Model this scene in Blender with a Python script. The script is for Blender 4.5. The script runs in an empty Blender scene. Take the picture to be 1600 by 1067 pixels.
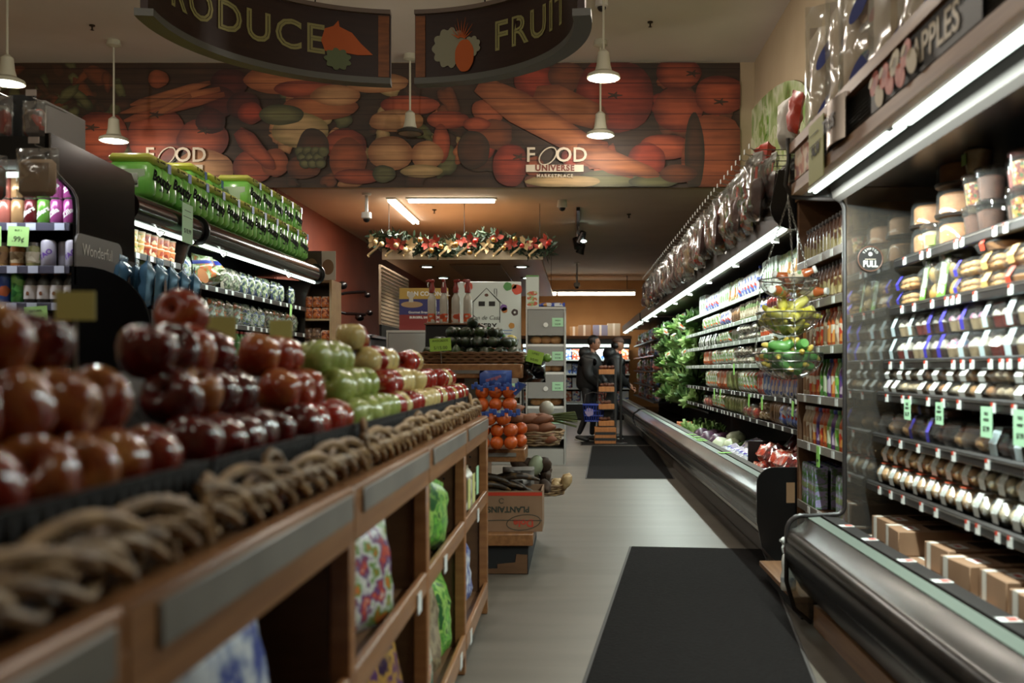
import bpy, bmesh, math, random, re
from mathutils import Vector, Matrix, noise
SC = bpy.context.scene
COL = SC.collection
PI = math.pi
RND = random.Random(11)
# ---------------------------------------------------------------- camera, world, exposure
cam = bpy.data.cameras.new('camera'); camo = bpy.data.objects.new('camera', cam); COL.objects.link(camo)
camo.location = (0, 0, 1.2); camo.rotation_euler = (PI/2, 0, 0)
cam.sensor_width = 36; cam.lens = 35; cam.shift_x = -0.0625; cam.shift_y = 0.0272
cam.clip_start = 0.02; cam.clip_end = 100
cam.dof.use_dof = True; cam.dof.focus_distance = 8.6; cam.dof.aperture_fstop = 2.5
SC.camera = camo
w = bpy.data.worlds.new('world'); SC.world = w; w.use_nodes = True
w.node_tree.nodes['Background'].inputs[0].default_value = (1.0, 0.8, 0.62, 1); w.node_tree.nodes['Background'].inputs[1].default_value = 0.05
SC.view_settings.view_transform = 'Standard'; SC.view_settings.look = 'None'
SC.view_settings.exposure = 0.0; SC.view_settings.gamma = 1
SC.cycles.max_bounces = 7; SC.cycles.transparent_max_bounces = 20; SC.cycles.diffuse_bounces = 3
SC.cycles.glossy_bounces = 3; SC.cycles.sample_clamp_indirect = 4; SC.cycles.caustics_reflective = False; SC.cycles.caustics_refractive = False
COOL = (0.88, 1.0, 0.94); WARM = (1.0, 0.80, 0.60)
def area(name, loc, rot, sx, sy, power, col=COOL, spread=PI):
    l = bpy.data.lights.new(name, 'AREA'); l.shape = 'RECTANGLE'; l.size = sx; l.size_y = sy; l.energy = power; l.color = col; l.spread = spread
    o = bpy.data.objects.new(name, l); COL.objects.link(o); o.location = loc; o.rotation_euler = rot; return o
def point(name, loc, power, col=WARM, r=0.05):
    l = bpy.data.lights.new(name, 'POINT'); l.energy = power; l.color = col; l.shadow_soft_size = r
    o = bpy.data.objects.new(name, l); COL.objects.link(o); o.location = loc; return o
def spot(name, loc, rot, power, col=WARM, size=2.4, r=0.1, blend=.5):
    l = bpy.data.lights.new(name, 'SPOT'); l.energy = power; l.color = col; l.shadow_soft_size = r; l.spot_size = size; l.spot_blend = blend
    o = bpy.data.objects.new(name, l); COL.objects.link(o); o.location = loc; o.rotation_euler = rot; return o
# tubes inside the refrigerated cases (near, long, two wall sections), fluorescents of the rear ceiling
area('case_tube_light_near', (1.10, 3.3, 2.005), (0, math.radians(-16), 0), 0.026, 2.7, 92)
area('case_tube_light_long', (1.25, 11.4, 2.02), (0, math.radians(6), 0), 0.03, 10.8, 140)
area('case_tube_light_green_a', (-2.54, 6.2, 2.03), (0, math.radians(12), 0), 0.04, 1.0, 5)
area('case_tube_light_green_b', (-2.54, 8.25, 2.03), (0, math.radians(12), 0), 0.04, 2.9, 12)
area('cooler_tube_light', (-3.3, 4.86, 2.12), (math.radians(25), 0, 0), 1.5, 0.04, 9, (0.86, .92, 1))
area('rear_tube_light', (-1.6, 12.75, 3.33), (0, 0, 0), 1.1, 0.06, 75, (1, .95, .87))
area('rear_tube_light_deep', (-2.37, 13.8, 3.33), (0, 0, 0), 0.06, 1.9, 65, (1, .95, .87))
area('back_strip_light', (0.2, 23.4, 2.95), (0, 0, 0), 2.3, 0.08, 95, (1, .95, .82))

# ---------------------------------------------------------------- materials
def lin(h):
    h = h.lstrip('#'); c = [int(h[i:i+2], 16)/255 for i in (0, 2, 4)]
    return tuple(x/12.92 if x <= .04045 else ((x+.055)/1.055)**2.4 for x in c) + (1,)
MATS = {}
def _new(name):
    m = bpy.data.materials.new(name); m.use_nodes = True; nt = m.node_tree
    return m, nt, nt.nodes['Principled BSDF'], nt.nodes.new, nt.links.new
def mat(name, col, rough=.5, metal=0, nz=None, bump=0, rnd=0, spec=.5, emit=0, coat=0, stretch=None, sss=0):
    """one procedural surface: base colour, optional noise towards a second colour, bump, per-object brightness"""
    if name in MATS: return MATS[name]
    m, nt, p, N, L = _new(name); MATS[name] = m
    p.inputs['Roughness'].default_value = rough; p.inputs['Metallic'].default_value = metal
    p.inputs['Specular IOR Level'].default_value = spec; p.inputs['Coat Weight'].default_value = coat
    p.inputs['Base Color'].default_value = lin(col)
    src = None
    if nz or bump:
        tc = N('ShaderNodeTexCoord'); mp = N('ShaderNodeMapping'); L(tc.outputs['Object'], mp.inputs['Vector'])
        if stretch: mp.inputs['Scale'].default_value = stretch
        n = N('ShaderNodeTexNoise'); n.noise_dimensions = '4D'; L(mp.outputs[0], n.inputs['Vector'])
        n.inputs['Scale'].default_value = nz[0] if nz else 30; n.inputs['Detail'].default_value = 4
        oi = N('ShaderNodeObjectInfo'); mu = N('ShaderNodeMath'); mu.operation = 'MULTIPLY'; mu.inputs[1].default_value = 20
        L(oi.outputs['Random'], mu.inputs[0]); L(mu.outputs[0], n.inputs['W'])
        if nz:
            r = N('ShaderNodeValToRGB'); r.color_ramp.elements[0].position = nz[2] if len(nz) > 2 else .35; r.color_ramp.elements[1].position = nz[3] if len(nz) > 3 else .65
            r.color_ramp.elements[0].color = lin(col); r.color_ramp.elements[1].color = lin(nz[1])
            L(n.outputs['Fac'], r.inputs[0]); src = r.outputs[0]
        if bump:
            b = N('ShaderNodeBump'); b.inputs['Strength'].default_value = bump; b.inputs['Distance'].default_value = .01
            L(n.outputs['Fac'], b.inputs['Height']); L(b.outputs[0], p.inputs['Normal'])
    if rnd:
        oi = N('ShaderNodeObjectInfo'); h = N('ShaderNodeHueSaturation'); mr = N('ShaderNodeMapRange')
        mr.inputs['To Min'].default_value = 1-rnd; mr.inputs['To Max'].default_value = 1+rnd
        L(oi.outputs['Random'], mr.inputs['Value']); L(mr.outputs[0], h.inputs['Value'])
        if src: L(src, h.inputs['Color'])
        else: h.inputs['Color'].default_value = lin(col)
        src = h.outputs[0]
    if src: L(src, p.inputs['Base Color'])
    if emit:
        p.inputs['Emission Color'].default_value = lin(col); p.inputs['Emission Strength'].default_value = emit
    return m
def glow(name, col, s):
    return mat(name, col, emit=s)
def clear(name, tint='#ffffff', base=.05, edge=.5, rough=.07, haze=.03):
    """thin clear plastic: mostly see-through, mirror-like towards grazing angles"""
    if name in MATS: return MATS[name]
    m = bpy.data.materials.new(name); m.use_nodes = True; nt = m.node_tree; nt.nodes.clear(); N = nt.nodes.new; L = nt.links.new; MATS[name] = m
    o = N('ShaderNodeOutputMaterial'); mx = N('ShaderNodeMixShader'); t = N('ShaderNodeBsdfTransparent'); g = N('ShaderNodeBsdfGlossy')
    t.inputs[0].default_value = lin(tint); g.inputs['Roughness'].default_value = rough
    lw = N('ShaderNodeLayerWeight'); lw.inputs[0].default_value = .35
    mr = N('ShaderNodeMapRange'); mr.inputs['To Min'].default_value = base; mr.inputs['To Max'].default_value = edge; df = N('ShaderNodeBsdfDiffuse'); df.inputs[0].default_value = (.8, .8, .78, 1); m0 = N('ShaderNodeMixShader'); m0.inputs[0].default_value = haze; L(t.outputs[0], m0.inputs[1]); L(df.outputs[0], m0.inputs[2])
    L(lw.outputs['Fresnel'], mr.inputs['Value']); L(mr.outputs[0], mx.inputs[0]); L(m0.outputs[0], mx.inputs[1]); L(g.outputs[0], mx.inputs[2]); L(mx.outputs[0], o.inputs[0])
    return m
def prnt(name, cols, scale=18, rough=.35, kind='vor', stretch=None):
    """busy printed packaging: patches of a few flat colours"""
    if name in MATS: return MATS[name]
    m, nt, p, N, L = _new(name); MATS[name] = m
    p.inputs['Roughness'].default_value = rough
    tc = N('ShaderNodeTexCoord'); mp = N('ShaderNodeMapping'); L(tc.outputs['Object'], mp.inputs['Vector'])
    if stretch: mp.inputs['Scale'].default_value = stretch
    if kind == 'vor':
        t = N('ShaderNodeTexVoronoi'); t.inputs['Scale'].default_value = scale; L(mp.outputs[0], t.inputs['Vector'])
        sp = N('ShaderNodeSeparateColor'); L(t.outputs['Color'], sp.inputs[0]); f = sp.outputs[0]
    elif kind == 'wave':
        t = N('ShaderNodeTexWave'); t.inputs['Scale'].default_value = scale; t.inputs['Distortion'].default_value = 2; L(mp.outputs[0], t.inputs['Vector']); f = t.outputs['Fac']
    else:
        t = N('ShaderNodeTexNoise'); t.inputs['Scale'].default_value = scale; t.inputs['Detail'].default_value = 3; L(mp.outputs[0], t.inputs['Vector']); f = t.outputs['Fac']
    r = N('ShaderNodeValToRGB'); r.color_ramp.interpolation = 'CONSTANT' if kind != 'noise' else 'LINEAR'
    e = r.color_ramp.elements; k = len(cols); lo, hi = (0, 1) if kind != 'noise' else (.3, .7)
    e[0].position = lo; e[0].color = lin(cols[0]); e[1].position = lo+(hi-lo)/k; e[1].color = lin(cols[1])
    for i in range(2, k):
        x = e.new(lo+(hi-lo)*i/k); x.color = lin(cols[i])
    L(f, r.inputs[0]); L(r.outputs[0], p.inputs['Base Color'])
    return m
def wood(name, a, b, rough=.45, axis=(1, 1, 14), scale=3):
    return mat(name, a, rough, nz=(scale, b), bump=.08, stretch=axis)

# ---------------------------------------------------------------- mesh building
class B:
    """collects shapes and links them as ONE mesh"""
    def __init__(s): s.v = []; s.f = []; s.m = []; s.uv = []
    def add(s, vs, fs, mi=0, T=None, uv=None):
        o = len(s.v)
        s.v += [(T @ Vector(p)) if T else Vector(p) for p in vs]
        s.f += [[i+o for i in f] for f in fs]
        s.m += ([mi]*len(fs)) if isinstance(mi, int) else mi
        s.uv += uv if uv else [None]*len(fs)
        return s
    def box(s, c, d, mi=0, b=0, T=None):
        x, y, z = d[0]/2, d[1]/2, d[2]/2; b = min(b, x*.9, y*.9, z*.9)
        if b <= 0:
            vs = [(c[0]+i*x, c[1]+j*y, c[2]+k*z) for i in (-1, 1) for j in (-1, 1) for k in (-1, 1)]
            return s.add(vs, [(0, 1, 3, 2), (4, 6, 7, 5), (0, 4, 5, 1), (2, 3, 7, 6), (0, 2, 6, 4), (1, 5, 7, 3)], mi, T)
        vs = []; ix = {}
        for i in (-1, 1):
            for j in (-1, 1):
                for k in (-1, 1):
                    for a in range(3):
                        ix[i, j, k, a] = len(vs)
                        q = [x-b, y-b, z-b]; q[a] += b
                        vs.append((c[0]+i*q[0], c[1]+j*q[1], c[2]+k*q[2]))
        fs = []; S = (-1, 1)
        for i in S:
            fs.append([ix[i, -1, -1, 0], ix[i, 1, -1, 0], ix[i, 1, 1, 0], ix[i, -1, 1, 0]])
            fs.append([ix[-1, i, -1, 1], ix[1, i, -1, 1], ix[1, i, 1, 1], ix[-1, i, 1, 1]])
            fs.append([ix[-1, -1, i, 2], ix[1, -1, i, 2], ix[1, 1, i, 2], ix[-1, 1, i, 2]])
            for j in S:
                fs.append([ix[i, j, -1, 0], ix[i, j, 1, 0], ix[i, j, 1, 1], ix[i, j, -1, 1]])
                fs.append([ix[i, -1, j, 0], ix[i, 1, j, 0], ix[i, 1, j, 2], ix[i, -1, j, 2]])
                fs.append([ix[-1, i, j, 1], ix[1, i, j, 1], ix[1, i, j, 2], ix[-1, i, j, 2]])
                for k in S: fs.append([ix[i, j, k, 0], ix[i, j, k, 1], ix[i, j, k, 2]])
        return s.add(vs, fs, mi, T)
    def lathe(s, prof, n=16, mi=0, T=None, mids=None):
        vs = []; fs = []; ms = []; k = len(prof)
        for r, z in prof:
            for i in range(n):
                a = 2*PI*i/n; vs.append((r*math.cos(a), r*math.sin(a), z))
        for j in range(k-1):
            for i in range(n):
                i2 = (i+1) % n; fs.append([j*n+i, j*n+i2, (j+1)*n+i2, (j+1)*n+i]); ms.append(mids[j] if mids else mi)
        if prof[0] == prof[-1]: return s.add(vs, fs, ms, T)
        if prof[0][0] > 1e-5: fs.append(list(range(n))[::-1]); ms.append(mids[0] if mids else mi)
        if prof[-1][0] > 1e-5: fs.append([(k-1)*n+i for i in range(n)]); ms.append(mids[-1] if mids else mi)
        return s.add(vs, fs, ms, T)
    def tube(s, pts, r, n=8, mi=0, T=None, closed=False, cap=True):
        pts = [Vector(p) for p in pts]; k = len(pts); vs = []; fs = []; nrm = None
        for i, p in enumerate(pts):
            a = pts[i-1] if (i or closed) else p; c = pts[(i+1) % k] if (i < k-1 or closed) else p
            t = (c-a).normalized() if (c-a).length > 1e-9 else Vector((0, 0, 1))
            if nrm is None:
                nrm = t.orthogonal().normalized()
            nrm = (nrm-t*nrm.dot(t))
            nrm = nrm.normalized() if nrm.length > 1e-6 else t.orthogonal().normalized()
            bi = t.cross(nrm); rr = r[i] if isinstance(r, (list, tuple)) else r
            for j in range(n):
                q = 2*PI*j/n; vs.append(p+nrm*(rr*math.cos(q))+bi*(rr*math.sin(q)))
        for i in range(k if closed else k-1):
            for j in range(n):
                a, b2 = i*n, ((i+1) % k)*n; fs.append([a+j, a+(j+1) % n, b2+(j+1) % n, b2+j])
        if cap and not closed:
            fs.append(list(range(n))[::-1]); fs.append([(k-1)*n+j for j in range(n)])
        return s.add(vs, fs, mi, T)
    def blob(s, c=(0, 0, 0), r=(1, 1, 1), n=12, mi=0, T=None, fn=None):
        if isinstance(r, (int, float)): r = (r, r, r)
        h = max(4, n//2+2); vs = [(0, 0, -1)]; fs = []
        for j in range(1, h):
            b = -PI/2+PI*j/h
            for i in range(n):
                a = 2*PI*i/n; vs.append((math.cos(a)*math.cos(b), math.sin(a)*math.cos(b), math.sin(b)))
        vs.append((0, 0, 1)); last = len(vs)-1
        for i in range(n):
            fs.append([0, 1+(i+1) % n, 1+i]); fs.append([last, 1+(h-2)*n+i, 1+(h-2)*n+(i+1) % n])
            for j in range(h-2):
                a = 1+j*n; fs.append([a+i, a+(i+1) % n, a+n+(i+1) % n, a+n+i])
        if fn: vs = [fn(Vector(p)) for p in vs]
        vs = [(c[0]+p[0]*r[0], c[1]+p[1]*r[1], c[2]+p[2]*r[2]) for p in vs]
        return s.add(vs, fs, mi, T)
    def prism(s, poly, d0, d1, f, mi=0):
        """poly of (a,b); f(a,b,d) -> xyz"""
        n = len(poly); vs = [f(a, b, d0) for a, b in poly]+[f(a, b, d1) for a, b in poly]
        fs = [list(range(n)), [n+i for i in range(n)][::-1]]+[[i, n+i, n+(i+1) % n, (i+1) % n] for i in range(n)]
        return s.add(vs, fs, mi)
    def pillow(s, w, t, h, mi=0, T=None, nx=6, nz=8, seal=.06, wr=.12, seed=0, mids=None):
        """filled bag standing on z=0, front towards -y"""
        vs = []; fs = []; ms = []; q = Vector((seed*3.1, seed*1.7, 0))
        for sd in (-1, 1):
            for j in range(nz+1):
                for i in range(nx+1):
                    a = i/nx*2-1; b = j/nz*2-1
                    f = max(0, (1-a**4))**.6*max(0, (1-(abs(b))**5))**.7
                    nn = noise.noise(Vector((a*2.2, b*2.6, sd*2.0))+q)
                    xw = a*w/2*(1-.06*(1-abs(b))*0+.03*noise.noise(Vector((b*3, sd, a))+q))
                    y = sd*t/2*f*(1+wr*3*nn)
                    vs.append((xw, y, (b+1)/2*h+.015*h*noise.noise(Vector((a*2, 7, b))+q)))
        m = (nx+1)*(nz+1)
        for sd in (0, 1):
            for j in range(nz):
                for i in range(nx):
                    a = sd*m+j*(nx+1)+i; fs.append([a, a+1, a+nx+2, a+nx+1] if sd == 0 else [a, a+nx+1, a+nx+2, a+1])
                    b = (j+.5)/nz
                    ms.append(mids(b, (i+.5)/nx) if mids else mi)
        return s.add(vs, fs, ms, T)
    def mesh(s, name, mats, smooth=40, fix=True):
        me = bpy.data.meshes.new(name); me.from_pydata([tuple(v) for v in s.v], [], s.f)
        for m in (mats if isinstance(mats, (list, tuple)) else [mats]): me.materials.append(m)
        for p, mi in zip(me.polygons, s.m): p.material_index = mi
        if any(s.uv):
            ul = me.uv_layers.new(name='uv')
            for p, u in zip(me.polygons, s.uv):
                if u:
                    for li, c in zip(p.loop_indices, u): ul.data[li].uv = c
        if fix:
            bm = bmesh.new(); bm.from_mesh(me); bmesh.ops.recalc_face_normals(bm, faces=bm.faces[:]); bm.to_mesh(me); bm.free()
        if smooth:
            me.shade_smooth(); me.set_sharp_from_angle(angle=math.radians(smooth))
        return me
def TR(loc=(0, 0, 0), rot=(0, 0, 0), sc=1):
    from mathutils import Euler
    S = Matrix.Diagonal((sc, sc, sc, 1)) if isinstance(sc, (int, float)) else Matrix.Diagonal((*sc, 1))
    return Matrix.Translation(loc) @ Euler(rot).to_matrix().to_4x4() @ S
def onX(a, b, d): return (d, a, b)      # profile in the y-z plane, thickness along x
def onY(a, b, d): return (a, d, b)      # profile in the x-z plane, thickness along y
def onZ(a, b, d): return (a, b, d)
def arc(cx, cy, r, a0, a1, n=8, ry=None):
    return [(cx+r*math.cos(math.radians(a0+(a1-a0)*i/n)), cy+(ry or r)*math.sin(math.radians(a0+(a1-a0)*i/n))) for i in range(n+1)]

# ---------------------------------------------------------------- objects
_W = re.compile(r"[A-Za-z0-9][A-Za-z0-9'\u2019-]*")
def put(name, me, parent=None, loc=None, rot=None, label=None, sc=None):
    o = bpy.data.objects.new(name, me); COL.objects.link(o)
    if parent: o.parent = parent
    if loc is not None: o.location = loc
    if rot is not None: o.rotation_euler = rot
    if sc is not None: o.scale = (sc, sc, sc) if isinstance(sc, (int, float)) else sc
    if label: o['label'] = label
    return o
def tag(o, label, cat, group=None, kind=None):
    k = len(_W.findall(label))
    if not 4 <= k <= 16: print('LABEL LENGTH', k, label)
    o['label'] = label; o['category'] = cat
    if group: o['group'] = group
    if kind: o['kind'] = kind
    return o
def thing(name, label, cat, loc=(0, 0, 0), rot=(0, 0, 0), group=None, me=None, sc=None, kind=None):
    return tag(put(name, me, None, loc, rot, None, sc), label, cat, group, kind)
def struct(name, me, loc=(0, 0, 0), parent=None):
    o = put(name, me, parent, loc)
    if not parent: o['kind'] = 'structure'
    return o
class Proto:
    """a kind of thing: its parts are shared meshes; place() makes one individual with all its parts"""
    def __init__(s, name, cat, me=None): s.name, s.cat, s.me, s.parts = name, cat, me, []
    def part(s, name, me, loc=(0, 0, 0), rot=(0, 0, 0), sub=(), label=None, sc=None): s.parts.append((name, me, loc, rot, sub, label, sc)); return s
    def place(s, label, loc, rot=(0, 0, 0), group=None, sc=None):
        r = thing(s.name, label, s.cat, loc, rot, group, s.me, sc)
        for n, me, l, q, sub, lb, k in s.parts:
            c = put(n, me, r, l, q, lb, k)
            for n2, me2, l2, q2 in sub: put(n2, me2, c, l2, q2)
        return r
_O = 'first second third fourth fifth sixth seventh eighth ninth tenth eleventh twelfth thirteenth fourteenth fifteenth sixteenth seventeenth eighteenth nineteenth'.split()
_T = {20: ('twentieth', 'twenty'), 30: ('thirtieth', 'thirty'), 40: ('fortieth', 'forty'), 50: ('fiftieth', 'fifty'), 60: ('sixtieth', 'sixty'), 70: ('seventieth', 'seventy'), 80: ('eightieth', 'eighty')}
def nth(i):
    i += 1
    if i < 20: return _O[i-1]
    t = i//10*10
    return _T[t][0] if i == t else _T[t][1]+'-'+_O[i-t-1]
_cnt = {}
def nxt(key): _cnt[key] = _cnt.get(key, -1)+1; return nth(_cnt[key])
_txt = {}
def txt(body, size, material, off=0, ext=.001, shear=0, align='CENTER', space=1.0, sx=1.0):
    key = (body, size, material.name, off, ext, shear, align, space, sx)
    if key in _txt: return _txt[key]
    cu = bpy.data.curves.new('lettering', 'FONT'); cu.body = body; cu.size = size; cu.align_x = align; cu.align_y = 'CENTER'
    cu.offset = off; cu.extrude = ext; cu.shear = shear; cu.space_character = space; cu.resolution_u = 3
    o = bpy.data.objects.new('lettering', cu); COL.objects.link(o)
    dg = bpy.context.evaluated_depsgraph_get(); me = bpy.data.meshes.new_from_object(o.evaluated_get(dg))
    bpy.data.objects.remove(o); bpy.data.curves.remove(cu)
    me.materials.clear(); me.materials.append(material)
    if sx != 1.0:
        for v in me.vertices: v.co.x *= sx
    _txt[key] = me; return me
FACE_AISLE_R = (PI/2, 0, -PI/2)   # a sheet facing -x
FACE_AISLE_L = (PI/2, 0, PI/2)    # a sheet facing +x
FACE_CAM = (PI/2, 0, 0)

# shared materials
M_BLACK = mat('black_enamel', '#0c0b0b', .28, spec=.5); M_BLKMAT = mat('black_matte', '#0b0a0a', .7)
M_BLKPLASTIC = mat('black_plastic', '#121010', .4)
M_DARKMETAL = mat('dark_bumper_metal', '#1c1917', .22, 0, nz=(6, '#2e2824'), spec=.12)
M_STEEL = mat('brushed_steel', '#8d8a84', .3, .9, nz=(40, '#a3a09a'), stretch=(1, .05, 1))
M_ALU = mat('aluminium_frame', '#b3b2ac', .4, .6); M_GREYRAIL = mat('grey_price_strip', '#6a655f', .35, nz=(4, '#857f77'))
M_WHITE = mat('white_plastic', '#d9d8d2', .4); M_PAPER = mat('white_paper', '#d6d8d4', .6); M_RED = mat('red_ink', '#c23a22', .5)
M_GTAG = mat('green_price_card', '#a3d27a', .6, nz=(12, '#aeda86')); M_INK = mat('black_ink', '#15120f', .6)
M_YTAG = mat('yellow_green_card', '#cdcc80', .6); M_MINT = mat('mint_price_card', '#a8d6ae', .6)
M_OAK = wood('oak_wood', '#855632', '#99683f', .4, (1.5, 1.5, 12)); M_OAKH = wood('oak_wood_lengthwise', '#7d5230', '#95673f', .38, (14, .8, 14))
M_OAKD = wood('brown_plywood', '#5c3f28', '#6a4a30', .5, (2, 2, 9)); M_TRIM = wood('worn_trim_wood', '#7c5a41', '#94704f', .4, (12, .7, 12))
M_CHROME = mat('chrome', '#cfcfcb', .15, 1)
M_WIRE = mat('zinc_wire', '#8f8c86', .3, .9)
CLR = clear('clear_plastic'); CLRB = clear('clear_bag_film', '#f4f6f4', .06, .4, .15, .05)
TUBE = glow('fluorescent_tube', '#eefff4', 3.0); TUBEW = glow('warm_tube', '#fff2da', 11.0); LAMPW = glow('lamp_lens', '#eafff2', 9.0)
# ================================================================ the room
def slab(name, c, d, m, b=0): return struct(name, B().box((0, 0, 0), d, 0, b).mesh(name, m, 0), c)
M_FLOOR = mat('vinyl_floor', '#565047', .42, nz=(1.6, '#676056', .3, .7), bump=.02, stretch=(.6, 3.2, 1))
M_CEIL = mat('painted_ceiling', '#cdc5ba', .9, nz=(1.2, '#d4ccc2')); M_CEIL2 = mat('rear_painted_ceiling', '#c8bdb2', .85, nz=(1.5, '#d0c6bb'))
M_WALLR = mat('beige_wall_paint', '#a8967a', .85, nz=(1.5, '#b09e82')); M_WALLL = mat('red_brown_wall_paint', '#70331f', .7, nz=(2, '#7a3a24'))
M_WALLB = mat('tan_wall_paint', '#8c6032', .8, nz=(2, '#94683a'))
slab('floor', (-2.5, 10.8, -.05), (9.6, 27.8, .1), M_FLOOR)
slab('ceiling_main', (-2.5, 4.5, 4.95), (9.6, 15.2, .1), M_CEIL)
slab('ceiling_rear', (-.7, 18.4, 3.45), (6.1, 12.6, .1), M_CEIL2)
slab('wall_bulkhead', (-2.5, 12.08, 4.2), (9.6, .16, 1.6), M_WALLR)
slab('wall_right', (2.2, 10.8, 2.5), (.1, 27.8, 5.0), M_WALLR)
slab('wall_left', (-3.69, 18.4, 1.7), (.1, 12.6, 3.4), M_WALLL)
slab('wall_back', (-.7, 24.65, 1.7), (6.1, .1, 3.4), M_WALLB)
slab('wall_left_front', (-5.45, 12.1, 1.7), (3.6, .1, 3.4), M_WALLL)
slab('wall_far_left', (-7.25, 4.5, 2.5), (.1, 15.2, 5.0), M_WALLR)
slab('wall_front', (-2.5, -3.05, 2.5), (9.6, .1, 5.0), M_WALLR)

# floor mats, laid a little askew
M_MAT = mat('charcoal_mat', '#141110', .95, spec=.08, nz=(60, '#191716'), bump=.5); M_MATEDGE = mat('mat_rubber_edge', '#3a3633', .7)
def floor_mat(label, c, d, rz):
    t = thing('floor_mat', label, 'mat', (c[0], c[1], 0), (0, 0, rz))
    put('carpet_face', B().box((0, 0, .006), (d[0]-.03, d[1]-.03, .012), 0, .004).mesh('mat_face', M_MAT), t)
    put('rubber_border', B().box((0, 0, .004), (d[0], d[1], .007), 0, .002).mesh('mat_edge', M_MATEDGE), t)
floor_mat('nearest charcoal floor mat lying askew in the aisle', (.578, 4.72, 0), (.89, 3.9, 0), -.115)
floor_mat('second charcoal floor mat further down the aisle', (.66, 13.2, 0), (.98, 4.6, 0), -.03)
floor_mat('short dark floor mat under the wooden tiered stand', (.62, 16.8, 0), (1.1, 2.2, 0), 0)

# ---------------------------------------------------------------- the produce mural on the bulkhead (a flat print)
MY = 11.985
def mp(u, v): return ((u-900)*.0077, 1.2+(577-v)*.0077)
def mural_mat(name, a, b):
    m, nt, p, N, L = _new(name); p.inputs['Roughness'].default_value = .55
    uv = N('ShaderNodeUVMap'); uv.uv_map = 'uv'; sx = N('ShaderNodeSeparateXYZ'); L(uv.outputs[0], sx.inputs[0])
    tc = N('ShaderNodeTexCoord'); n = N('ShaderNodeTexNoise'); n.inputs['Scale'].default_value = 2.2; n.inputs['Detail'].default_value = 6; L(tc.outputs['Object'], n.inputs['Vector'])
    ad = N('ShaderNodeMath'); ad.operation = 'MULTIPLY_ADD'; L(n.outputs['Fac'], ad.inputs[0]); ad.inputs[1].default_value = .9; L(sx.outputs[0], ad.inputs[2])
    r = N('ShaderNodeValToRGB'); r.color_ramp.elements[0].position = .45; r.color_ramp.elements[1].position = 1.35
    r.color_ramp.elements[0].color = lin(a); r.color_ramp.elements[1].color = lin(b); r.color_ramp.elements[1].position = 1.0
    mr = N('ShaderNodeMapRange'); mr.inputs['From Min'].default_value = .4; mr.inputs['From Max'].default_value = 1.5; L(ad.outputs[0], mr.inputs['Value']); L(mr.outputs[0], r.inputs[0])
    # printed plank lines
    so = N('ShaderNodeSeparateXYZ'); L(tc.outputs['Object'], so.inputs[0]); mu = N('ShaderNodeMath'); mu.operation = 'MULTIPLY'; mu.inputs[1].default_value = 5.4; L(so.outputs[2], mu.inputs[0])
    fr = N('ShaderNodeMath'); fr.operation = 'FRACT'; L(mu.outputs[0], fr.inputs[0]); gt = N('ShaderNodeMath'); gt.operation = 'LESS_THAN'; gt.inputs[1].default_value = .07; L(fr.outputs[0], gt.inputs[0])
    n2 = N('ShaderNodeTexNoise'); n2.inputs['Scale'].default_value = 1.4; n2.inputs['Detail'].default_value = 8; m2 = N('ShaderNodeMapping'); m2.inputs['Scale'].default_value = (1, 1, 16); L(tc.outputs['Object'], m2.inputs[0]); L(m2.outputs[0], n2.inputs['Vector'])
    dk = N('ShaderNodeMixRGB'); dk.blend_type = 'MULTIPLY'; L(gt.outputs[0], dk.inputs[0]); L(r.outputs[0], dk.inputs[1]); dk.inputs[2].default_value = (.45, .4, .38, 1)
    ov = N('ShaderNodeMixRGB'); ov.blend_type = 'OVERLAY'; ov.inputs[0].default_value = .85; L(dk.outputs[0], ov.inputs[1]); L(n2.outputs['Fac'], ov.inputs[2]); L(ov.outputs[0], p.inputs['Base Color'])
    return m
MU = [mural_mat('mural_'+k, a, b) for k, a, b in (
    ('dark', '#43291a', '#2a2216'), ('tomato', '#93452a', '#551f12'), ('carrot', '#985a34', '#66341c'), ('cream', '#a87c52', '#7c5030'),
    ('leaf', '#5a5836', '#2e2f1c'), ('grape', '#4a1c14', '#2c110d'), ('pale', '#a88a5e', '#70603a'), ('pepper', '#8a3420', '#4f1a0f'), ('onion', '#8f4a2c', '#643018'), ('earth', '#6b3a20', '#46281a'))]
mb = B(); MI = dict(dark=0, tomato=1, carrot=2, cream=3, leaf=4, grape=5, pale=6, pepper=7, onion=8, earth=9); _dep = [0]
def mshape(pts, mi, c=None):
    """fan with 0 at the middle and 1 at the rim"""
    _dep[0] += 1; y = MY-.003-_dep[0]*.00015
    n = len(pts); c = c or (sum(p[0] for p in pts)/n, sum(p[1] for p in pts)/n)
    vs = [(*mp(*c), 0)]+[(*mp(*p), 0) for p in pts]; vs = [(a, y, b) for a, b, _ in vs]
    fs = [[0, 1+(i+1) % n, 1+i] for i in range(n)]
    mb.add(vs, fs, MI[mi], None, [[(0, 0), (1, 0), (1, 0)]]*n)
def mell(u, v, ru, rv, mi, rot=0, wob=.05):
    q = RND.random()*9; pts = []
    for i in range(26):
        a = 2*PI*i/26; k = 1+wob*noise.noise(Vector((math.cos(a)*1.5, math.sin(a)*1.5, q)))*2
        x, y = math.cos(a)*ru*k, math.sin(a)*rv*k; c, s = math.cos(rot), math.sin(rot)
        pts.append((min(1156, max(-22, u+x*c-y*s)), min(292.5, max(98.5, v+x*s+y*c))))
    mshape(pts, mi)
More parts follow.
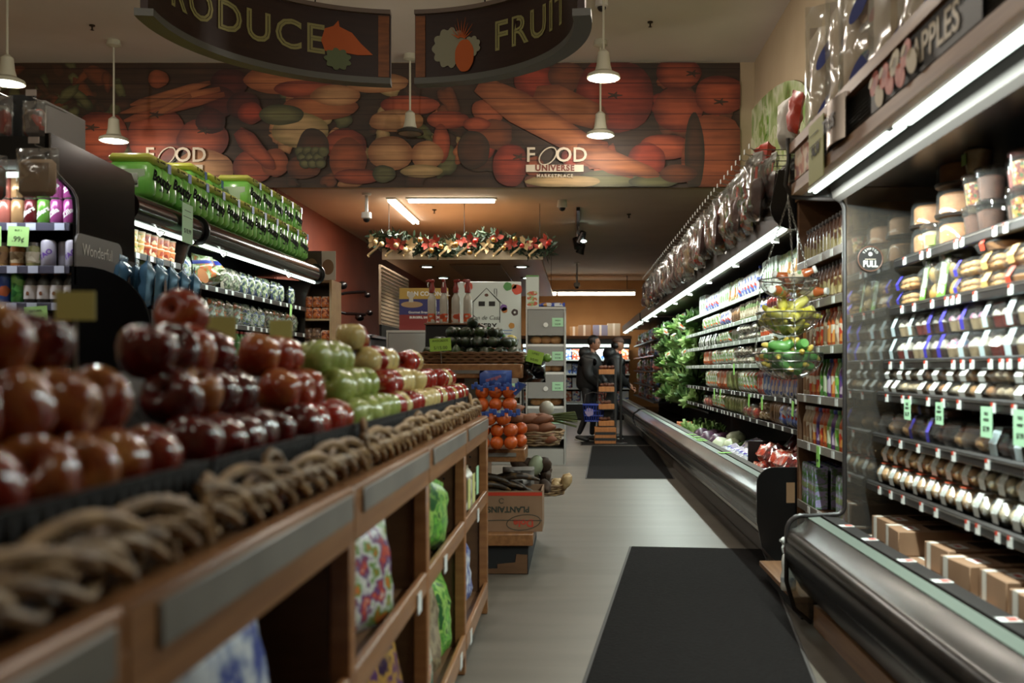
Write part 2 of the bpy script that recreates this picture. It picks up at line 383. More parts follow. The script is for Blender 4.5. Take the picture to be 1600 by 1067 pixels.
def mtaper(p0, p1, r0, r1, mi):
    d = Vector((p1[0]-p0[0], p1[1]-p0[1])).normalized(); n = Vector((-d.y, d.x)); pts = []
    for i in range(9):
        t = i/8; r = (r0+(r1-r0)*t)*min(1, .45+2.2*t)*min(1, 1.0*(1-t)*6+.3); pts.append((p0[0]+(p1[0]-p0[0])*t+n.x*r, p0[1]+(p1[1]-p0[1])*t+n.y*r))
    for i in range(8, -1, -1):
        t = i/8; r = (r0+(r1-r0)*t)*min(1, .45+2.2*t)*min(1, 1.0*(1-t)*6+.3); pts.append((p0[0]+(p1[0]-p0[0])*t-n.x*r, p0[1]+(p1[1]-p0[1])*t-n.y*r))
    mshape([(min(1156, max(-22, a)), min(292.5, max(98.5, b))) for a, b in pts], mi)
vs = [(*mp(-22, 293), 0), (*mp(1156, 293), 0), (*mp(1156, 98), 0), (*mp(-22, 98), 0)]
mb.prism([(a, b) for a, b, _ in vs], MY, MY-.002, onY, 0); mb.uv[-6:] = [[(.8, 0)]*len(f) for f in mb.f[-6:]]
mr_ = random.Random(5)
for i in range(70): mell(mr_.uniform(0, 190), mr_.uniform(100, 290), mr_.uniform(8, 26), mr_.uniform(4, 12), mr_.choice(['leaf', 'leaf', 'dark', 'earth']), mr_.uniform(0, 3), .2)
for i in range(60): mell(mr_.uniform(430, 760), mr_.uniform(100, 290), mr_.uniform(10, 30), mr_.uniform(6, 18), mr_.choice(['leaf', 'earth', 'pale', 'cream', 'carrot', 'dark']), mr_.uniform(0, 3), .25)
for i in range(24): mell(mr_.uniform(760, 1140), mr_.uniform(110, 290), mr_.uniform(14, 36), mr_.uniform(10, 26), mr_.choice(['earth', 'dark', 'pepper', 'onion']), mr_.uniform(0, 3), .2)
for u, v, a, b, k in ((160, 215, 45, 40, 'tomato'), (245, 212, 46, 46, 'tomato'), (318, 218, 42, 30, 'tomato'), (248, 124, 16, 14, 'onion'), (360, 130, 30, 22, 'grape'), (345, 160, 28, 24, 'grape'), (380, 165, 26, 22, 'grape'), (330, 190, 24, 20, 'grape'), (392, 178, 20, 17, 'pepper'),
    (440, 125, 60, 22, 'carrot'), (480, 140, 50, 14, 'tomato'), (500, 168, 60, 20, 'carrot'), (470, 205, 45, 28, 'pale'), (440, 180, 36, 16, 'leaf'), (540, 228, 34, 26, 'tomato'), (525, 150, 40, 16, 'cream'), (320, 268, 46, 34, 'cream'), (395, 262, 32, 26, 'tomato'), (430, 255, 22, 22, 'onion'), (490, 232, 26, 30, 'dark'), (475, 262, 28, 18, 'earth'),
    (590, 130, 50, 16, 'cream'), (640, 165, 46, 16, 'tomato'), (620, 190, 42, 18, 'cream'), (700, 188, 34, 14, 'tomato'), (745, 195, 22, 11, 'tomato'), (690, 225, 14, 30, 'tomato'), (610, 240, 36, 27, 'cream'), (668, 243, 26, 22, 'cream'), (545, 250, 30, 34, 'onion'), (560, 276, 36, 12, 'tomato'), (660, 268, 34, 10, 'pale'), (600, 272, 18, 14, 'leaf'), (740, 235, 26, 30, 'dark'),
    (835, 125, 32, 30, 'pepper'), (885, 120, 30, 22, 'earth'), (960, 150, 62, 60, 'pepper'), (1060, 115, 36, 26, 'tomato'), (1058, 172, 38, 36, 'tomato'), (1125, 150, 40, 32, 'tomato'), (1040, 230, 40, 20, 'tomato'), (1010, 250, 30, 26, 'pepper'), (1118, 250, 52, 72, 'onion'), (1085, 240, 16, 62, 'dark'), (797, 258, 28, 34, 'pepper'), (960, 280, 60, 14, 'leaf'), (880, 284, 60, 10, 'pale'), (1020, 284, 40, 10, 'leaf'), (1060, 272, 30, 14, 'earth')): mell(u, v, a, b, k)
for p0, p1, a, b, k in (((330, 130), (205, 165), 7, 5, 'carrot'), ((345, 140), (190, 178), 8, 5, 'carrot'), ((352, 148), (195, 190), 8, 6, 'onion'), ((300, 150), (235, 185), 7, 5, 'carrot'),
    ((835, 148), (950, 190), 30, 18, 'carrot'), ((748, 132), (990, 276), 30, 14, 'carrot'), ((900, 235), (1030, 275), 22, 8, 'carrot'), ((372, 205), (430, 265), 18, 8, 'tomato')): mtaper(p0, p1, a, b, k)
for u, v in ((245, 180), (320, 205), (145, 200), (1125, 160), (960, 150), (812, 246), (1082, 116)):
    for k in range(5):
        a = k*1.26; mtaper((u, v), (u+13*math.cos(a), v+6*math.sin(a)), 2.4, .6, 'dark')
for q in range(10): mell(470+q*4, 238+(q % 3)*9, 9, 8, 'leaf')
mur = thing('wall_mural', 'wide printed mural of tomatoes and carrots across the bulkhead', 'mural', me=mb.mesh('mural_print', MU, 0, False))
M_LOGOW = mat('pale_sign_white', '#c9bda8', .5)
def food_logo(label, u, big):
    t = thing('wall_logo', label, 'sign', (*mp(u, 0)[:1], MY-.05, 0)); z = lambda v: mp(0, v)[1]
    put('lettering', txt('F', .245, M_LOGOW, .003, .004), t, (-.29, 0, z(244)), FACE_CAM); put('lettering', txt('OD', .245, M_LOGOW, .003, .004), t, (.2, 0, z(244)), FACE_CAM)
    ring = [(-.085+.075*math.cos(a)*1.25+.045*math.sin(a), 0, z(245)+.105*math.sin(a)) for a in [i*2*PI/24 for i in range(24)]]
    put('leaf_shaped_letter', B().tube(ring, .008, 6, 0, None, True).mesh('leaf_letter', M_LOGOW), t)
    put('band', B().box((0, .004, z(264)), (.69, .006, .085)).mesh('logo_band', M_LOGOW), t)
    put('lettering', txt('UNIVERSE', .095, mat('logo_maroon', '#6b2a16', .5), .004, .002, space=1.15), t, (0, -.004, z(264)), FACE_CAM)
    put('lettering', txt('MARKETPLACE', .055, M_LOGOW, .001, .002, space=1.25), t, (0, 0, z(276)), FACE_CAM)
food_logo('white wall lettering at the carrot side of the mural', 867, 1)
food_logo('white wall lettering partly hidden behind the green paper towel packs', 274, 0)

# ---------------------------------------------------------------- hanging ring sign
RC = Vector((-1.43, 6.85, 0)); RR = 1.45
M_SIGNBR = mat('dark_brown_sign', '#24110c', .5, nz=(5, '#2c1710'), stretch=(1, 1, 8)); M_SIGNRIM = mat('taupe_sign_rim', '#6b5d54', .5); M_SIGNUND = mat('grey_sign_edge', '#5b5c58', .5)
M_SIGNWOOD = wood('sign_wood_block', '#6a3a16', '#854c20', .5, (2, 2, 12)); M_GOLD = mat('olive_gold_paint', '#8c8856', .6)
M_EORANGE = mat('emblem_orange', '#b5551a', .6); M_EGREEN = mat('emblem_green', '#5d6a48', .6); M_EGREY = mat('emblem_grey', '#8b8a74', .6)
def bend(me, a0, r, name):
    m2 = me.copy(); m2.name = name
    for v in m2.vertices:
        a = a0+v.co.x/r; rr = r-v.co.z-.001; v.co = Vector((rr*math.sin(a), rr*math.cos(a), v.co.y))
    return m2
def ring_band(a0, a1, r0, r1, z0, z1, m, name):
    b = B(); n = max(3, int(abs(a1-a0)/3)); vs = []; fs = []
    for i in range(n+1):
        a = math.radians(a0+(a1-a0)*i/n)
        for r, z in ((r0, z0), (r1, z0), (r1, z1), (r0, z1)): vs.append((r*math.sin(a), r*math.cos(a), z))
    for i in range(n):
        for j in range(4): fs.append([i*4+j, i*4+(j+1) % 4, i*4+4+(j+1) % 4, i*4+4+j])
    fs += [[0, 1, 2, 3], [n*4+3, n*4+2, n*4+1, n*4]]
    return b.add(vs, fs).mesh(name, m, 30)
def flat(pts, m, name, d=.004): return B().prism(pts, 0, d, onZ).mesh(name, m, 0)
def blobpts(c, r, n, amp, k, ry=None):
    return [(c[0]+r*(1+amp*abs(math.sin(k*a/2)))*math.cos(a), c[1]+(ry or r)*(1+amp*abs(math.sin(k*a/2)))*math.sin(a)) for a in [2*PI*i/n for i in range(n)]]
def sub_x(me, step=.05):
    bm = bmesh.new(); bm.from_mesh(me)
    xs = [v.co.x for v in bm.verts]; x = min(xs)+step
    while x < max(xs):
        bmesh.ops.bisect_plane(bm, geom=bm.verts[:]+bm.edges[:]+bm.faces[:], plane_co=(x, 0, 0), plane_no=(1, 0, 0)); x += step
    bm.to_mesh(me); bm.free(); return me
def ring_panel(label, a0, a1, word, wa, emblems, blocks):
    t = thing('hanging_sign', label, 'sign', (RC.x, RC.y, 0))
    put('panel', ring_band(a0, a1, RR, RR+.05, 3.62, 4.15, M_SIGNBR, 'sign_panel'), t)
    put('upper_rim', ring_band(a0, a1, RR-.035, RR+.07, 4.15, 4.185, M_SIGNRIM, 'sign_rim'), t)
    put('lower_rim', ring_band(a0, a1, RR-.035, RR+.09, 3.57, 3.62, M_SIGNUND, 'sign_lower_rim'), t)
    for b0, b1 in blocks: put('wood_block', ring_band(b0, b1, RR-.012, RR, 3.63, 4.14, M_SIGNWOOD, 'sign_block'), t)
    lo = txt(word, .33, M_GOLD, .006, .001, space=1.12); li = txt(word, .33, M_SIGNBR, -.014, .002, space=1.12)
    put('lettering', bend(sub_x(lo.copy()), wa, RR-.004, 'sign_word'), t, (0, 0, 3.885)); put('lettering_centre', bend(sub_x(li.copy()), wa, RR-.006, 'sign_word_inner'), t, (0, 0, 3.885))
    for i, (nm, pts, m, ea) in enumerate(emblems): put(nm, bend(sub_x(flat(pts, m, nm).copy()), math.radians(ea), RR-.006-i*.005, nm), t, (0, 0, 3.87))
    for wa_ in ((a0+a1)/2-22, (a0+a1)/2+22):
        q = math.radians(wa_); put('suspension_wire', B().tube([(RR*math.sin(q), RR*math.cos(q), 4.185), (RR*math.sin(q), RR*math.cos(q), 4.9)], .006, 6).mesh('sign_wire', M_BLKMAT), t)
bulb = [(-.2+.0, .02), (-.17, .12), (-.1, .15), (-.06, .2), (-.05, .15), (.05, .11), (.12, .03), (.22, -.06), (.1, -.07), (0, -.06), (-.1, -.08), (-.17, -.06)]
broc = blobpts((-.04, -.12), .085, 40, .35, 9, .07)+[]
ring_panel('curved dark sign reading produce hanging over the aisle', -97, -4.5, 'PRODUCE', math.radians(-58), [('turnip_emblem', bulb, M_EORANGE, -19), ('broccoli_emblem', broc, M_EGREEN, -20), ('pepper_emblem', blobpts((0, .1), .06, 20, .1, 3, .11), M_EORANGE, -90)], [(-8.5, -5.0)])
pine = blobpts((0, -.09), .085, 30, .04, 8, .13); crown = []
for i in range(9):
    a = math.radians(20+i*17.5); crown += [(.03*math.cos(a-.1), .04+.03*math.sin(a-.1)), ((.13+.03*(i % 2))*math.cos(a)*.8, .05+(.15+.03*(i % 2))*math.sin(a))]
ring_panel('curved dark sign reading fruit hanging over the aisle', 3.5, 97, 'FRUIT', math.radians(50.5), [('grape_emblem', blobpts((-.1, -.01), .13, 60, .22, 11, .14), M_EGREY, 19.5), ('berry_emblem', blobpts((.1, -.02), .07, 40, .25, 8, .07), M_EGREY, 19.5), ('pineapple_emblem', pine, M_EORANGE, 21), ('pineapple_leaf_emblem', crown, M_EORANGE, 20)], [(3.8, 7.0)])

# ---------------------------------------------------------------- pendants and ceiling fittings
M_PEND = mat('pale_pendant_enamel', '#b8b6a2', .5); M_PDARK = mat('dark_pendant_rim', '#2d2c28', .5)
def pendant(label, x, y, z, on=True, power=70):
    t = thing('pendant_lamp', label, 'lamp', (x, y, z), group=None)
    put('ceiling_rose', B().lathe([(.0, 4.9-z), (.07, 4.9-z), (.08, 4.84-z), (.02, 4.82-z)], 14).mesh('rose', M_PEND), t)
    put('rod', B().tube([(0, 0, 4.84-z), (0, 0, .26)], .011, 8).mesh('rod', M_PEND), t)
    put('housing', B().lathe([(.02, .27), (.055, .24), (.065, .13), (.08, .07), (.08, .05), (0, .05)], 18).mesh('housing', M_PEND), t)
    put('shade', B().lathe([(.08, .065), (.15, .03), (.16, .0), (.15, -.005), (.135, .012), (.07, .045)], 24).mesh('shade', M_PDARK if not on else M_PEND), t)
    put('lens', B().lathe([(0, -.004), (.135, -.004), (.135, .004), (0, .004)], 24).mesh('lens', LAMPW if on else mat('unlit_lens', '#8b8678', .3)), t)
    if on: point('pendant_light', (x, y, z-.06), power*1.08, (1, .89, .76), .05)
pendant('lit pendant lamp above the green paper towel packs', -5.2, 11.2, 3.77, True, 28)
pendant('dark unlit pendant lamp hanging before the mural middle', -1.95, 11.7, 3.97, False)
pendant('smaller lit pendant lamp hanging before the mural carrots', .275, 11.2, 3.83, True, 30)
pendant('larger lit pendant lamp nearest over the aisle', .26, 9.4, 3.95, True, 62)
pendant('lit pendant lamp at the edge above the drinks cooler', -5.37, 9.4, 3.9, True, 34)
for x in (.26, -1.95, -4.2):
    for y in (4.6, 2.2, -.4):
        pendant('lit pendant lamp high above the view, %s row over the %s' % ({4.6: 'front', 2.2: 'middle', -.4: 'rear'}[y], {.26: 'aisle', -1.95: 'apple table', -4.2: 'drinks cooler'}[x]), x, y, 3.95, True, {4.6: 26, 2.2: 14, -.4: 10}[y])
for x, q in ((.5, 'aisle'), (-3.3, 'green towel packs')): pendant(f'lit pendant lamp just above the view beside the ring sign over the {q}', x, 6.9, 3.95, True, 62)  # unseen pair added to brighten the towel packs, long case and floor
def small(name, label, cat, me, loc): return thing(name, label, cat, loc, me=me)
spr = B().lathe([(0, 0), (.03, 0), (.03, -.012), (.009, -.02), (.009, -.05), (.022, -.055), (0, -.06)], 12).mesh('sprinkler', mat('dark_brass', '#3c342a', .4, .6))
small('ceiling_sprinkler', 'dark sprinkler head in the ceiling above the lettuce banner', 'sprinkler', spr, (.79, 10.6, 4.9))
small('ceiling_sprinkler', 'dark sprinkler head in the ceiling beyond the drinks cooler', 'sprinkler', spr, (-5.2, 10.7, 4.9))
small('ceiling_sprinkler', 'dark sprinkler head in the low rear ceiling above the hanging bags', 'sprinkler', spr, (.75, 14.1, 3.4))
small('ceiling_sprinkler', 'dark sprinkler head in the low rear ceiling near the garland', 'sprinkler', spr, (-1.95, 13.7, 3.4))
def camera_dome(label, x, y, z, drop):
    t = thing('security_camera', label, 'camera', (x, y, z))
    put('mount_plate', B().lathe([(0, 0), (.06, 0), (.055, -.025), (0, -.025)], 16).mesh('cam_plate', M_WHITE), t)
    if drop > .05: put('pole', B().tube([(0, 0, -.02), (0, 0, -drop)], .02, 10).mesh('cam_pole', M_WHITE), t)
    put('housing', B().lathe([(0, -drop), (.062, -drop), (.066, -drop-.07), (.05, -drop-.08), (0, -drop-.08)], 16).mesh('cam_house', M_WHITE), t)
    put('dome', B().blob((0, 0, -drop-.08), (.045, .045, .045), 14).mesh('cam_dome', M_BLACK), t)
camera_dome('white security camera on a drop pole below the mural', -2.62, 12.45, 3.4, .24)
camera_dome('small dome camera flat on the low rear ceiling', -.18, 12.95, 3.4, .02)
camera_dome('dome camera on the main ceiling above the larger pendant', .255, 9.9, 4.9, .02)
camera_dome('dome camera on a drop pole before the tan back wall', .02, 20.5, 3.4, .42)
def tube_fixture(label, p, d, along, name='fluorescent_fixture'):
    t = thing(name, label, 'light', p)
    sx, sy = (d, .13) if along == 'x' else (.13, d)
    put('tray', B().box((0, 0, .045), (sx, sy, .05), 0, .006).mesh('fix_tray', M_WHITE), t)
    for k in (-.032, .032):
        a = [(-d/2+.03, k, 0), (d/2-.03, k, 0)] if along == 'x' else [(k, -d/2+.03, 0), (k, d/2-.03, 0)]
        put('tube', B().tube(a, .017, 10).mesh('fix_tube', TUBEW), t)
tube_fixture('lit fluorescent fixture running crosswise on the rear ceiling', (-1.6, 12.8, 3.36), 1.16, 'x')
tube_fixture('lit fluorescent fixture running lengthwise on the rear ceiling', (-2.37, 13.75, 3.36), 2.0, 'y')
t = thing('strip_light', 'long bright strip light hanging before the tan back wall', 'light', (.2, 23.4, 2.98))
put('tray', B().box((0, 0, .06), (2.4, .16, .06), 0, .008).mesh('strip_tray', M_WHITE), t)
for x in (-.92, .28): put('tube', B().tube([(x-.25 if x < 0 else x-.9, 0, 0), (x+.25 if x < 0 else x+.9, 0, 0)], .04, 10).mesh('strip_tube', TUBEW), t)
for x in (-1, 1): put('suspension_rod', B().tube([(x, 0, .09), (x, 0, .42)], .008, 6).mesh('strip_rod', M_BLKMAT), t)
# track lights
t = thing('track_light', 'black ceiling track with three spot heads above the aisle', 'light', (.03, 15.2, 3.4))
put('track', B().box((0, 0, -.025), (.05, 3.4, .05), 0, .005).mesh('track', M_BLACK), t)
for y, q in ((-.2, .5), (.5, -.3), (1.25, .2)):
    h = put('spot_head', B().lathe([(0, .08), (.045, .08), (.055, .0), (.075, -.09), (.06, -.09), (0, -.03)], 14, 0, TR((.06*(1 if q > 0 else -.3), y, -.2), (q, .35*(1 if q > 0 else -1), 0))).mesh('spot_head', M_BLACK), t)
    put('stem', B().tube([(0, y, -.05), (.02, y, -.16)], .012, 6).mesh('spot_stem', M_BLACK), h)
    if q > .3: put('lens', B().blob((.085, y-.04, -.275), (.045, .045, .02), 12).mesh('spot_lens', LAMPW), h)
spot('track_spot_light', (.1, 15, 3.08), (math.radians(20), 0, math.radians(-40)), 60, (1, .9, .75), 1.4)

# suspended soffit over the bakery with recessed lights, and its garland
M_SOFF = mat('soffit_brown_panel', '#8d6440', .35, nz=(1.5, '#9a7049'), stretch=(3, .3, 1)); M_CREAM = mat('cream_fascia', '#cbb89a', .5)
t = thing('suspended_soffit', 'hanging brown soffit with recessed lights over the bakery', 'soffit', (-1.48, 16.3, 2.64))
put('underside', B().box((0, 0, .02), (2.06, 6.6, .04), 0, .004).mesh('soffit_under', M_SOFF), t)
put('fascia', B().box((0, -3.31, .07), (2.1, .03, .16), 0, .004).mesh('soffit_fascia', M_CREAM), t)
put('inset_panel', B().box((.1, -.6, -.012), (.7, 4.2, .02), 0, .004).mesh('soffit_inset', mat('soffit_inset_brown', '#6d5038', .4)), t)
for x, y in ((-.6, -2.4), (-.6, -.7), (-.6, 1.2), (.72, -2.4), (.72, -.7), (.72, 1.2)):
    h = put('downlight_trim', B().lathe([(.07, -.008), (.11, -.008), (.11, .004), (.07, .004), (.07, -.008)], 18, 0, TR((x, y, -.006))).mesh('downlight_trim', mat('bronze_trim', '#4a3524', .4)), t)
    put('lens', B().lathe([(0, -.006), (.075, -.006), (.075, .002), (0, .002)], 18, 0, TR((x, y, -.006))).mesh('downlight_lens', LAMPW), h)
    if y < 1: spot('downlight', (-1.48+x, 16.3+y, 2.6), (0, 0, 0), 26, (1, .86, .66), 2.2, .06)
for x, y in ((-1, -3.1), (0, -3.1), (1, -3.1), (-1, 3), (1, 3)): put('suspension_wire', B().tube([(x, y, .04), (x, y, .76)], .004, 5).mesh('soffit_wire', M_BLKMAT), t)
M_FIR = mat('fir_green', '#1d2b1c', .6, nz=(20, '#31452c')); M_REDF = mat('poinsettia_red', '#96301c', .5, rnd=.2); M_GOLDB = mat('gold_bauble', '#b98a45', .2, .8); M_REDB = mat('red_bauble', '#a81c10', .15, .2, coat=.5); M_CREAMB = mat('cream_ribbon', '#c9ac7c', .4)
g = thing('christmas_garland', 'fir garland with red flowers and gold baubles along the soffit', 'garland', (-1.48, 12.94, 2.78))
gb = B(); gr = random.Random(3)
for i in range(1150):
    x = gr.uniform(-1.18, 1.18); c = Vector((x, -.02+gr.uniform(-.07, .07), .04+.05*math.sin(x*5)+gr.uniform(-.11, .1)))
    d = Vector((gr.uniform(-1, 1), gr.uniform(-1, .6), gr.uniform(-.6, 1))).normalized()*gr.uniform(.06, .14); n = d.cross(Vector((gr.random(), gr.random(), gr.random()))).normalized()*.011
    gb.add([c-n, c+n, c+d*.6+n*1.3, c+d, c+d*.6-n*1.3], [[0, 1, 2, 3, 4]])
put('fir_foliage', gb.mesh('fir_foliage', M_FIR, 0, False), g)
for i in range(15):
    x = -1.1+i*.157+gr.uniform(-.04, .04); c = Vector((x, -.13, .04+gr.uniform(-.05, .09))); pb = B()
    for k in range(6):
        a = k*PI/3+gr.random(); d = Vector((math.cos(a), -.35, math.sin(a)))*gr.uniform(.07, .12); q = Vector((-math.sin(a), 0, math.cos(a)))*.03
        pb.add([c, c+d*.5+q, c+d, c+d*.5-q], [[0, 1, 2, 3]])
    put('poinsettia_flower', pb.mesh('poinsettia', M_REDF if i % 3 else M_CREAMB, 0, False), g)
for i in range(16):
    x = -1.12+i*.15; put('bauble', B().blob((x+gr.uniform(-.05, .05), -.15, .0+gr.uniform(-.09, .1)), .034, 12).mesh('bauble', gr.choice([M_GOLDB, M_GOLDB, M_REDB, M_CREAMB])), g)
for i in range(10):
    x = -1.05+i*.23; pts = [(x+.05*k*math.cos(k), -.14-.02*math.sin(k*2), .02-.03*k+.05*math.sin(k*1.4)) for k in range(5)]
    put('ribbon', B().tube(pts, .016, 4).mesh('ribbon', M_CREAMB), g)
# ================================================================ apple table
TX = -.45; TZ = .965; PY = [-.02, .96, 1.945, 2.94, 3.925, 4.9]
tb = thing('produce_table', 'long oak produce table with open bays under the apples', 'table', (TX, 0, 0))
put('table_top', B().box((-.6, 2.4, TZ-.02), (1.18, 5.04, .04), 0, .004).mesh('table_top', M_OAKH), tb)
for i in range(5):
    y0, y1 = PY[i], PY[i+1]; ym = (y0+y1)/2; ln = y1-y0
    put('front_rail', B().box((.0, ym, TZ-.05), (.034, ln-.004, .115), 0, .005).mesh('front_rail', M_OAKH), tb)
    put('price_strip', B().box((.0195, ym+.02, TZ-.03), (.006, ln-.1, .05), 0, .002).mesh('price_strip', M_GREYRAIL), tb)
    put('middle_rail', B().box((.004, ym, .575), (.02, ln-.05, .062), 0, .004, TR((0, 0, 0), (0, 0, 0))).mesh('middle_rail', M_OAKH), tb, label='oak lip rail')
    put('lower_rail', B().box((.008, ym, .12), (.02, ln-.03, .075), 0, .004).mesh('lower_rail', M_OAKH), tb)
    put('middle_shelf', B().box((-.26, ym, .545), (.5, ln-.03, .02)).mesh('middle_shelf', M_OAKD), tb)
    put('bottom_shelf', B().box((-.26, ym, .1), (.5, ln-.03, .02)).mesh('bottom_shelf', M_OAKD), tb)
for y in PY: put('post', B().box((-.006, y, .465), (.042, .046, .93), 0, .004).mesh('post', M_OAK), tb)
for y in PY:
    b = B().box((-.28, y, .5), (.5, .022, .84))
    put('divider', b.mesh('divider', M_OAKD), tb)
    if y > 3: put('peg_hole', B().tube([(-.1, y-.0125, .6), (-.1, y-.0105, .6)], .006, 8).mesh('peg_hole', M_BLKMAT), tb)
for z in (.62, .67, .72, .77, .82):
    for y in (3.925, 4.9): put('peg_hole', B().tube([(-.07, y-.0125, z), (-.07, y-.0105, z)], .005, 8).mesh('peg_hole', M_BLKMAT), tb)
put('back_panel', B().box((-.54, 2.4, .5), (.02, 4.96, .9)).mesh('back_panel', M_OAKD), tb)
put('kick_plate', B().box((-.04, 2.4, .04), (.03, 4.9, .08)).mesh('kick_plate', M_BLKMAT), tb)
for k, y in enumerate((3.3, 2.35, 4.4, 3.75, 2.75, 4.1)):
    zt = .575 if k % 2 == 0 else .12
    put('price_tag', B().box((.018, y, zt-.02), (.003, .06, .055)).mesh('price_tag', M_PAPER), tb)

# woven willow baskets along the front edge
M_WICK = mat('willow_wicker', '#ab8a60', .55, nz=(25, '#6e5236'), bump=.2, rnd=.08); M_WICKD = mat('dark_wicker', '#51361f', .6, nz=(30, '#6a4a2e'), bump=.3)
def wicker(y0, y1, label):
    t = thing('wicker_basket', label, 'basket', (TX, y0, TZ)); ln = y1-y0
    put('base', B().box((-.26, ln/2, .01), (.42, ln-.02, .02), 0, .004).mesh('wicker_base', M_WICKD), t)
    for s in range(3):
        pts = [(-.03+.014*math.sin(y*23+s*2.1), y, .034+.02*math.cos(y*23+s*2.1)+.006*math.sin(y*9+s)) for y in [ln*i/70 for i in range(71)]]
        put('braid_strand', B().tube(pts, .0075, 6).mesh('braid', M_WICK), t)
    for s in range(2):
        pts = [(-.022+.008*math.sin(y*60+s*3.1), y, .05+.008*math.cos(y*60+s*3.1)) for y in [ln*i/60 for i in range(61)]]
        put('rim_strand', B().tube(pts, .0075, 6).mesh('rimstrand', M_WICK), t)
    q = random.Random(int(y0*10)); n = int(ln/.19)
    for i in range(n):
        y = .05+i*(ln-.1)/max(1, n-1); h = .055+q.random()*.055; wd = .03+q.random()*.04
        pts = [(-.03-.012*math.sin(PI*k/8)+.012*math.cos(PI*k/8), y+wd*math.cos(PI*k/8)*(1 if i % 2 else -1), .01+h*math.sin(PI*k/8)) for k in range(9)]
        put('loop', B().tube(pts, .0075, 6).mesh('wicker_loop', M_WICK), t)
    for s in range(2):
        pts = [(-.034+.012*math.sin(y*19+s*2.9), y, .066+.016*math.cos(y*19+s*2.9)+.008*math.sin(y*11)) for y in [ln*i/60 for i in range(61)]]
        put('braid_strand', B().tube(pts, .0085, 6).mesh('upper_braid', M_WICK), t)
    for s in range(4):
        pts = [(-.06-.02*s, y, .012+.006*math.sin(y*30+s)) for y in [ln*i/30 for i in range(31)]]
        put('side_cane', B().tube(pts, .006, 5).mesh('side_cane', M_WICK), t)
for i, (a, b, l) in enumerate(((.3, 1.25, 'nearest willow basket under the two toned apples'), (1.28, 2.22, 'willow basket under the dark red apples'), (2.25, 3.15, 'willow basket under the green apples'), (3.18, 4.05, 'willow basket under the pale and red apples'), (4.08, 4.88, 'last willow basket at the far table end'))): wicker(a, b, l)

# apples: mesh of one apple with stem, different skins
def apple_skin(name, a, b, scale=9, rough=.16, lo=.42, hi=.6, spots=None):
    if name in MATS: return MATS[name]
    m, nt, p, N, L = _new(name); MATS[name] = m
    p.inputs['Roughness'].default_value = rough; p.inputs['Coat Weight'].default_value = .25; p.inputs['Coat Roughness'].default_value = .12
    tc = N('ShaderNodeTexCoord'); oi = N('ShaderNodeObjectInfo'); mu = N('ShaderNodeMath'); mu.operation = 'MULTIPLY'; mu.inputs[1].default_value = 37; L(oi.outputs['Random'], mu.inputs[0])
    n = N('ShaderNodeTexNoise'); n.noise_dimensions = '4D'; n.inputs['Scale'].default_value = scale; n.inputs['Detail'].default_value = 2; L(tc.outputs['Object'], n.inputs['Vector']); L(mu.outputs[0], n.inputs['W'])
    n2 = N('ShaderNodeTexNoise'); n2.noise_dimensions = '4D'; n2.inputs['Scale'].default_value = 60; n2.inputs['Detail'].default_value = 3; L(mu.outputs[0], n2.inputs['W'])
    mp_ = N('ShaderNodeMapping'); mp_.inputs['Scale'].default_value = (1, 1, .15); L(tc.outputs['Object'], mp_.inputs[0]); L(mp_.outputs[0], n2.inputs['Vector'])
    ad = N('ShaderNodeMath'); ad.operation = 'MULTIPLY_ADD'; ad.inputs[1].default_value = .35; L(n2.outputs['Fac'], ad.inputs[0]); L(n.outputs['Fac'], ad.inputs[2])
    r = N('ShaderNodeValToRGB'); e = r.color_ramp.elements; e[0].position = lo+.16; e[1].position = hi+.2; e[0].color = lin(a); e[1].color = lin(b); L(ad.outputs[0], r.inputs[0]); L(r.outputs[0], p.inputs['Base Color'])
    return m
SK = dict(gala=apple_skin('two_tone_apple_skin', '#7a2214', '#a87034', 16, lo=.44, hi=.64), dark=apple_skin('dark_red_apple_skin', '#430d0b', '#621711', 14), orange=apple_skin('orange_red_apple_skin', '#93351d', '#b07038', 16, lo=.5, hi=.75),
          green=apple_skin('green_apple_skin', '#8e9c4e', '#a9b166', 14), pale=apple_skin('pale_yellow_apple_skin', '#d0bd80', '#c9a866', 14, lo=.45, hi=.8), red=apple_skin('bright_red_apple_skin', '#8f2215', '#c0a068', 16, lo=.62, hi=.72))
M_STEM = mat('apple_stem', '#3b2816', .7)
prof = [(.0, -.70), (.12, -.74), (.3, -.84), (.5, -.84), (.74, -.66), (.92, -.3), (1.0, .1), (.97, .42), (.85, .7), (.64, .86), (.42, .87), (.22, .76), (.08, .58), (0, .5)]
AP = {}
LOOK = dict(gala='two toned red and yellow apple', dark='dark red apple', orange='orange red apple', green='pale green apple', pale='creamy yellow apple', red='bright red apple')
for k, m in SK.items():
    me = B().lathe(prof, 22).mesh('apple_'+k, m, 60)
    for v in me.vertices:
        a = math.atan2(v.co.y, v.co.x); f = 1+.035*math.cos(5*a)*(1-abs(v.co.z)*.4)*(.6 if v.co.z > 0 else 1); v.co.x *= f; v.co.y *= f; v.co *= .046
    st = B().tube([(0, 0, .024), (.002, 0, .036), (.006, .001, .045)], [.002, .0016, .0022], 6).mesh('apple_stem', M_STEM)
    AP[k] = Proto('apple', 'apple', None).part('flesh', me).part('stem', st)
M_PULP = mat('black_pulp_tray', '#151314', .75, nz=(40, '#1f1c1c'), bump=.4)
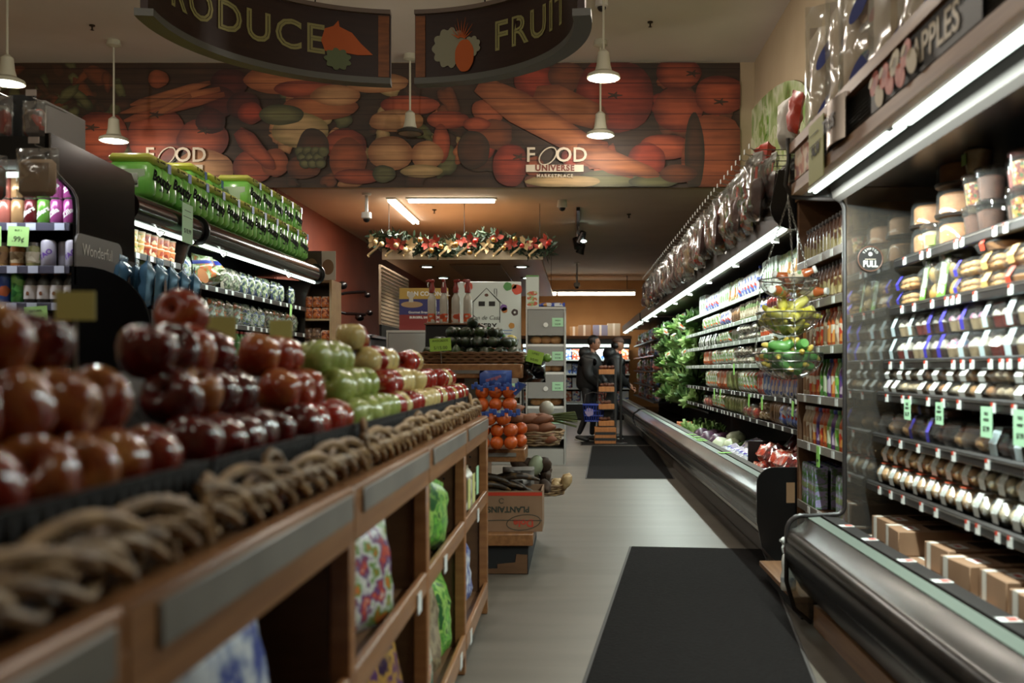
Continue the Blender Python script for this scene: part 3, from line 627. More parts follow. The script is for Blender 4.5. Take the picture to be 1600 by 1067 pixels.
def pulp_tray(y0, y1, label):
    t = thing('fruit_tray', label, 'tray', (-.685, (y0+y1)/2, 1.045)); ln = y1-y0
    put('floor', B().box((0, 0, -.02), (.31, ln-.03, .012), 0, .004).mesh('tray_floor', M_PULP), t)
    for s in (-1, 1):
        b = B(); n = int(ln/.03)
        b.add([(s*.155, -ln/2, -.025), (s*.155, ln/2, -.025), (s*.175, ln/2, .028), (s*.175, -ln/2, .028), (s*.168, -ln/2, .028), (s*.168, ln/2, .028), (s*.148, ln/2, -.02), (s*.148, -ln/2, -.02)], [(0, 1, 2, 3), (3, 2, 5, 4), (4, 5, 6, 7), (0, 7, 6, 1), (0, 3, 4, 7), (1, 6, 5, 2)])
        for i in range(n): b.box((s*.168, -ln/2+.015+i*ln/n, .0), (.008, .012, .05), 0, .003)
        put('side_wall', b.mesh('tray_side', M_PULP), t)
        put('end_wall', B().box((0, s*ln/2, .0), (.31, .01, .05), 0, .003).mesh('tray_end', M_PULP), t)
    # stepped insert that carries the upper rows
    put('stepped_insert', B().prism([(-.15, -.02), (.06, -.02), (-.02, .09), (-.15, .15)], -ln/2+.03, ln/2-.03, lambda a, b, d: (a, d, b)).mesh('tray_insert', M_PULP), t)
ar = random.Random(21)
def pile(y0, kinds, rows, where, key, x0=-.56, step=.048):
    """rows[k] = (number of apples, offset along y) from the front lowest row up"""
    ln = rows[0][0]*.094; pulp_tray(y0-.03, y0+ln+.03, 'black pulp tray under the '+where)
    for k, (n, off) in enumerate(rows):
        for i in range(n):
            kd = kinds[k][i % len(kinds[k])] if isinstance(kinds[k], (list, tuple)) else kinds[k]
            x = x0-step*k+ar.uniform(-.008, .004); z = 1.083+.072*k+ar.uniform(-.002, .002); y = y0+.047+off+i*.0945
            lb = f'{LOOK[kd]}, {nth(i)} along the {["lowest", "second", "third", "topmost"][k]} row of {key}'
            if ar.random() < .6: rot = (ar.uniform(.9, 1.7), ar.uniform(-.4, .4), ar.uniform(-2.2, .6))
            else: rot = (ar.uniform(-.5, .5), ar.uniform(-.5, .5), ar.uniform(0, 6))
            AP[kd].place(lb, (x, y, z), rot, 'apples of '+key, ar.uniform(.97, 1.02))
pile(.80, ['gala', 'gala', ['gala', 'dark'], 'gala'], [(6, 0), (5, .047), (4, .0945), (2, .14)], 'nearest two toned apples', 'the nearest pyramid', -.565)
pile(1.44, [['dark'], ['dark', 'gala', 'dark'], ['dark', 'dark', 'orange'], ['orange']], [(5, 0), (4, .047), (4, .05), (1, .33)], 'dark red apples', 'the dark pyramid', -.57)
pile(1.98, [['dark', 'red', 'red', 'orange'], 'orange', 'orange', 'orange'], [(4, 0), (3, .03), (3, .05), (0, 0)], 'orange red apples', 'the orange pyramid')
pile(2.42, ['green', 'green', 'green', 'green'], [(6, 0), (5, .03), (4, .02), (0, 0)], 'green apples', 'the green pyramid')
pile(3.06, [['red', 'pale', 'red', 'red', 'pale', 'pale'], ['red', 'red', 'pale', 'pale', 'pale'], ['pale', 'red', 'pale', 'pale'], ['pale', 'red']], [(6, 0), (5, .047), (4, .06), (2, .02)], 'pale and red apples', 'the mixed pyramid')
pile(3.70, [['pale', 'pale', 'red', 'pale', 'red'], ['pale', 'red', 'red', 'red'], ['red', 'red', 'pale'], []], [(5, 0), (4, .047), (3, .09), (0, 0)], 'fifth tray apples', 'the fifth pyramid')
pile(4.26, [['red', 'pale', 'red', 'red', 'pale', 'red'], ['red', 'red', 'pale', 'red', 'red'], [], []], [(6, 0), (5, .05), (0, 0), (0, 0)], 'far end red apples', 'the far end pyramid')
# loose apples lying in the willow under the trays
for i, (x, y) in enumerate(((-.5, 1.62), (-.5, 1.75), (-.505, 2.02), (-.5, 4.3))): AP['dark'].place(f'dark red apple lying low in the willow weave, {nth(i)} from the near end', (x, y, 1.0), (.4*i, .5, i), None, .62)
def card(label, loc, wd, ht, rot, m, lines=(), stake=0, cat='sign', name='price_sign'):
    t = thing(name, label, cat, loc, rot)
    put('card', B().box((0, 0, 0), (wd, .003, ht)).mesh('card', m), t)
    for s, sz, dz in lines: put('lettering', txt(s, sz, M_INK, 0, .0004), t, (0, -.0022, dz), FACE_CAM)
    if stake: put('stake', B().tube([(0, .003, -ht/2+.02), (0, .003, -stake)], .003, 6).mesh('stake', M_WIRE), t)
    return t
card('yellow green price card standing behind the dark red apples', (-.865, 1.72, 1.31), .066, .05, (0, 0, .1), M_YTAG, (), .345)
card('wide yellow green price card behind the orange apples', (-.92, 2.55, 1.305), .095, .06, (0, 0, .05), M_YTAG, (), .34)
card('tall yellow green price card behind the green apples', (-.86, 2.9, 1.305), .065, .075, (0, 0, 0), M_YTAG, (), .34)
card('small pale green card tip behind the far green apples', (-1.03, 3.6, 1.28), .03, .06, (0, .5, 0), M_GTAG, (), .3)

# bagged goods standing in the open bays
def pouch(name, w_, t_, h, mats, mids=None, seed=0, nx=7, nz=9): return B().pillow(w_, t_, h, 0, None, nx, nz, seed=seed, mids=mids).mesh(name, mats, 60)
P_CAND = prnt('sweets_bag_print', ['#c8c4bf', '#c8532a', '#5d3a6e', '#d8d3cc', '#5f8a3a', '#c06a30'], 17, .35, 'noise'); P_PURP = prnt('purple_bag_print', ['#3d2446', '#54305c', '#b0863a', '#2e1a36'], 17, .35, 'noise')
P_LIME = prnt('lime_bag_print', ['#5ea03a', '#7fc04a', '#3d7a36', '#a0c860', '#2f5a30'], 17, .35, 'noise'); P_BROWN = prnt('kraft_bag_print', ['#8a7656', '#5e4c34', '#a09070', '#746044'], 17, .35, 'noise'); P_TEAL = prnt('teal_bag_print', ['#5aa088', '#a8442c', '#d0c0a8', '#4a8f7c', '#7a3a2a'], 17, .35, 'noise')
P_BLUEW = prnt('blue_white_bag_print', ['#c9cdd6', '#2c3f98', '#aab2c8', '#dfe1e6'], 17, .35, 'noise'); P_YEL = prnt('mustard_bag_print', ['#a8862e', '#6d4a20', '#c0a050'], 17, .35, 'noise'); P_BOOK = prnt('pink_box_print', ['#c08a80', '#b85040', '#d8c8b8', '#6a6a70'], 17, .35, 'noise')
for lb, m, x, y, z, w_, h, rz, tilt, sd in (
    ('orange and white snack bag with fruit picture in the second open bay', P_CAND, -.52, 2.42, .555, .3, .27, 1.2, -.12, 1), ('purple snack bag leaning behind the orange and white one', P_PURP, -.58, 2.74, .555, .24, .3, 1.35, -.1, 2),
    ('white snack bag with a teal corner in the second bay', P_BLUEW, -.53, 2.12, .555, .16, .2, 1.4, -.1, 3), ('lime green bag tipped over in the third open bay', P_LIME, -.5, 3.45, .575, .26, .24, 1.45, .0, 4),
    ('brown kraft bag on the low shelf of the third bay', P_BROWN, -.505, 3.45, .112, .3, .34, 1.5, -.1, 5), ('teal and red patterned bag low in the third bay', P_TEAL, -.5, 3.2, .11, .3, .3, 1.5, -.1, 6),
    ('mustard bag on the low shelf of the second bay', P_YEL, -.5, 2.35, .11, .22, .28, 1.4, -.1, 7), ('dark purple bag low in the second bay', P_PURP, -.505, 2.68, .112, .3, .36, 1.4, -.12, 8),
    ('blue and white bag in the nearest open bay', P_BLUEW, -.54, 1.55, .555, .28, .26, 1.4, -.12, 9), ('second blue and white bag behind its twin in the nearest bay', P_BLUEW, -.6, 1.3, .555, .26, .25, 1.3, -.1, 10),
    ('white and orange printed bag low in the nearest bay', P_CAND, -.5, 1.5, .112, .3, .36, 1.5, -.08, 14), ('kraft bag standing low beside it in the nearest bay', P_BROWN, -.52, 1.15, .112, .28, .34, 1.4, -.08, 15), ('brown bag upright at the far side of the second bay low shelf', P_BROWN, -.5, 2.12, .112, .24, .32, 1.5, -.06, 16),
    ('pale dried goods bag on the middle shelf of the third bay', P_BROWN, -.51, 3.12, .557, .22, .24, 1.5, -.08, 17), ('lime bag low at the end of the third bay', P_LIME, -.5, 3.74, .112, .2, .3, 1.5, -.06, 18), ('violet bag on the middle shelf of the last bay', P_PURP, -.53, 4.1, .557, .2, .26, 1.5, -.08, 19), ('teal bag low at the near side of the last bay', P_TEAL, -.5, 4.05, .112, .2, .3, 1.5, -.08, 20),
    ('clear bag of pale dried goods in the last bay', None, -.48, 4.42, .555, .22, .2, 1.5, -.05, 11), ('pink printed carton low in the last bay', P_BOOK, -.52, 4.3, .11, .2, .34, 1.5, -.08, 12), ('white boxed carton beside the pink one in the last bay', P_BLUEW, -.51, 4.6, .11, .2, .3, 1.5, -.08, 13)):
    t = thing('snack_bag', lb, 'bag', (x-.012, y, z+.003), (0, 0, rz))
    mm = m or prnt('dried_goods_print', ['#a89a80', '#c8c0b0', '#8a7a60'], 20)
    put('pouch', pouch('bay_pouch', w_*1.15, .08, h*.98, mm, seed=sd), t, (0, 0, 0), (tilt, .25 if 'tipped' in lb else 0, 0))
    put('top_seal', B().box((0, 0, h*1.0), (w_*1.08, .004, h*.07)).mesh('bay_seal', mm), t, (0, 0, 0), (tilt, .25 if 'tipped' in lb else 0, 0))
for i, (y, z, dx) in enumerate(((4.08, .69, 0), (4.2, .70, .006), (4.32, .72, .01))): card(f'yellow green card hanging in the last open bay, {nth(i)} from the near post', (TX+.012+dx, y, z), .08, .12, (0, 0, PI/2), M_YTAG if i < 2 else M_MINT, name='hanging_card')

# ================================================================ avocado island beyond the table
isl = thing('produce_island', 'stepped oak island with avocados above and oranges below', 'display stand', (-.9, 5.85, 0))
put('top_tier', B().box((.0, 1.2, 1.19), (1.16, 2.4, .085), 0, .006).mesh('tier', M_OAKH), isl)
put('price_strip', B().box((.05, -.003, 1.185), (.9, .006, .02)).mesh('strip', M_GREYRAIL), isl)
put('core', B().box((-.1, 1.3, .6), (.62, 2.0, 1.14)).mesh('core', M_OAKD), isl)
put('middle_tray', B().box((.1, .16, .695), (1.0, .36, .075), 0, .005).mesh('tray', M_OAKH), isl)
put('price_strip', B().box((.2, -.023, .7), (.7, .006, .022)).mesh('strip', M_GREYRAIL), isl)
put('lower_tier', B().box((.12, .6, .205), (1.06, 1.3, .07), 0, .005).mesh('lowtier', M_OAKH), isl)
put('base', B().box((.1, .6, .085), (1.04, 1.24, .17)).mesh('base', M_BLKMAT), isl)
put('torn_veneer', B().prism([(.38, .005), (.615, .005), (.615, .115), (.55, .118), (.545, .07), (.44, .06), (.44, .035), (.38, .033)], -.026, -.02, onY).mesh('torn_veneer', M_OAKD), isl, label='bare wood patch where the black veneer tore')
for x in (-.3, .32): put('post', B().box((x, .3, .7), (.05, .05, 1.0)).mesh('post', M_OAKD), isl)
# avocado tray
av = thing('avocado_basket', 'low brown woven tray holding the avocado pile', 'basket', (-.63, 6.2, 1.235))
put('floor', B().box((0, 0, .012), (.6, .6, .02)).mesh('av_floor', M_WICKD), av)
bb = B()
for s in range(4):
    r0 = .31; pts = [(x_, y_, .012+.016*s+.004*math.sin(i*2.4+s*PI)) for i, (x_, y_) in enumerate([( -r0+2*r0*j/24, -r0) for j in range(24)]+[(r0, -r0+2*r0*j/24) for j in range(24)]+[(r0-2*r0*j/24, r0) for j in range(24)]+[(-r0, r0-2*r0*j/24) for j in range(24)])]
    bb.tube(pts, .0095, 5, 0, None, True)
put('woven_rim', bb.mesh('av_rim', mat('brown_cane', '#6b4a2c', .5, nz=(40, '#59391f'), bump=.3)), av)
M_AVO = mat('avocado_skin', '#232a1c', .38, nz=(45, '#323c26'), bump=.5, rnd=.3); M_AVOG = mat('green_avocado_skin', '#3a4a26', .35, nz=(40, '#2b3a1d'), bump=.4)
avm = B().blob((0, 0, 0), (.036, .036, .052), 16, 0, None, lambda p: Vector((p.x*(1-.22*p.z*(p.z > 0)), p.y*(1-.22*p.z*(p.z > 0)), p.z))).mesh('avocado', M_AVO, 60); avg = avm.copy(); avg.materials[0] = M_AVOG
avs = B().lathe([(0, .05), (.006, .05), (.005, .056), (0, .056)], 8).mesh('avo_stem', M_STEM)
PA = [Proto('avocado', 'avocado').part('flesh', m).part('stem', avs) for m in (avm, avg)]
vr = random.Random(8); ct = 0
for ly, (nx, ny, zz) in enumerate(((7, 5, .075), (6, 4, .14), (4, 2, .2), (1, 1, .262))):
    for j in range(ny):
        for i in range(nx):
            x = -.63+(i-(nx-1)/2)*.083+(.04 if j % 2 else 0)*(.5)+vr.uniform(-.004, .004); y = 5.955+ly*.05+j*.086+vr.uniform(-.004, .004)
            rt = (PI/2+vr.uniform(-.5, .5), vr.uniform(-.4, .4), vr.uniform(-.5, .5)) if not (ly == 0 and j == 0 and i == 2) else (0, 0, 0)
            PA[1 if vr.random() < .2 else 0].place(f'avocado, {nth(i)} across {"front second third fourth fifth".split()[j]} row of {["the bottom", "the second", "the third", "the top"][ly]} layer of the avocado pile', (x, y, 1.235+zz-.01), rt, 'avocados in the woven tray', vr.uniform(.88, 1.0))
for i, (x, y, z) in enumerate(((-.52, 6.42, 1.42), (-.42, 6.36, 1.385))):
    thing('lemon', ['yellow lemon on the back of the avocado pile', 'second yellow lemon beside the avocado pile end'][i], 'lemon', (x, y, z), (1.2, .3, i), me=B().blob((0, 0, 0), (.035, .035, .048), 14, 0, None, lambda p: Vector((p.x*(1-abs(p.z)**3*.4), p.y*(1-abs(p.z)**3*.4), p.z))).mesh('lemon', mat('lemon_skin', '#c2b24c', .4, bump=.3)))
card('lime green price card in front of the avocados', (-.795, 5.835, 1.345), .125, .075, (0, -.06, 0), M_GTAG if 0 else mat('lime_price_card', '#9cc24a', .6), (('AVOCADOS', .017, .022), ('5/15.00', .027, -.02)), .115)
# dark box riser and dressing bottles
bx = thing('display_riser', 'black box riser behind the avocados carrying bottles', 'riser', (-.82, 6.85, 1.233))
put('body', B().box((0, 0, .13), (.36, .5, .26), 0, .006).mesh('riser_body', M_BLKMAT), bx); put('top_board', B().box((0, 0, .267), (.37, .52, .012), 0, .003).mesh('riser_top', M_OAKD), bx)
M_JUICE = mat('cloudy_citrus_drink', '#b4aea2', .25); M_ORPR = prnt('orange_fruit_label', ['#b8b2a6', '#c8562c', '#b8b2a6', '#a8401e', '#5f7a3a'], 34); M_TRIG = mat('red_brown_trigger', '#7d2116', .35)
def spray_proto(name='spray_bottle'):
    body = B().lathe([(0, 0), (.026, 0), (.029, .006), (.029, .15), (.027, .17), (.017, .19), (.013, .196), (.013, .21)], 18, 0, None, [1, 1, 1, 0, 0, 0, 0]).mesh('sb', [M_JUICE, M_JUICE])
    lab = B().lathe([(.0294, .012), (.0296, .02), (.0296, .06), (.0294, .066)], 18).mesh('sl', M_ORPR)
    cap = B().lathe([(.014, .205), (.02, .207), (.021, .235), (.015, .25), (.012, .275)], 12).mesh('sc', M_TRIG)
    head = B().box((0, -.008, .285), (.018, .05, .022), 0, .004).tube([(0, -.03, .285), (0, -.046, .283)], .005, 6).mesh('sh', M_TRIG)
    trg = B().tube([(0, -.026, .277), (0, -.034, .262), (0, -.03, .243)], [.005, .004, .003], 6).mesh('st', M_WHITE)
    return Proto(name, 'bottle').part('body', body).part('label', lab).part('collar', cap).part('spray_head', head).part('trigger', trg)
SP = spray_proto()
for i, x in enumerate((-.965, -.885, -.805, -.725)): SP.place(f'citrus spray bottle with red top, {nth(i)} along the front of the black riser', (x, 6.67, 1.506), (0, 0, -.9+.9*(i % 3)), 'red topped spray bottles on the riser')
M_TEA = mat('dark_tea', '#3a2013', .15); P_MIX = [prnt('mixed_label_%d' % i, c, 40) for i, c in enumerate((['#b8402c', '#d8d0c4', '#3f6a3a', '#c88a3a'], ['#2c3f8a', '#d0d0d0', '#b0382a', '#e0d8c8'], ['#8a4a2a', '#c8b89a', '#3a6a40', '#d0a040'], ['#b8b0a8', '#2a3f80', '#6a3a80', '#d8a050']))]
def bottle(name, r, h, body, lab, cap, neck=.35, n=14):
    b = B().lathe([(0, 0), (r*.92, 0), (r, h*.03), (r, h*.62), (r*.85, h*.72), (r*neck, h*.85), (r*neck, h*.93)], n).mesh('b_body', body)
    l = B().lathe([(r*1.015, h*.14), (r*1.02, h*.16), (r*1.02, h*.55), (r*1.015, h*.57)], n).mesh('b_label', lab)
    c = B().lathe([(r*neck*1.15, h*.9), (r*neck*1.2, h*.91), (r*neck*1.2, h*.99), (r*neck*1.1, h), (0, h)], n).mesh('b_cap', cap)
    return Proto(name, 'bottle').part('body', b).part('label', l).part('cap', c)
CAPB = mat('blue_cap', '#2b3a96', .35); CAPK = mat('dark_cap', '#2a211c', .4); CAPG = mat('green_cap', '#3a7a3c', .4); CAPR = mat('red_cap', '#b0301f', .4); CAPW = M_WHITE; CAPT = mat('tan_cap', '#8a6238', .5)
PB = [bottle('dressing_bottle', .03, .2, M_TEA, P_MIX[0], CAPG), bottle('dressing_bottle', .027, .18, M_TEA, P_MIX[1], CAPB), bottle('dressing_bottle', .03, .16, M_TEA, P_MIX[2], CAPK), bottle('dressing_bottle', .026, .17, M_JUICE, P_MIX[3], CAPB)]
LB = ['brown bottle with green cap', 'slim bottle with blue cap', 'squat bottle with dark cap', 'pale bottle with blue cap']
for i in range(14):
    k = [0, 2, 1, 3][i % 4]; row = i % 2; q = i//2
    PB[k].place(f'{LB[k]}, {nth(q)} along {["aisle", "inner"][row]} line beside the black riser', (-.585+.03*q*.5-.06*row, 6.72+q*.12, 1.2335), (0, 0, i), 'small bottles beside the riser', 1.25 if q < 2 else 1.1)
# mesh bags of oranges
M_ORA = mat('orange_peel', '#c85a1c', .4, nz=(60, '#b84e14'), bump=.4, rnd=.08); M_BLUEF = mat('blue_netting_film', '#3c5a9c', .35, nz=(20, '#2c3f86')); M_NET = clear('orange_net', '#e8b890', .12, .4, .3)
orm = B().blob((0, 0, 0), .039, 16).mesh('orange', M_ORA, 60)
def orange_bag(label, loc, rows, seed, head=True):
    t = thing('orange_bag', label, 'bag', loc); q = random.Random(seed)
    for k, n in enumerate(rows):
        for i in range(n):
            for d in (0, 1): put('orange', orm, t, ((i-(n-1)/2)*.079+q.uniform(-.004, .004), .075*d+(k % 2)*.02, .04+k*.07), (q.random()*6, q.random()*6, 0))
    w_ = rows[0]*.042; H = len(rows)*.072
    bd = B()
    for i in range(16):
        x = -w_+2*w_*i/15; bd.box((x, -.045+.008*math.sin(i*2.3), H+.012*math.sin(i*1.7)), (2*w_/14, .006, .03+.012*math.sin(i*3.1)), 0, .003, TR((0, 0, 0), (0, 0, 0)))
    put('film_band', bd.mesh('film_band', M_BLUEF), t)
    if head:
        hd = B().pillow(w_*1.5, .05, .1, 0, TR((.0, .03, H-.005)), 6, 5, wr=.4, seed=seed)
        put('bag_header', hd.mesh('bag_header', M_BLUEF), t); put('lettering', txt('oranges', .03, mat('header_orange', '#c8632a', .5), 0, .0005), t, (-.01, -.01, H+.05), (PI/2, -.3, 0))
        put('gathered_end', B().tube([(w_*.9, -.02, H*.7), (w_*1.15, -.03, H*.9), (w_*1.25, -.03, H*1.15)], [.012, .01, .03], 8).mesh('gath', M_BLUEF), t)
orange_bag('lower mesh bag of oranges on the middle tray', (-.5, 5.76, .734), (4, 4, 3), 1, False)
orange_bag('upper mesh bag of oranges with blue header', (-.47, 5.8, .955), (3, 3), 2)
for i, (x, y, z) in enumerate(((-.33, 5.93, .775), (-.335, 6.01, .775), (-.33, 5.97, .845))): thing('orange', ['loose orange at the aisle end of the middle tray', 'loose orange behind the first on the middle tray', 'loose orange resting on two others'][i], 'orange', (x, y, z), (i, 1, 0), me=orm)
# plantain carton, its print upside down
M_CARD = mat('kraft_cardboard', '#86654a', .7, nz=(8, '#8f6f54')); M_CARDD = mat('cardboard_inside', '#7a5634', .75)
cb = thing('plantain_carton', 'open kraft carton printed plantains upside down on the low tier', 'carton', (-.46, 6.06, .241))
put('box_wall', B().box((0, -.17, .12), (.52, .008, .24)).mesh('cw', M_CARD), cb); put('box_wall', B().box((0, .17, .12), (.52, .008, .24)).mesh('cw', M_CARD), cb)
for s in (-1, 1): put('box_wall', B().box((s*.257, 0, .12), (.008, .34, .24)).mesh('cw', M_CARD), cb)
put('box_floor', B().box((0, 0, .006), (.51, .33, .01)).mesh('cf', M_CARDD), cb)
put('red_band', B().box((0, -.1752, .222), (.52, .001, .02)).mesh('rb', M_RED), cb)
put('lettering', txt('PLANTAINS', .048, mat('carton_ink', '#2b3328', .6), .0015, .0004), cb, (.06, -.1752, .132), (PI/2, PI, 0))
put('lettering', txt('Dole', .06, mat('carton_red', '#b8402c', .6), .002, .0004), cb, (.15, -.1752, .052), (PI/2, PI, 0))
put('logo_line', B().tube([(-.26, -.175, .055), (-.0, -.175, .068), (.26, -.175, .066)], .0022, 5).mesh('ll', mat('carton_ink', '#2b3328')), cb)
put('logo_outline', B().tube([(.15+.1*math.cos(a)*(1.0), -.175, .055+.045*math.sin(a)+.01*math.cos(a)) for a in [i*2*PI/24 for i in range(24)]], .002, 5, 0, None, True).mesh('lo', mat('carton_ink', '#2b3328')), cb)
put('crate_mark', B().tube([(.02+.014*math.cos(a), -.175, .182+.014*math.sin(a)) for a in [.5+i*.27 for i in range(20)]], .002, 5).mesh('cm', mat('carton_ink', '#2b3328')), cb)
M_PLANT = mat('overripe_plantain', '#33261a', .5, nz=(25, '#7a5a30', .5, .72), bump=.2)
for i in range(13):
    a = vr.uniform(-.3, .3); x = -.46+vr.uniform(-.1, .12); y = 5.95+(i % 5)*.055; z = .44+.045*(i//5); ln = .16
    pts = [(ln*(k/6-.5)*2*.8, 0, .03*math.sin(PI*k/6)) for k in range(7)]
    thing('plantain', f'blackened plantain, {nth(i)} from the bottom of the carton heap', 'plantain', (x, y, z), (vr.uniform(-.4, .4), vr.uniform(-.1, .1), a), 'plantains in the carton', B().tube(pts, [.007, .016, .02, .021, .02, .015, .006], 8).mesh('plantain', M_PLANT, 60))
# side baskets of roots along the aisle
def round_basket(label, loc, r, h):
    t = thing('root_basket', label, 'basket', loc)
    for s in range(int(h/.016)):
        rr = r*(.78+.22*s/(h/.016)); put('woven_ring', B().tube([(rr*math.cos(a), rr*math.sin(a)*1.25, .012+s*.016+.004*math.sin(a*9+s*PI)) for a in [i*2*PI/36 for i in range(36)]], .008, 5, 0, None, True).mesh('wring', M_WICK), t)
    put('floor', B().lathe([(0, 0), (r*.8, 0), (r*.8, .012), (0, .012)], 20).mesh('wfloor', M_WICKD), t)
    put('hook_bracket', B().box((-r*.8, 0, h*.6), (.06, .03, .02)).mesh('hb', M_BLKMAT), t)
round_basket('woven basket of sweet potatoes hung on the island side', (-.27, 6.62, .70), .2, .1)
round_basket('woven basket of white roots hung low on the island side', (-.24, 6.85, .345), .2, .09)
M_SWP = mat('sweet_potato_skin', '#7d4a30', .6, nz=(14, '#8f5a3c'), bump=.3, rnd=.12); M_YAM = mat('brown_yam_skin', '#3c2c20', .8, nz=(20, '#4e3a2a'), bump=.6); M_GING = mat('pale_root_skin', '#a8895c', .6, nz=(20, '#bda072'), bump=.4, rnd=.1)
def root(q, r0, wob=.25, taper=.8):
    return lambda p: Vector((p.x*(1-.5*abs(p.z)**3)+.12*math.sin(p.z*2.2+q), p.y*(1-.5*abs(p.z)**3), p.z))*(1+wob*.35*noise.noise(p*1.6+Vector((q, 0, 0))))
for i in range(28):
    ly = i//9; x = -.36+(i % 3)*.085-.015*ly; y = 6.45+((i//3) % 3)*.105+ly*.025; z = .755+ly*.06
    thing('sweet_potato', f'sweet potato, {nth(i % 9)} in the {["bottom", "second", "third", "top"][ly]} layer of the side basket', 'sweet potato', (x, y, z), (vr.uniform(-.2, .2), PI/2+vr.uniform(-.3, .3), vr.uniform(-.5, .5)), 'sweet potatoes in the side basket', B().blob((0, 0, 0), (.032, .032, .075), 12, 0, None, root(i, 1)).mesh('sweetpotato', M_SWP, 60))
for i in range(15): thing('brown_yam', f'rough brown yam, {nth(i)} from the front under the sweet potatoes', 'yam', (-.37+.085*(i % 3), 6.42+.12*((i//3) % 3)+.04*(i//9), .45+.085*(i//9)+.05*((i//3) % 2)), (.2, PI/2-.3, i), 'brown yams below the sweet potatoes', B().blob((0, 0, 0), (.042, .04, .078), 12, 0, None, root(i+5, 1, .6)).mesh('yam', M_YAM, 60))
for i in range(16): thing('ginger_root', f'pale knobbly root, {nth(i)} from the front in the low basket', 'root', (-.3+.075*(i % 4)+.01, 6.72+.08*(i//4), .405+.03*(i % 2)), (i, .6, i*2), 'pale roots in the low basket', B().blob((0, 0, 0), (.035, .032, .05), 12, 0, None, root(i+9, 1, 1.0)).mesh('ginger', M_GING, 60))
thing('turnip', 'white turnip beside the sweet potatoes', 'turnip', (-.2, 6.75, .93), (.3, .2, 0), me=B().blob((0, 0, 0), (.05, .05, .05), 14, 0, None, lambda p: p*(1+.15*max(0, p.z))).mesh('turnip', mat('turnip_white', '#b8b4a4', .4)))
thing('white_squash', 'pale green squash between the brown yams', 'squash', (-.26, 6.42, .58), (.2, .3, 0), me=B().blob((0, 0, 0), (.05, .05, .07), 14).mesh('squash', mat('pale_squash', '#8f987a', .5, nz=(10, '#a2aa8c'))))
thing('plastic_bag', 'crumpled clear bag lying on the brown yams', 'bag', (-.36, 6.24, .46), (0, 0, .2), me=B().pillow(.2, .12, .13, 0, None, 7, 7, wr=.6, seed=4).mesh('cbag', mat('milky_bag_film', '#8d8882', .2, spec=.8), 60))
sb = B(); gr = random.Random(17)
for i in range(26):
    a = gr.uniform(-.25, .4); d = Vector((math.cos(a), gr.uniform(-.25, .1), math.sin(a)*.7)); sb.tube([(0, gr.uniform(-.03, .03), gr.uniform(-.02, .02)), d*.14, d*.26+Vector((0, 0, -.015))], [.006, .005, .002], 5)
sc = thing('scallion_bunch', 'bunch of green scallions poking out over the aisle', 'scallions', (-.25, 6.75, .865)); put('leaf', sb.mesh('scallion_leaf', mat('scallion_green', '#4d5a34', .5, nz=(9, '#67703f'))), sc)
put('white_stalk', B().tube([(-.16, 0, 0), (.02, 0, 0)], .03, 10).mesh('stalk', mat('scallion_white', '#b8b8a0', .5)), sc)
pb_ = thing('black_produce_bag', 'black bag of limes hung at the avocado shelf corner', 'bag', (-.27, 6.12, 1.12), (0, 0, .3)); put('pouch', B().pillow(.17, .12, .13, 0, None, 7, 6, wr=.5, seed=8).mesh('bpouch', mat('black_bag_film', '#141212', .2), 60), pb_)
for i in range(4): thing('lime', f'green lime on the black bag, {nth(i)} from the avocado pile', 'lime', (-.31+.045*i, 6.12-.01*i, 1.262+.008*(i % 2)), (1, i, 0), 'limes on the black bag', B().blob((0, 0, 0), (.026, .026, .031), 12).mesh('lime', mat('lime_skin', '#4f7a2c', .35, nz=(20, '#6a9238'))))
card('lime green price card stuck over the limes', (-.25, 6.06, 1.275), .1, .075, (0, .25, 0), mat('lime_price_card', '#9cc24a'), (('LIMES', .018, .02), ('5/2.00', .02, -.018)), .08)
# ================================================================ near refrigerated case on the right
NY0, NY1 = 1.0, 4.7
nc = thing('refrigerated_case', 'black open refrigerated case of baked goods with clear end panel', 'display case', (1.5, NY1, 0))
def ncp(name, me, label=None): return put(name, me, nc, (-1.5, -NY1, 0), None, label)
YM = (NY0+NY1)/2; YL = NY1-NY0
BUMP = [(1.16, .0), (1.16, .14), (1.06, .17), (1.0, .27)]+arc(1.045, .40, .055, 190, 100, 5)+[(1.09, .497), (1.2, .505), (1.235, .495), (1.25, .40), (1.28, .33), (2.08, .33), (2.08, 0)]
ncp('base', B().prism(BUMP, NY0, NY1-.012, onY).mesh('case_base', M_DARKMETAL, 30))
ncp('bumper_strip', B().prism([(.996, .30), (.985, .32), (.985, .375), (.996, .395)], NY0, NY1-.02, onY).mesh('bumper_strip', mat('black_bumper_rubber', '#191716', .3)))
ncp('lip_strip', B().prism([(1.09, .4985), (1.145, .503), (1.145, .507), (1.09, .503)], NY0, NY1-.02, onY).mesh('lip_strip', mat('green_grey_lip', '#6f7a70', .35, .3)))
ncp('lip_strip', B().prism([(1.158, .5055), (1.232, .499), (1.232, .504), (1.158, .51)], NY0, NY1-.02, onY).mesh('lip_strip2', mat('dark_tag_channel', '#2b2827', .4)))
ncp('back_panel', B().box((2.05, YM, 1.2), (.04, YL-.03, 1.72)).mesh('case_back', M_BLKMAT))
ncp('roof', B().box((1.62, YM, 2.085), (.9, YL-.03, .05)).mesh('case_roof', M_BLACK))
ncp('kick_plank', B().box((1.12, 3.9, .05), (.02, 1.5, .1)).mesh('kick_plank', M_TRIM))
M_RAIL = mat('black_shelf_rail', '#1d1a19', .35)
NSH = [(1.707, 'top', .05), (1.486, 'second', .03), (1.235, 'cupcake', 0), (1.087, 'fourth', -.03), (.896, 'fifth', -.05), (.676, 'sixth', -.08)]
TAGW = mat('tag_paper', '#d9dcd8', .6)
tr_ = random.Random(2)
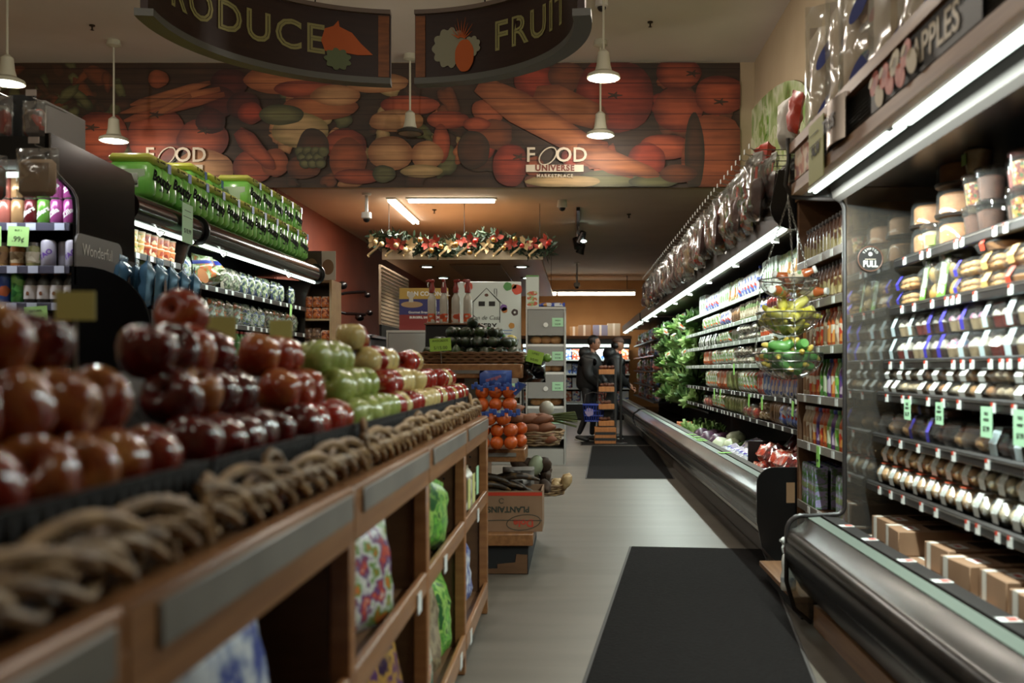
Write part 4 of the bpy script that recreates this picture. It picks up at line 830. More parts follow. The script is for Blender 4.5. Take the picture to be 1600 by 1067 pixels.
tg1 = B().box((0, 0, 0), (.003, .036, .034)).mesh('tag', TAGW); tg2 = B().box((-.0005, 0, .012), (.0032, .018, .012)).mesh('tag_red', M_RED)
for z, nm, dx in NSH:
    s = ncp('shelf', B().box((1.74+dx/2, YM, z-.012), (.58-dx, YL-.05, .02)).mesh('shelf_plate', M_BLACK))
    put('price_rail', B().prism([(1.446+dx, z-.035), (1.44+dx, z-.03), (1.44+dx, z+.005), (1.452+dx, z+.012), (1.458+dx, z-.035)], NY0+.03, NY1-.03, onY).mesh('price_rail', M_RAIL, 30), s)
    put('rail_line', B().box((1.4385+dx, YM, z-.002), (.002, YL-.1, .004)).mesh('rail_line', M_STEEL), s)
    y = 2.3+tr_.random()*.1
    while y < 4.6:
        put('price_tag', tg1, s, (1.437+dx, y, z-.017)); put('price_tag', tg2, s, (1.4368+dx, y+.008, z-.017)); y += tr_.choice([.06, .09, .16, .22, .3])
for i, (y, x) in enumerate(((2.75, 0), (3.25, 0), (3.6, 0), (4.05, 0), (4.4, 0), (2.2, 0))):
    t_ = put('lip_tag', B().box((1.195, y, .5085), (.06, .05, .002)).mesh('lip_tag', TAGW), nc, (-1.5, -NY1, 0)); put('lip_tag', B().box((1.205, y, .5098), (.03, .03, .001)).mesh('lip_tag_red', M_RED), nc, (-1.5, -NY1, 0))
# canopy: wooden trim, louvres, picture signs, twin tubes
cn = ncp('canopy', B().prism([(1.06, 2.05), (1.05, 2.24), (2.07, 2.24), (2.07, 2.11), (1.18, 2.11), (1.16, 2.05)], NY0, NY1-.015, onY).mesh('canopy_core', M_BLACK, 30))
put('lower_trim', B().prism([(1.015, 2.02), (1.015, 2.07), (1.05, 2.075), (1.065, 2.02)], NY0, NY1-.01, onY).mesh('lower_trim', M_TRIM, 30), cn)
put('upper_trim', B().prism([(1.005, 2.215), (1.005, 2.26), (1.06, 2.265), (1.06, 2.215)], NY0, NY1-.01, onY).mesh('upper_trim', M_TRIM, 30), cn)
lv = B()
for i in range(9): lv.prism([(1.036, 2.082+i*.0145), (1.024, 2.088+i*.0145), (1.028, 2.092+i*.0145), (1.04, 2.09+i*.0145)], NY0, NY1-.04, onY)
put('louvre', lv.mesh('louvre', mat('dark_louvre', '#211c19', .5), 0), cn)
put('inner_shield', B().prism([(1.19, 2.06), (1.205, 2.0), (1.235, 1.985), (1.245, 2.0), (1.22, 2.065)], NY0, NY1-.03, onY).mesh('inner_shield', mat('taupe_shield', '#3a3430', .75), 30), cn)
put('light_tube', B().tube([(1.105, 2.0, 2.022), (1.105, 3.3, 2.022)], .013, 10).mesh('ltube', TUBE), cn); put('light_tube', B().tube([(1.105, 3.36, 2.022), (1.105, NY1-.1, 2.022)], .011, 10).mesh('ltube', TUBE), cn)
put('light_strip', B().box((1.072, 2.2, 2.016), (.012, 2.3, .006)).mesh('lstrip', TUBE), cn); put('light_strip', B().box((1.072, 4.0, 2.016), (.01, 1.15, .006)).mesh('lstrip', TUBE), cn)
def trimsign(label, y0, y1, m, word=None, size=.12, dy=0, wm=None, deco=None, x=1.02, z=2.145, h=.13, bow=0):
    t = thing('trim_sign', label, 'sign', (x, (y0+y1)/2, z)); ln = y1-y0
    vs = [(-bow*(1-(2*i/8-1)**2), -ln/2+ln*i/8) for i in range(9)]
    b = B(); b.add([(a, y, q) for a, y in vs for q in (-h/2, h/2)]+[(a+.004, y, q) for a, y in vs for q in (-h/2, h/2)], [[2*i, 2*i+2, 2*i+3, 2*i+1] for i in range(8)]+[[18+2*i, 19+2*i, 21+2*i, 20+2*i] for i in range(8)]+[[0, 1, 19, 18], [16, 34, 35, 17]]+[[2*i, 18+2*i, 20+2*i, 2*i+2] for i in range(8)]+[[2*i+1, 2*i+3, 21+2*i, 19+2*i] for i in range(8)])
    put('sign_face', b.mesh('tsign', m, 60), t)
    if word: put('lettering', txt(word, size, wm or M_LOGOW, .002, .0006), t, (-.002-bow, dy, 0), FACE_AISLE_R)
    for k, (nm, pts, mm) in enumerate(deco or ()): put(nm, flat(pts, mm, nm, .002), t, (-.003-k*.0015-bow, 0, 0), FACE_AISLE_R)
    return t
M_SLR = mat('apple_slice_red', '#a8392a', .5, nz=(30, '#c46a50')); M_SLC = mat('apple_slice_cream', '#b8a888', .5); M_SIGNBK = mat('near_black_sign', '#1c1918', .5)
def ov(cx, cy, a, b, r): return [(cx+a*math.cos(t)*math.cos(r)-b*math.sin(t)*math.sin(r), cy+a*math.cos(t)*math.sin(r)+b*math.sin(t)*math.cos(r)) for t in [i*2*PI/18 for i in range(18)]]
deco = [('apple_slice', ov(-.42+.058*i, (.028, -.03, .02, -.02)[i % 4], .05, .036, .5*(-1)**i), M_SLR if i % 3 != 1 else M_SLC) for i in range(8)]+[('slice_core', ov(-.42+.116*i, .028, .024, .012, .5), M_SLC) for i in range(4)]
trimsign('dark trim sign lettered apples with sliced apple picture', 2.5, 3.44, M_SIGNBK, 'APPLES', .12, -.14, None, deco)
trimsign('curled silver sign ending in the letters trus', 3.7, 3.97, mat('silver_sign_film', '#a89c90', .25, .6), 'TRUS', .075, .03, mat('dark_sign_ink', '#3a332e'), None, 1.0, 2.15, .17, .02)
trimsign('orange fruit picture strip at the far end of the trim', 4.3, 4.64, prnt('citrus_picture', ['#a8502c', '#c8a888', '#7d3a22', '#b8744a', '#d0bda0'], 26, .5))
tt = trimsign('yellow green shelf card priced over the wooden trim', 4.02, 4.27, mat('olive_price_card', '#a3a365', .6), '$6.99', .06, .0, M_INK, None, .998, 2.11, .25)
put('printed_line', B().box((-.003, 0, .03), (.001, .2, .003)).mesh('pl', M_INK), tt); put('printed_line', B().box((-.003, .02, .075), (.001, .14, .003)).mesh('pl', M_INK), tt)
# clear end panel with dark gasket
OUT = [(1.0, 2.29), (1.005, 2.20), (.99, 2.07)]+arc(1.05, 2.06, .05, 190, 260, 4)+[(1.2, 2.005)]+arc(1.215, 1.955, .052, 80, 0, 5)+[(1.268, 1.6), (1.268, .60)]+arc(1.228, .555, .04, 0, -80, 4)+[(1.10, .508)]+arc(1.07, .435, .075, 85, 180, 6)+[(.993, .20), (1.03, .07), (1.11, .005)]
ncp('end_panel', B().prism(OUT+[(2.07, .005), (2.07, 2.29)], NY1-.004, NY1+.004, onY).mesh('end_panel', clear('acrylic_panel', '#dfe3e0', .22, .75, .03), 30), 'clear acrylic end panel')
ncp('panel_gasket', B().tube([(a, NY1, b) for a, b in OUT], .011, 8).mesh('gasket', mat('dark_gasket', '#2a2625', .3)))
ps = thing('pull_sign', 'round black sign reading pull stuck on the clear end panel', 'sign', (1.385, NY1-.012, 1.72))
put('disc', B().lathe([(0, 0), (.062, 0), (.062, .004), (0, .004)], 32, 0, TR((0, 0, 0), (PI/2, 0, 0))).mesh('pull_disc', M_SIGNBK), ps)
put('rim_line', B().tube([(.058*math.cos(a), -.005, .058*math.sin(a)) for a in [i*2*PI/32 for i in range(32)]], .002, 5, 0, None, True).mesh('pull_rim', mat('rim_copper', '#6e4a38', .5)), ps)
put('lettering', txt('PULL', .042, M_WHITE, .001, .0004, sx=.75), ps, (0, -.0055, -.025), FACE_CAM)
put('lettering', bend(sub_x(txt('EMPIRES', .014, M_WHITE, .001, .0003, space=1.1).copy(), .006), 0, .035, 'pull_arc'), ps, (0, -.0055, .012), (0, 0, 0)) if 0 else None
for i, ch in enumerate('TEMPTED'): 
    a = math.radians(150-i*20); put('lettering', txt(ch, .015, M_WHITE, 0, .0003), ps, (.034*math.cos(a), -.0055, .012+.034*math.sin(a)), (PI/2, a-PI/2 if 0 else PI/2-a, 0))
put('emblem', B().blob((0, -.0055, .022), (.009, .001, .009), 10).mesh('pull_emblem', M_WHITE), ps); put('printed_line', B().box((0, -.0055, -.002), (.05, .0008, .0025)).mesh('pull_line', M_LOGOW), ps)

# ---- packaged bakery goods
def clam(w_, d, h, basem=None, lidm=None, dome=.82):
    """base tray and domed lid of a clear hinged box, front towards -x, width along y"""
    def frus(z0, z1, k0, k1, n=1):
        return [(sx*d/2*k, sy*w_/2*k, z) for z, k in ((z0, k0), (z1, k1)) for sx, sy in ((-1, -1), (1, -1), (1, 1), (-1, 1))]
    q = [[0, 1, 5, 4], [1, 2, 6, 5], [2, 3, 7, 6], [3, 0, 4, 7]]
    bs = B().add(frus(0, h*.4, .86, .98), q+[[0, 3, 2, 1]]); bs.add(frus(h*.39, h*.42, 1.0, 1.0), q)
    ld = B().add(frus(h*.42, h*.9, .97, dome), q); ld.add([(p[0], p[1], p[2]) for p in frus(h*.9, h, dome, dome*.9)], q+[[4, 5, 6, 7]])
    ld.add(frus(h*.42, h*.45, 1.02, 1.02), q)
    return bs.mesh('pack_base', basem or CLR, 0), ld.mesh('pack_lid', lidm or CLR, 0)
M_CREAMF = mat('vanilla_frosting', '#ddd5c4', .5, rnd=.1); M_CHOC = mat('chocolate_cake', '#4c2e20', .6, nz=(30, '#603c2a')); M_CUPR = mat('red_cupcake_case', '#7c2c22', .6); M_CUPT = mat('tan_cupcake_case', '#c0a884', .6); M_BAKE = mat('golden_bake', '#b98550', .6, nz=(18, '#d4ac74'), bump=.3, rnd=.12); M_BAKED = mat('brown_bake', '#94633c', .6, nz=(18, '#b07f50'), bump=.3, rnd=.12); M_PASTRY = mat('sugared_pastry', '#cbb188', .6, nz=(25, '#ded0b2'), bump=.4, rnd=.1)
P_SPRK = prnt('pink_blue_frosting', ['#b5708a', '#7c94b8', '#d0c0c4', '#c8a0b0'], 60, .6); M_BLUES = mat('violet_blue_seal', '#3d36a0', .4); M_PALEL = mat('pale_blue_label', '#b4c4c8', .5); M_ORL = mat('orange_label_edge', '#c8502c', .5); M_BERRY = mat('dark_berry', '#2c1016', .25, rnd=.4)
def cupc(case, frost):
    a = B().lathe([(0, 0), (.024, 0), (.034, .04), (.031, .04), (0, .038)], 16).mesh('cup', case); b = B().lathe([(0, .078), (.012, .074), (.02, .064), (.026, .062), (.034, .05), (.036, .042), (.02, .037)], 14).mesh('frost', frost); return a, b
def band(w_, d, h, y, m, wd=.03):
    """paper label folded over the lid edge and down the front"""
    b = B(); x0 = -d/2*.80; x1 = -d/2*1.03
    b.add([(x0+d*.3, y-wd, h*1.01), (x0+d*.3, y+wd, h*1.01), (x0, y+wd, h*1.005), (x0, y-wd, h*1.005), (x1-.003, y-wd, h*.46), (x1-.003, y+wd, h*.46), (x1+.004, y+wd, h*.08), (x1+.004, y-wd, h*.08)], [[0, 1, 2, 3], [3, 2, 5, 4], [4, 5, 6, 7]])
    return b.mesh('label', m, 0)
def pack(name, w_, d, h, items, labelm=None, wd=.03, ly=0, basem=None, cat='pastry pack'):
    p = Proto(name, cat); bs, ld = clam(w_, d, h, basem); p.part('tray', bs).part('lid', ld)
    for nm, me, loc, *rest in items: p.part(nm, me, loc, rest[0] if rest else (0, 0, 0), rest[1] if len(rest) > 1 else (), None, rest[2] if len(rest) > 2 else None)
    if labelm: p.part('label', band(w_, d, h, ly, labelm, wd))
    return p
ca, cf = cupc(M_CUPR, M_CREAMF); ta, tf = cupc(M_CUPT, M_CREAMF); ka, kf = cupc(M_CHOC, M_CREAMF); sa, sf = cupc(M_CUPT, P_SPRK)
def cups(a, f): return [('cupcake', a, (x, y, .008), (0, 0, 0), (('frosting', f, (0, 0, 0), (0, 0, 0)),)) for x in (-.045, .04) for y in (-.055, .03)]
cup4 = [pack('cupcake_pack', .2, .19, .105, cups(ca, cf), M_PALEL, .024, .06), pack('cupcake_pack', .2, .19, .105, cups(ta, tf), M_PALEL, .024, .06), pack('cupcake_pack', .2, .19, .105, cups(ka, kf), M_BLUES, .018, .03), pack('cupcake_pack', .2, .19, .105, cups(sa, sf), M_BLUES, .02, .07)]
CUPL = ['clear pack of red cased cupcakes', 'clear pack of vanilla cupcakes', 'clear pack of chocolate cupcakes with violet seal', 'clear pack of pink and blue sprinkled cupcakes']
for ly in (0, 1):
    for i in range(11):
        y = 4.56-i*.207; k = [0, 1, 2, 3, 1, 0, 1, 1, 2, 0, 1][i] if ly == 0 else [1, 0, 2, 3, 3, 0, 1, 1, 0, 3, 1][i]
        cup4[k].place(f'{CUPL[k]}, {["lower", "upper"][ly]} layer, {nth(i)} from the end panel', (1.56+.012*ly+tr_.uniform(-.005, .005), y, 1.237+.1065*ly), (0, 0, tr_.uniform(-.03, .03)), 'cupcake packs on the cupcake shelf')
# fourth shelf: low pastry packs in two layers with white labels
roll = B().blob((0, 0, 0), (.036, .03, .026), 12).mesh('roll', M_BAKE, 60); dan = B().blob((0, 0, 0), (.042, .034, .022), 12).mesh('danish', M_PASTRY, 60); brw = B().blob((0, 0, 0), (.04, .032, .024), 12).mesh('bun', M_BAKED, 60)
def pas(me, nm): return [(nm, me, (x, y, .03)) for x in (-.04, .035) for y in (-.034, .034)]
past = [pack('pastry_pack', .145, .18, .06, pas(roll, 'roll'), TAGW, .03, -.01), pack('pastry_pack', .145, .18, .06, pas(dan, 'danish'), TAGW, .028, .02), pack('pastry_pack', .145, .18, .06, pas(brw, 'bun'), TAGW, .03, .0), pack('pastry_pack', .145, .18, .06, pas(dan, 'danish'))]
PASL = ['clear pack of golden rolls', 'clear pack of sugared danish', 'clear pack of brown buns', 'unlabelled clear pack of danish']
for ly in (0, 1):
    for i in range(15):
        k = [0, 1, 3, 0, 2, 1, 0, 2, 3, 0, 2, 2, 1, 0, 1][(i*(1+ly)+ly) % 15]
        past[k].place(f'{PASL[k]}, {["lower", "upper"][ly]} layer of the fourth shelf, {nth(i)} from the end panel', (1.524+tr_.uniform(-.006, .006)+.006*ly, 4.6-i*.151, 1.0895+.0612*ly), (0, 0, tr_.uniform(-.04, .04)), 'pastry packs on the fourth shelf')
# second shelf
pear = B().blob((0, 0, 0), (.034, .034, .045), 14, 0, None, lambda p: Vector((p.x*(1-.35*max(0, p.z)), p.y*(1-.35*max(0, p.z)), p.z))).mesh('russet_pear', mat('russet_fruit', '#8c6a38', .5, nz=(20, '#a3813f'), rnd=.1), 60)
gl = prnt('green_white_label', ['#c8d0bc', '#86b04e', '#d8dcd0', '#5f9038'], 26)
def fruitbag():
    p = Proto('fruit_bag', 'bag')
    for x, y, z in ((-.03, -.045, .04), (-.03, .04, .04), (.04, 0, .04), (-.03, -.04, .125), (-.025, .04, .125)): p.part('pear', pear, (x, y, z))
    p.part('film', B().pillow(.2, .15, .21, 0, TR((0, 0, 0), (0, 0, -PI/2)), 7, 9, wr=.15, seed=3).mesh('fruitfilm', CLRB, 60))
    p.part('printed_panel', B().add([(-.079, -.085, .01), (-.079, -.02, .01), (-.05, -.02, .185), (-.05, -.085, .185), (-.077, -.085, .01), (-.077, -.02, .01), (-.048, -.02, .185), (-.048, -.085, .185)], [[0, 1, 2, 3], [4, 5, 6, 7]]).mesh('fruit_label', gl, 0), (0, .06, 0)); return p
fb = fruitbag()
for i, y in enumerate((4.33, 4.12)): fb.place('clear bag of russet fruit with green label, '+['nearer the end panel', 'second from the end panel'][i], (1.585, y, 1.489), (0, 0, .15*i), 'bags of russet fruit')
pie = B().lathe([(0, 0), (.075, 0), (.085, .025), (.07, .032), (0, .036)], 20).mesh('pie', M_BAKED); cookie = B().blob((0, 0, 0), (.03, .03, .016), 12).mesh('cookie', M_BAKE, 60)
def ck(): return [('cookie', cookie, (x, y, z)) for x in (-.05, .03) for y in (-.06, 0, .06) for z in (.02, .042)]
cpk = [pack('cookie_pack', .2, .18, .07, ck(), M_BLUES, .02, .06, None, 'cookie pack'), pack('cookie_pack', .2, .18, .07, ck(), mat('gold_label', '#b8955a', .5), .025, .0, None, 'cookie pack'), pack('cookie_pack', .2, .18, .07, [('pie', pie, (0, 0, .006))], M_RED, .02, .02, None, 'cookie pack')]
CKL = ['clear pack of cookies with violet seal', 'clear pack of cookies with gold label', 'clear pack holding a small pie']
for st, (y, ks) in enumerate(((4.56, (0, 0)), (3.86, (0, 0)), (3.64, (1, 1, 2)), (3.42, (2, 1)), (3.2, (2, 2)), (2.75, (1, 1)), (2.53, (0, 1)))):
    for i, k in enumerate(ks): cpk[k].place(f'{CKL[k]}, {nth(i)} up in {nth(st)} second shelf stack', (1.585, y, 1.489+.071*i), (0, 0, tr_.uniform(-.05, .05)), 'cookie packs on the second shelf')
strb = B().pillow(.2, .13, .19, 0, TR((0, 0, 0), (0, 0, -PI/2)), 8, 10, wr=.25, seed=12).mesh('redbag', prnt('red_white_stripe_print', ['#b0301f', '#cfc4bc', '#8f2416', '#b8b0a8'], 30), 60)
t = thing('snack_bag', 'red and white shiny bag leaning on the second bakery shelf', 'bag', (1.585, 2.98, 1.489)); put('pouch', strb, t); put('film', B().pillow(.22, .15, .205, 0, TR((0, 0, 0), (0, 0, -PI/2)), 6, 8, seed=12).mesh('redfilm', CLRB, 60), t)
# top shelf: domed cakes and tall tubs
cake = B().lathe([(0, 0), (.095, 0), (.1, .02), (.1, .075), (.09, .085), (0, .09)], 24).mesh('cake', M_BAKED); cakeg = B().lathe([(0, .088), (.085, .088), (.095, .08), (.1, .06), (.098, .055), (.102, .07), (.09, .09), (0, .094)], 24).mesh('icing', M_CREAMF)
domeb = B().lathe([(.0, 0), (.118, 0), (.122, .012), (.112, .014)], 26).mesh('cake_base', mat('dark_cake_base', '#241c18', .4)); domel = B().lathe([(.118, .012), (.112, .1), (.1, .125), (0, .128)], 26).mesh('cake_dome', CLR)
DC = Proto('domed_cake', 'cake').part('board', domeb).part('cake', cake, (0, 0, .014)).part('dome', domel)
tub = B().lathe([(.045, 0), (.058, .11), (.061, .112)], 22).mesh('tub_wall', CLR); tubl = B().lathe([(.0, .128), (.05, .128), (.064, .12), (.064, .11), (.058, .11)], 22).mesh('tub_lid', clear('clear_lid', '#f0f0f0', .15, .6)); 
def tubp(m, lab=None):
    f = B().lathe([(0, .004), (.042, .004), (.052, .085), (.03, .095), (0, .098)], 18).mesh('tub_fill', m); p = Proto('dessert_tub', 'tub').part('filling', f).part('cup', tub).part('lid', tubl)
    if lab: p.part('label', B().prism([(-.02, .03), (.02, .03), (.022, .075), (-.022, .075)], -.0575, -.0555, onX).mesh('tublabel', lab, 0))
    return p
TB = [tubp(prnt('candy_mix', ['#8a4a30', '#3f5a30', '#a8803a', '#6a2a20', '#c8b090'], 90)), tubp(M_CHOC), tubp(M_PASTRY, mat('green_label', '#7fa040', .5)), tubp(mat('berry_dessert', '#6a2018', .4, nz=(30, '#8a3426')))]
TBL = ['clear tub of coloured sweets', 'clear tub of chocolate dessert', 'clear tub with green label', 'clear tub of berry dessert']
for i, (y, n) in enumerate(((4.52, 2), (4.2, 3))):
    for k in range(n): DC.place(f'domed brown cake, {nth(k)} up in the {nth(i)} top shelf stack', (1.64, y, 1.71+.129*k), (0, 0, 0), 'domed cakes on the top shelf')
for i, (y, ks) in enumerate(((4.37, (2,)), (4.02, (2, 1, 1)), (3.9, (1, 0, 2)), (3.77, (1, 1)), (3.62, (1, 3)), (3.48, (0, 0)), (3.34, (3, 0, 3)), (3.2, (3, 3)), (3.06, (0, 1, 1)), (2.9, (3, 0)), (2.74, (1, 1)), (2.58, (0, 3)))):
    for k, q in enumerate(ks): TB[q].place(f'{TBL[q]}, {nth(k)} up in the {nth(i)} top shelf column', (1.575+(.05 if i % 3 == 1 else 0), y, 1.71+.1285*k), (0, 0, tr_.random()), 'dessert tubs on the top shelf')
# fifth shelf: loaf packs, cardboard gift boxes
loaf = B().box((0, 0, .035), (.13, .1, .06), 0, .02).mesh('loaf_slice', M_CHOC, 60); loafb = B().box((0, 0, .035), (.13, .1, .06), 0, .02).mesh('loaf_b', M_BAKE, 60); top_ = B().blob((0, 0, .07), (.06, .05, .015), 12).mesh('topping', mat('pink_glaze', '#a8705e', .4, nz=(40, '#c09080')))
lfp = [pack('loaf_cake_pack', .19, .19, .105, [('cake', loaf, (0, 0, 0)), ('topping', top_, (0, 0, 0))], M_BLUES, .018, .03, None, 'cake pack'), pack('loaf_cake_pack', .19, .19, .105, [('cake', loafb, (0, 0, 0)), ('topping', top_, (0, 0, 0))], None, .02, 0, None, 'cake pack'), pack('loaf_cake_pack', .19, .19, .105, [('cake', loaf, (0, 0, 0))], M_PALEL, .03, .0, None, 'cake pack')]
LFL = ['clear pack of dark cake with violet seal', 'clear pack of glazed golden cake', 'clear pack of dark cake with pale label']
for i, k in enumerate((1, 1, 0, 0, 1, 1, 2, 2)): lfp[k].place(f'{LFL[k]}, {nth(i)} along the fifth bakery shelf', (1.513, 4.58-i*.2, .8985), (0, 0, tr_.uniform(-.05, .05)), 'cake packs on the fifth shelf')
for i in range(3): lfp[[1, 0, 0][i]].place(f'{LFL[[1, 0, 0][i]]} on top of the {nth(i+1)} fifth shelf pack', (1.523, 4.38-i*.2, 1.0045), (0, 0, .03), 'cake packs on the fifth shelf', .75)
def giftbox(label, y, z, w_, h, rz):
    t = thing('cake_carton', label, 'carton', (1.52, y, z), (0, 0, rz)); 
    b = B(); d = .16; b.box((0, 0, h/2), (d, w_, h), 0, .003); put('carton', b.mesh('giftbox', M_CARD), t)
    put('window', B().prism(arc(0, h*.55, w_*.24, 0, 180, 10, h*.3)+[(-w_*.24, h*.3), (w_*.24, h*.3)], -d/2-.001, -d/2-.0005, onX).mesh('giftwin', mat('dark_window_film', '#2c201a', .2), 0), t)
giftbox('tall kraft carton with oval window on the fifth shelf', 2.98, .8985, .1, .17, .2); giftbox('wide kraft carton with window nearest on the fifth shelf', 2.76, .8985, .155, .15, 0)
for i, y in enumerate((2.5, 2.34)): lfp[2].place(f'{LFL[2]} at near end of fifth shelf, {nth(i)}', (1.513, y, .8985), (0, 0, 0), 'cake packs on the fifth shelf')
# sixth shelf: bagged rolls with labels, rolls in clear packs, berries
rbun = B().blob((0, 0, 0), (.042, .036, .036), 12).mesh('round_bun', M_BAKE, 60); pot = B().blob((0, 0, 0), (.04, .034, .034), 12).mesh('tan_bun', M_PASTRY, 60); ber = B().blob((0, 0, 0), (.017, .017, .017), 8).mesh('berry', M_BERRY, 60)
def bunbag(me, lab, edge, nm):
    p = Proto('bun_pack', 'bread pack')
    for x in (-.045, .035):
        for y in (-.038, .038): p.part(nm, me, (x, y, .04))
    p.part('film', B().pillow(.155, .1, .18, 0, TR((.09, 0, .045), (0, -PI/2, 0)) @ TR((0, 0, 0), (0, 0, -PI/2)), 6, 7, wr=.12, seed=2).mesh('bunfilm', CLRB, 60))
    p.part('label', band(.15, .17, .088, -.01, lab, .026)); 
    if edge: p.part('label', B().box((-.06, -.01, .0905), (.03, .052, .001)).mesh('label_edge', edge))
    return p
BN = [bunbag(rbun, TAGW, M_ORL, 'bun'), bunbag(pot, TAGW, None, 'bun'), pack('berry_pack', .15, .18, .085, [('berry', ber, (x, y, z)) for x in (-.06, -.02, .02) for y in (-.045, -.015, .015, .045) for z in (.02, .05)], M_ORL, .012, 0, None, 'berry pack')]
BNL = ['bag of golden buns with orange edged label', 'clear bag of tan rolls with white label', 'clear pack of dark berries']
for ly in (0, 1):
    for i in range(14):
        k = 0 if i < 7 else (1 if i < 10 else 2)
        BN[k].place(f'{BNL[k]}, {["lower", "upper"][ly]} sixth shelf layer, {nth(i)} along', (1.483+.02*ly, 4.58-i*.157, .6785+(.094 if k < 2 else .086)*ly), (0, 0, tr_.uniform(-.05, .05)), 'packs on the sixth shelf')
# kraft cake boxes in the well
M_TAPE = mat('white_tape', '#cfcac0', .4); M_FILMW = mat('box_window_film', '#4a3a2e', .15)
def krbox(label, x, y, z, w_=.22, h=.085, rz=0, window=True):
    t = thing('cake_box', label, 'box', (x, y, z), (0, 0, rz)); d = .3
    put('carton', B().box((0, 0, h/2), (d, w_, h), 0, .003).mesh('krbox', M_CARD), t)
    put('tape', B().box((-d/2-.0008, w_*.3, h*.5), (.001, .035, h)).mesh('krtape', M_TAPE), t); put('tape', B().box((-d*.38, w_*.3, h+.0006), (.07, .035, .001)).mesh('krtape2', M_TAPE), t)
    put('label', B().box((-d*.25, -w_*.08, h+.0006), (.05, .09, .001)).mesh('krlabel', TAGW), t); put('label', B().box((-d*.25, -w_*.08, h+.0013), (.02, .04, .001)).mesh('krlabel_red', M_RED), t)
    if window: put('window', B().box((d*.18, 0, h+.0006), (d*.4, w_*.6, .001)).mesh('krwin', M_FILMW), t)
for i, (x, y, z, rz) in enumerate(((1.5, 4.5, .332, .03), (1.47, 4.26, .332, -.05), (1.49, 4.02, .332, .04), (1.46, 3.78, .332, 0), (1.48, 3.52, .332, .05), (1.46, 3.27, .332, -.04), (1.48, 3.0, .332, .06), (1.47, 2.75, .332, 0), (1.48, 2.5, .332, .03))):
    krbox(f'kraft cake box on the well floor, {nth(i)} from the end panel', x, y, z, .225, .105, rz)
for i, (x, y, rz, lv_) in enumerate(((1.5, 4.42, .05, 1), (1.47, 4.16, -.06, 1), (1.5, 3.74, .04, 1), (1.46, 3.46, .08, 1), (1.49, 3.2, -.03, 1), (1.46, 2.9, .0, 1), (1.5, 2.6, .05, 1))):
    krbox(f'kraft cake box in the upper layer of the well, {nth(i)} from the end panel', x, y, .438, .225, .1, rz)
# green price cards clipped to the rails
for i, (y, z, pr, h, w_) in enumerate(((4.2, 1.03, '$4.79', .085, .075), (3.83, 1.03, '$7.99', .085, .075), (3.39, 1.02, '$7.99', .105, .09), (3.13, 1.015, '$7.99', .115, .1))):
    card(f'green price card on the fourth bakery shelf, {nth(i)} from the end panel', (1.398, y, z), w_, h, (0, 0, -PI/2), M_MINT, (('SALE', .016, h*.28), ('BAKERY', .013, h*.08), (pr, .024, -h*.22)))
card('green card lying at the near end of the case lip', (1.2, 2.35, .513), .12, .09, (-PI/2, 0, .1), M_MINT)
# bread bags standing on the canopy
M_DOUGH = mat('pale_flatbread', '#cdb69e', .6, nz=(14, '#d8c6b0')); M_BLUEP = mat('bag_blue_print', '#2e3a86', .4); M_REDP = mat('bag_red_print', '#a8302a', .4)
for i, (x, y, rz) in enumerate(((1.18, 4.5, -.5), (1.2, 4.2, -.35), (1.17, 3.9, -.6), (1.2, 3.58, -.45), (1.2, 3.25, -.5), (1.22, 2.9, -.5))):
    t = thing('flatbread_bag', f'tall clear bag of flatbread with blue print, {nth(i)} from the far end of canopy', 'bread bag', (x, y, 2.242), (0, 0, rz), 'flatbread bags on the canopy')
    put('flatbread_stack', B().pillow(.25, .13, .5, 0, None, 6, 8, wr=.06, seed=i).mesh('flatbread', M_DOUGH, 60), t, (0, 0, .02)); put('film', B().pillow(.29, .17, .62, 0, None, 9, 12, wr=.28, seed=i+20).mesh('flatfilm', CLRB, 60), t)
    for dz in (.12, .36): put('print', B().prism(ov(-.03, dz, .022, .075, -.5), -.096, -.094, onY).mesh('bag_print', M_BLUEP, 0), t); put('print', B().prism(ov(.035, dz-.03, .014, .05, -.5), -.099, -.097, onY).mesh('bag_print_red', M_REDP, 0), t)

# ================================================================ wooden end unit between the two cases
ew = thing('wooden_shelf_unit', 'brown wooden shelf unit of drinks between the two cold cases', 'shelving', (1.3, 4.78, 0)); EY = 1.08
for y in (.02, EY-.02): put('side_post', B().box((.25, y, 1.1), (.5, .04, 2.2), 0, .004).mesh('end_side', M_OAKD if y > .5 else M_TRIM), ew)
put('back', B().box((.49, EY/2, 1.1), (.02, EY-.08, 2.2)).mesh('end_back', M_OAKD), ew); put('top_board', B().box((.25, EY/2, 2.2), (.52, EY, .04)).mesh('end_top', M_OAKD), ew); put('floor_board', B().box((.25, EY/2, .1), (.48, EY-.09, .2)).mesh('end_floor', M_OAKD), ew)
EZ = [.42, .77, 1.035, 1.3, 1.55, 1.79]
for z in EZ:
    s = put('shelf', B().box((.245, EY/2, z), (.48, EY-.09, .022)).mesh('end_shelf', M_OAKD), ew); put('price_rail', B().box((-.004, EY/2, z+.002), (.008, EY-.085, .045), 0, .002).mesh('end_rail', M_GREYRAIL), s)
    for q in range(3): put('price_tag', B().box((-.009, .2+.3*q+tr_.uniform(-.06, .06), z), (.002, .05, .036)).mesh('end_tag', TAGW), s)
card('green price card on the end unit below the purple cartons', (1.288, 5.3, .735), .06, .11, (0, 0, -PI/2), mat('bright_green_card', '#8fd060', .6), (('$3.99', .017, -.02),))
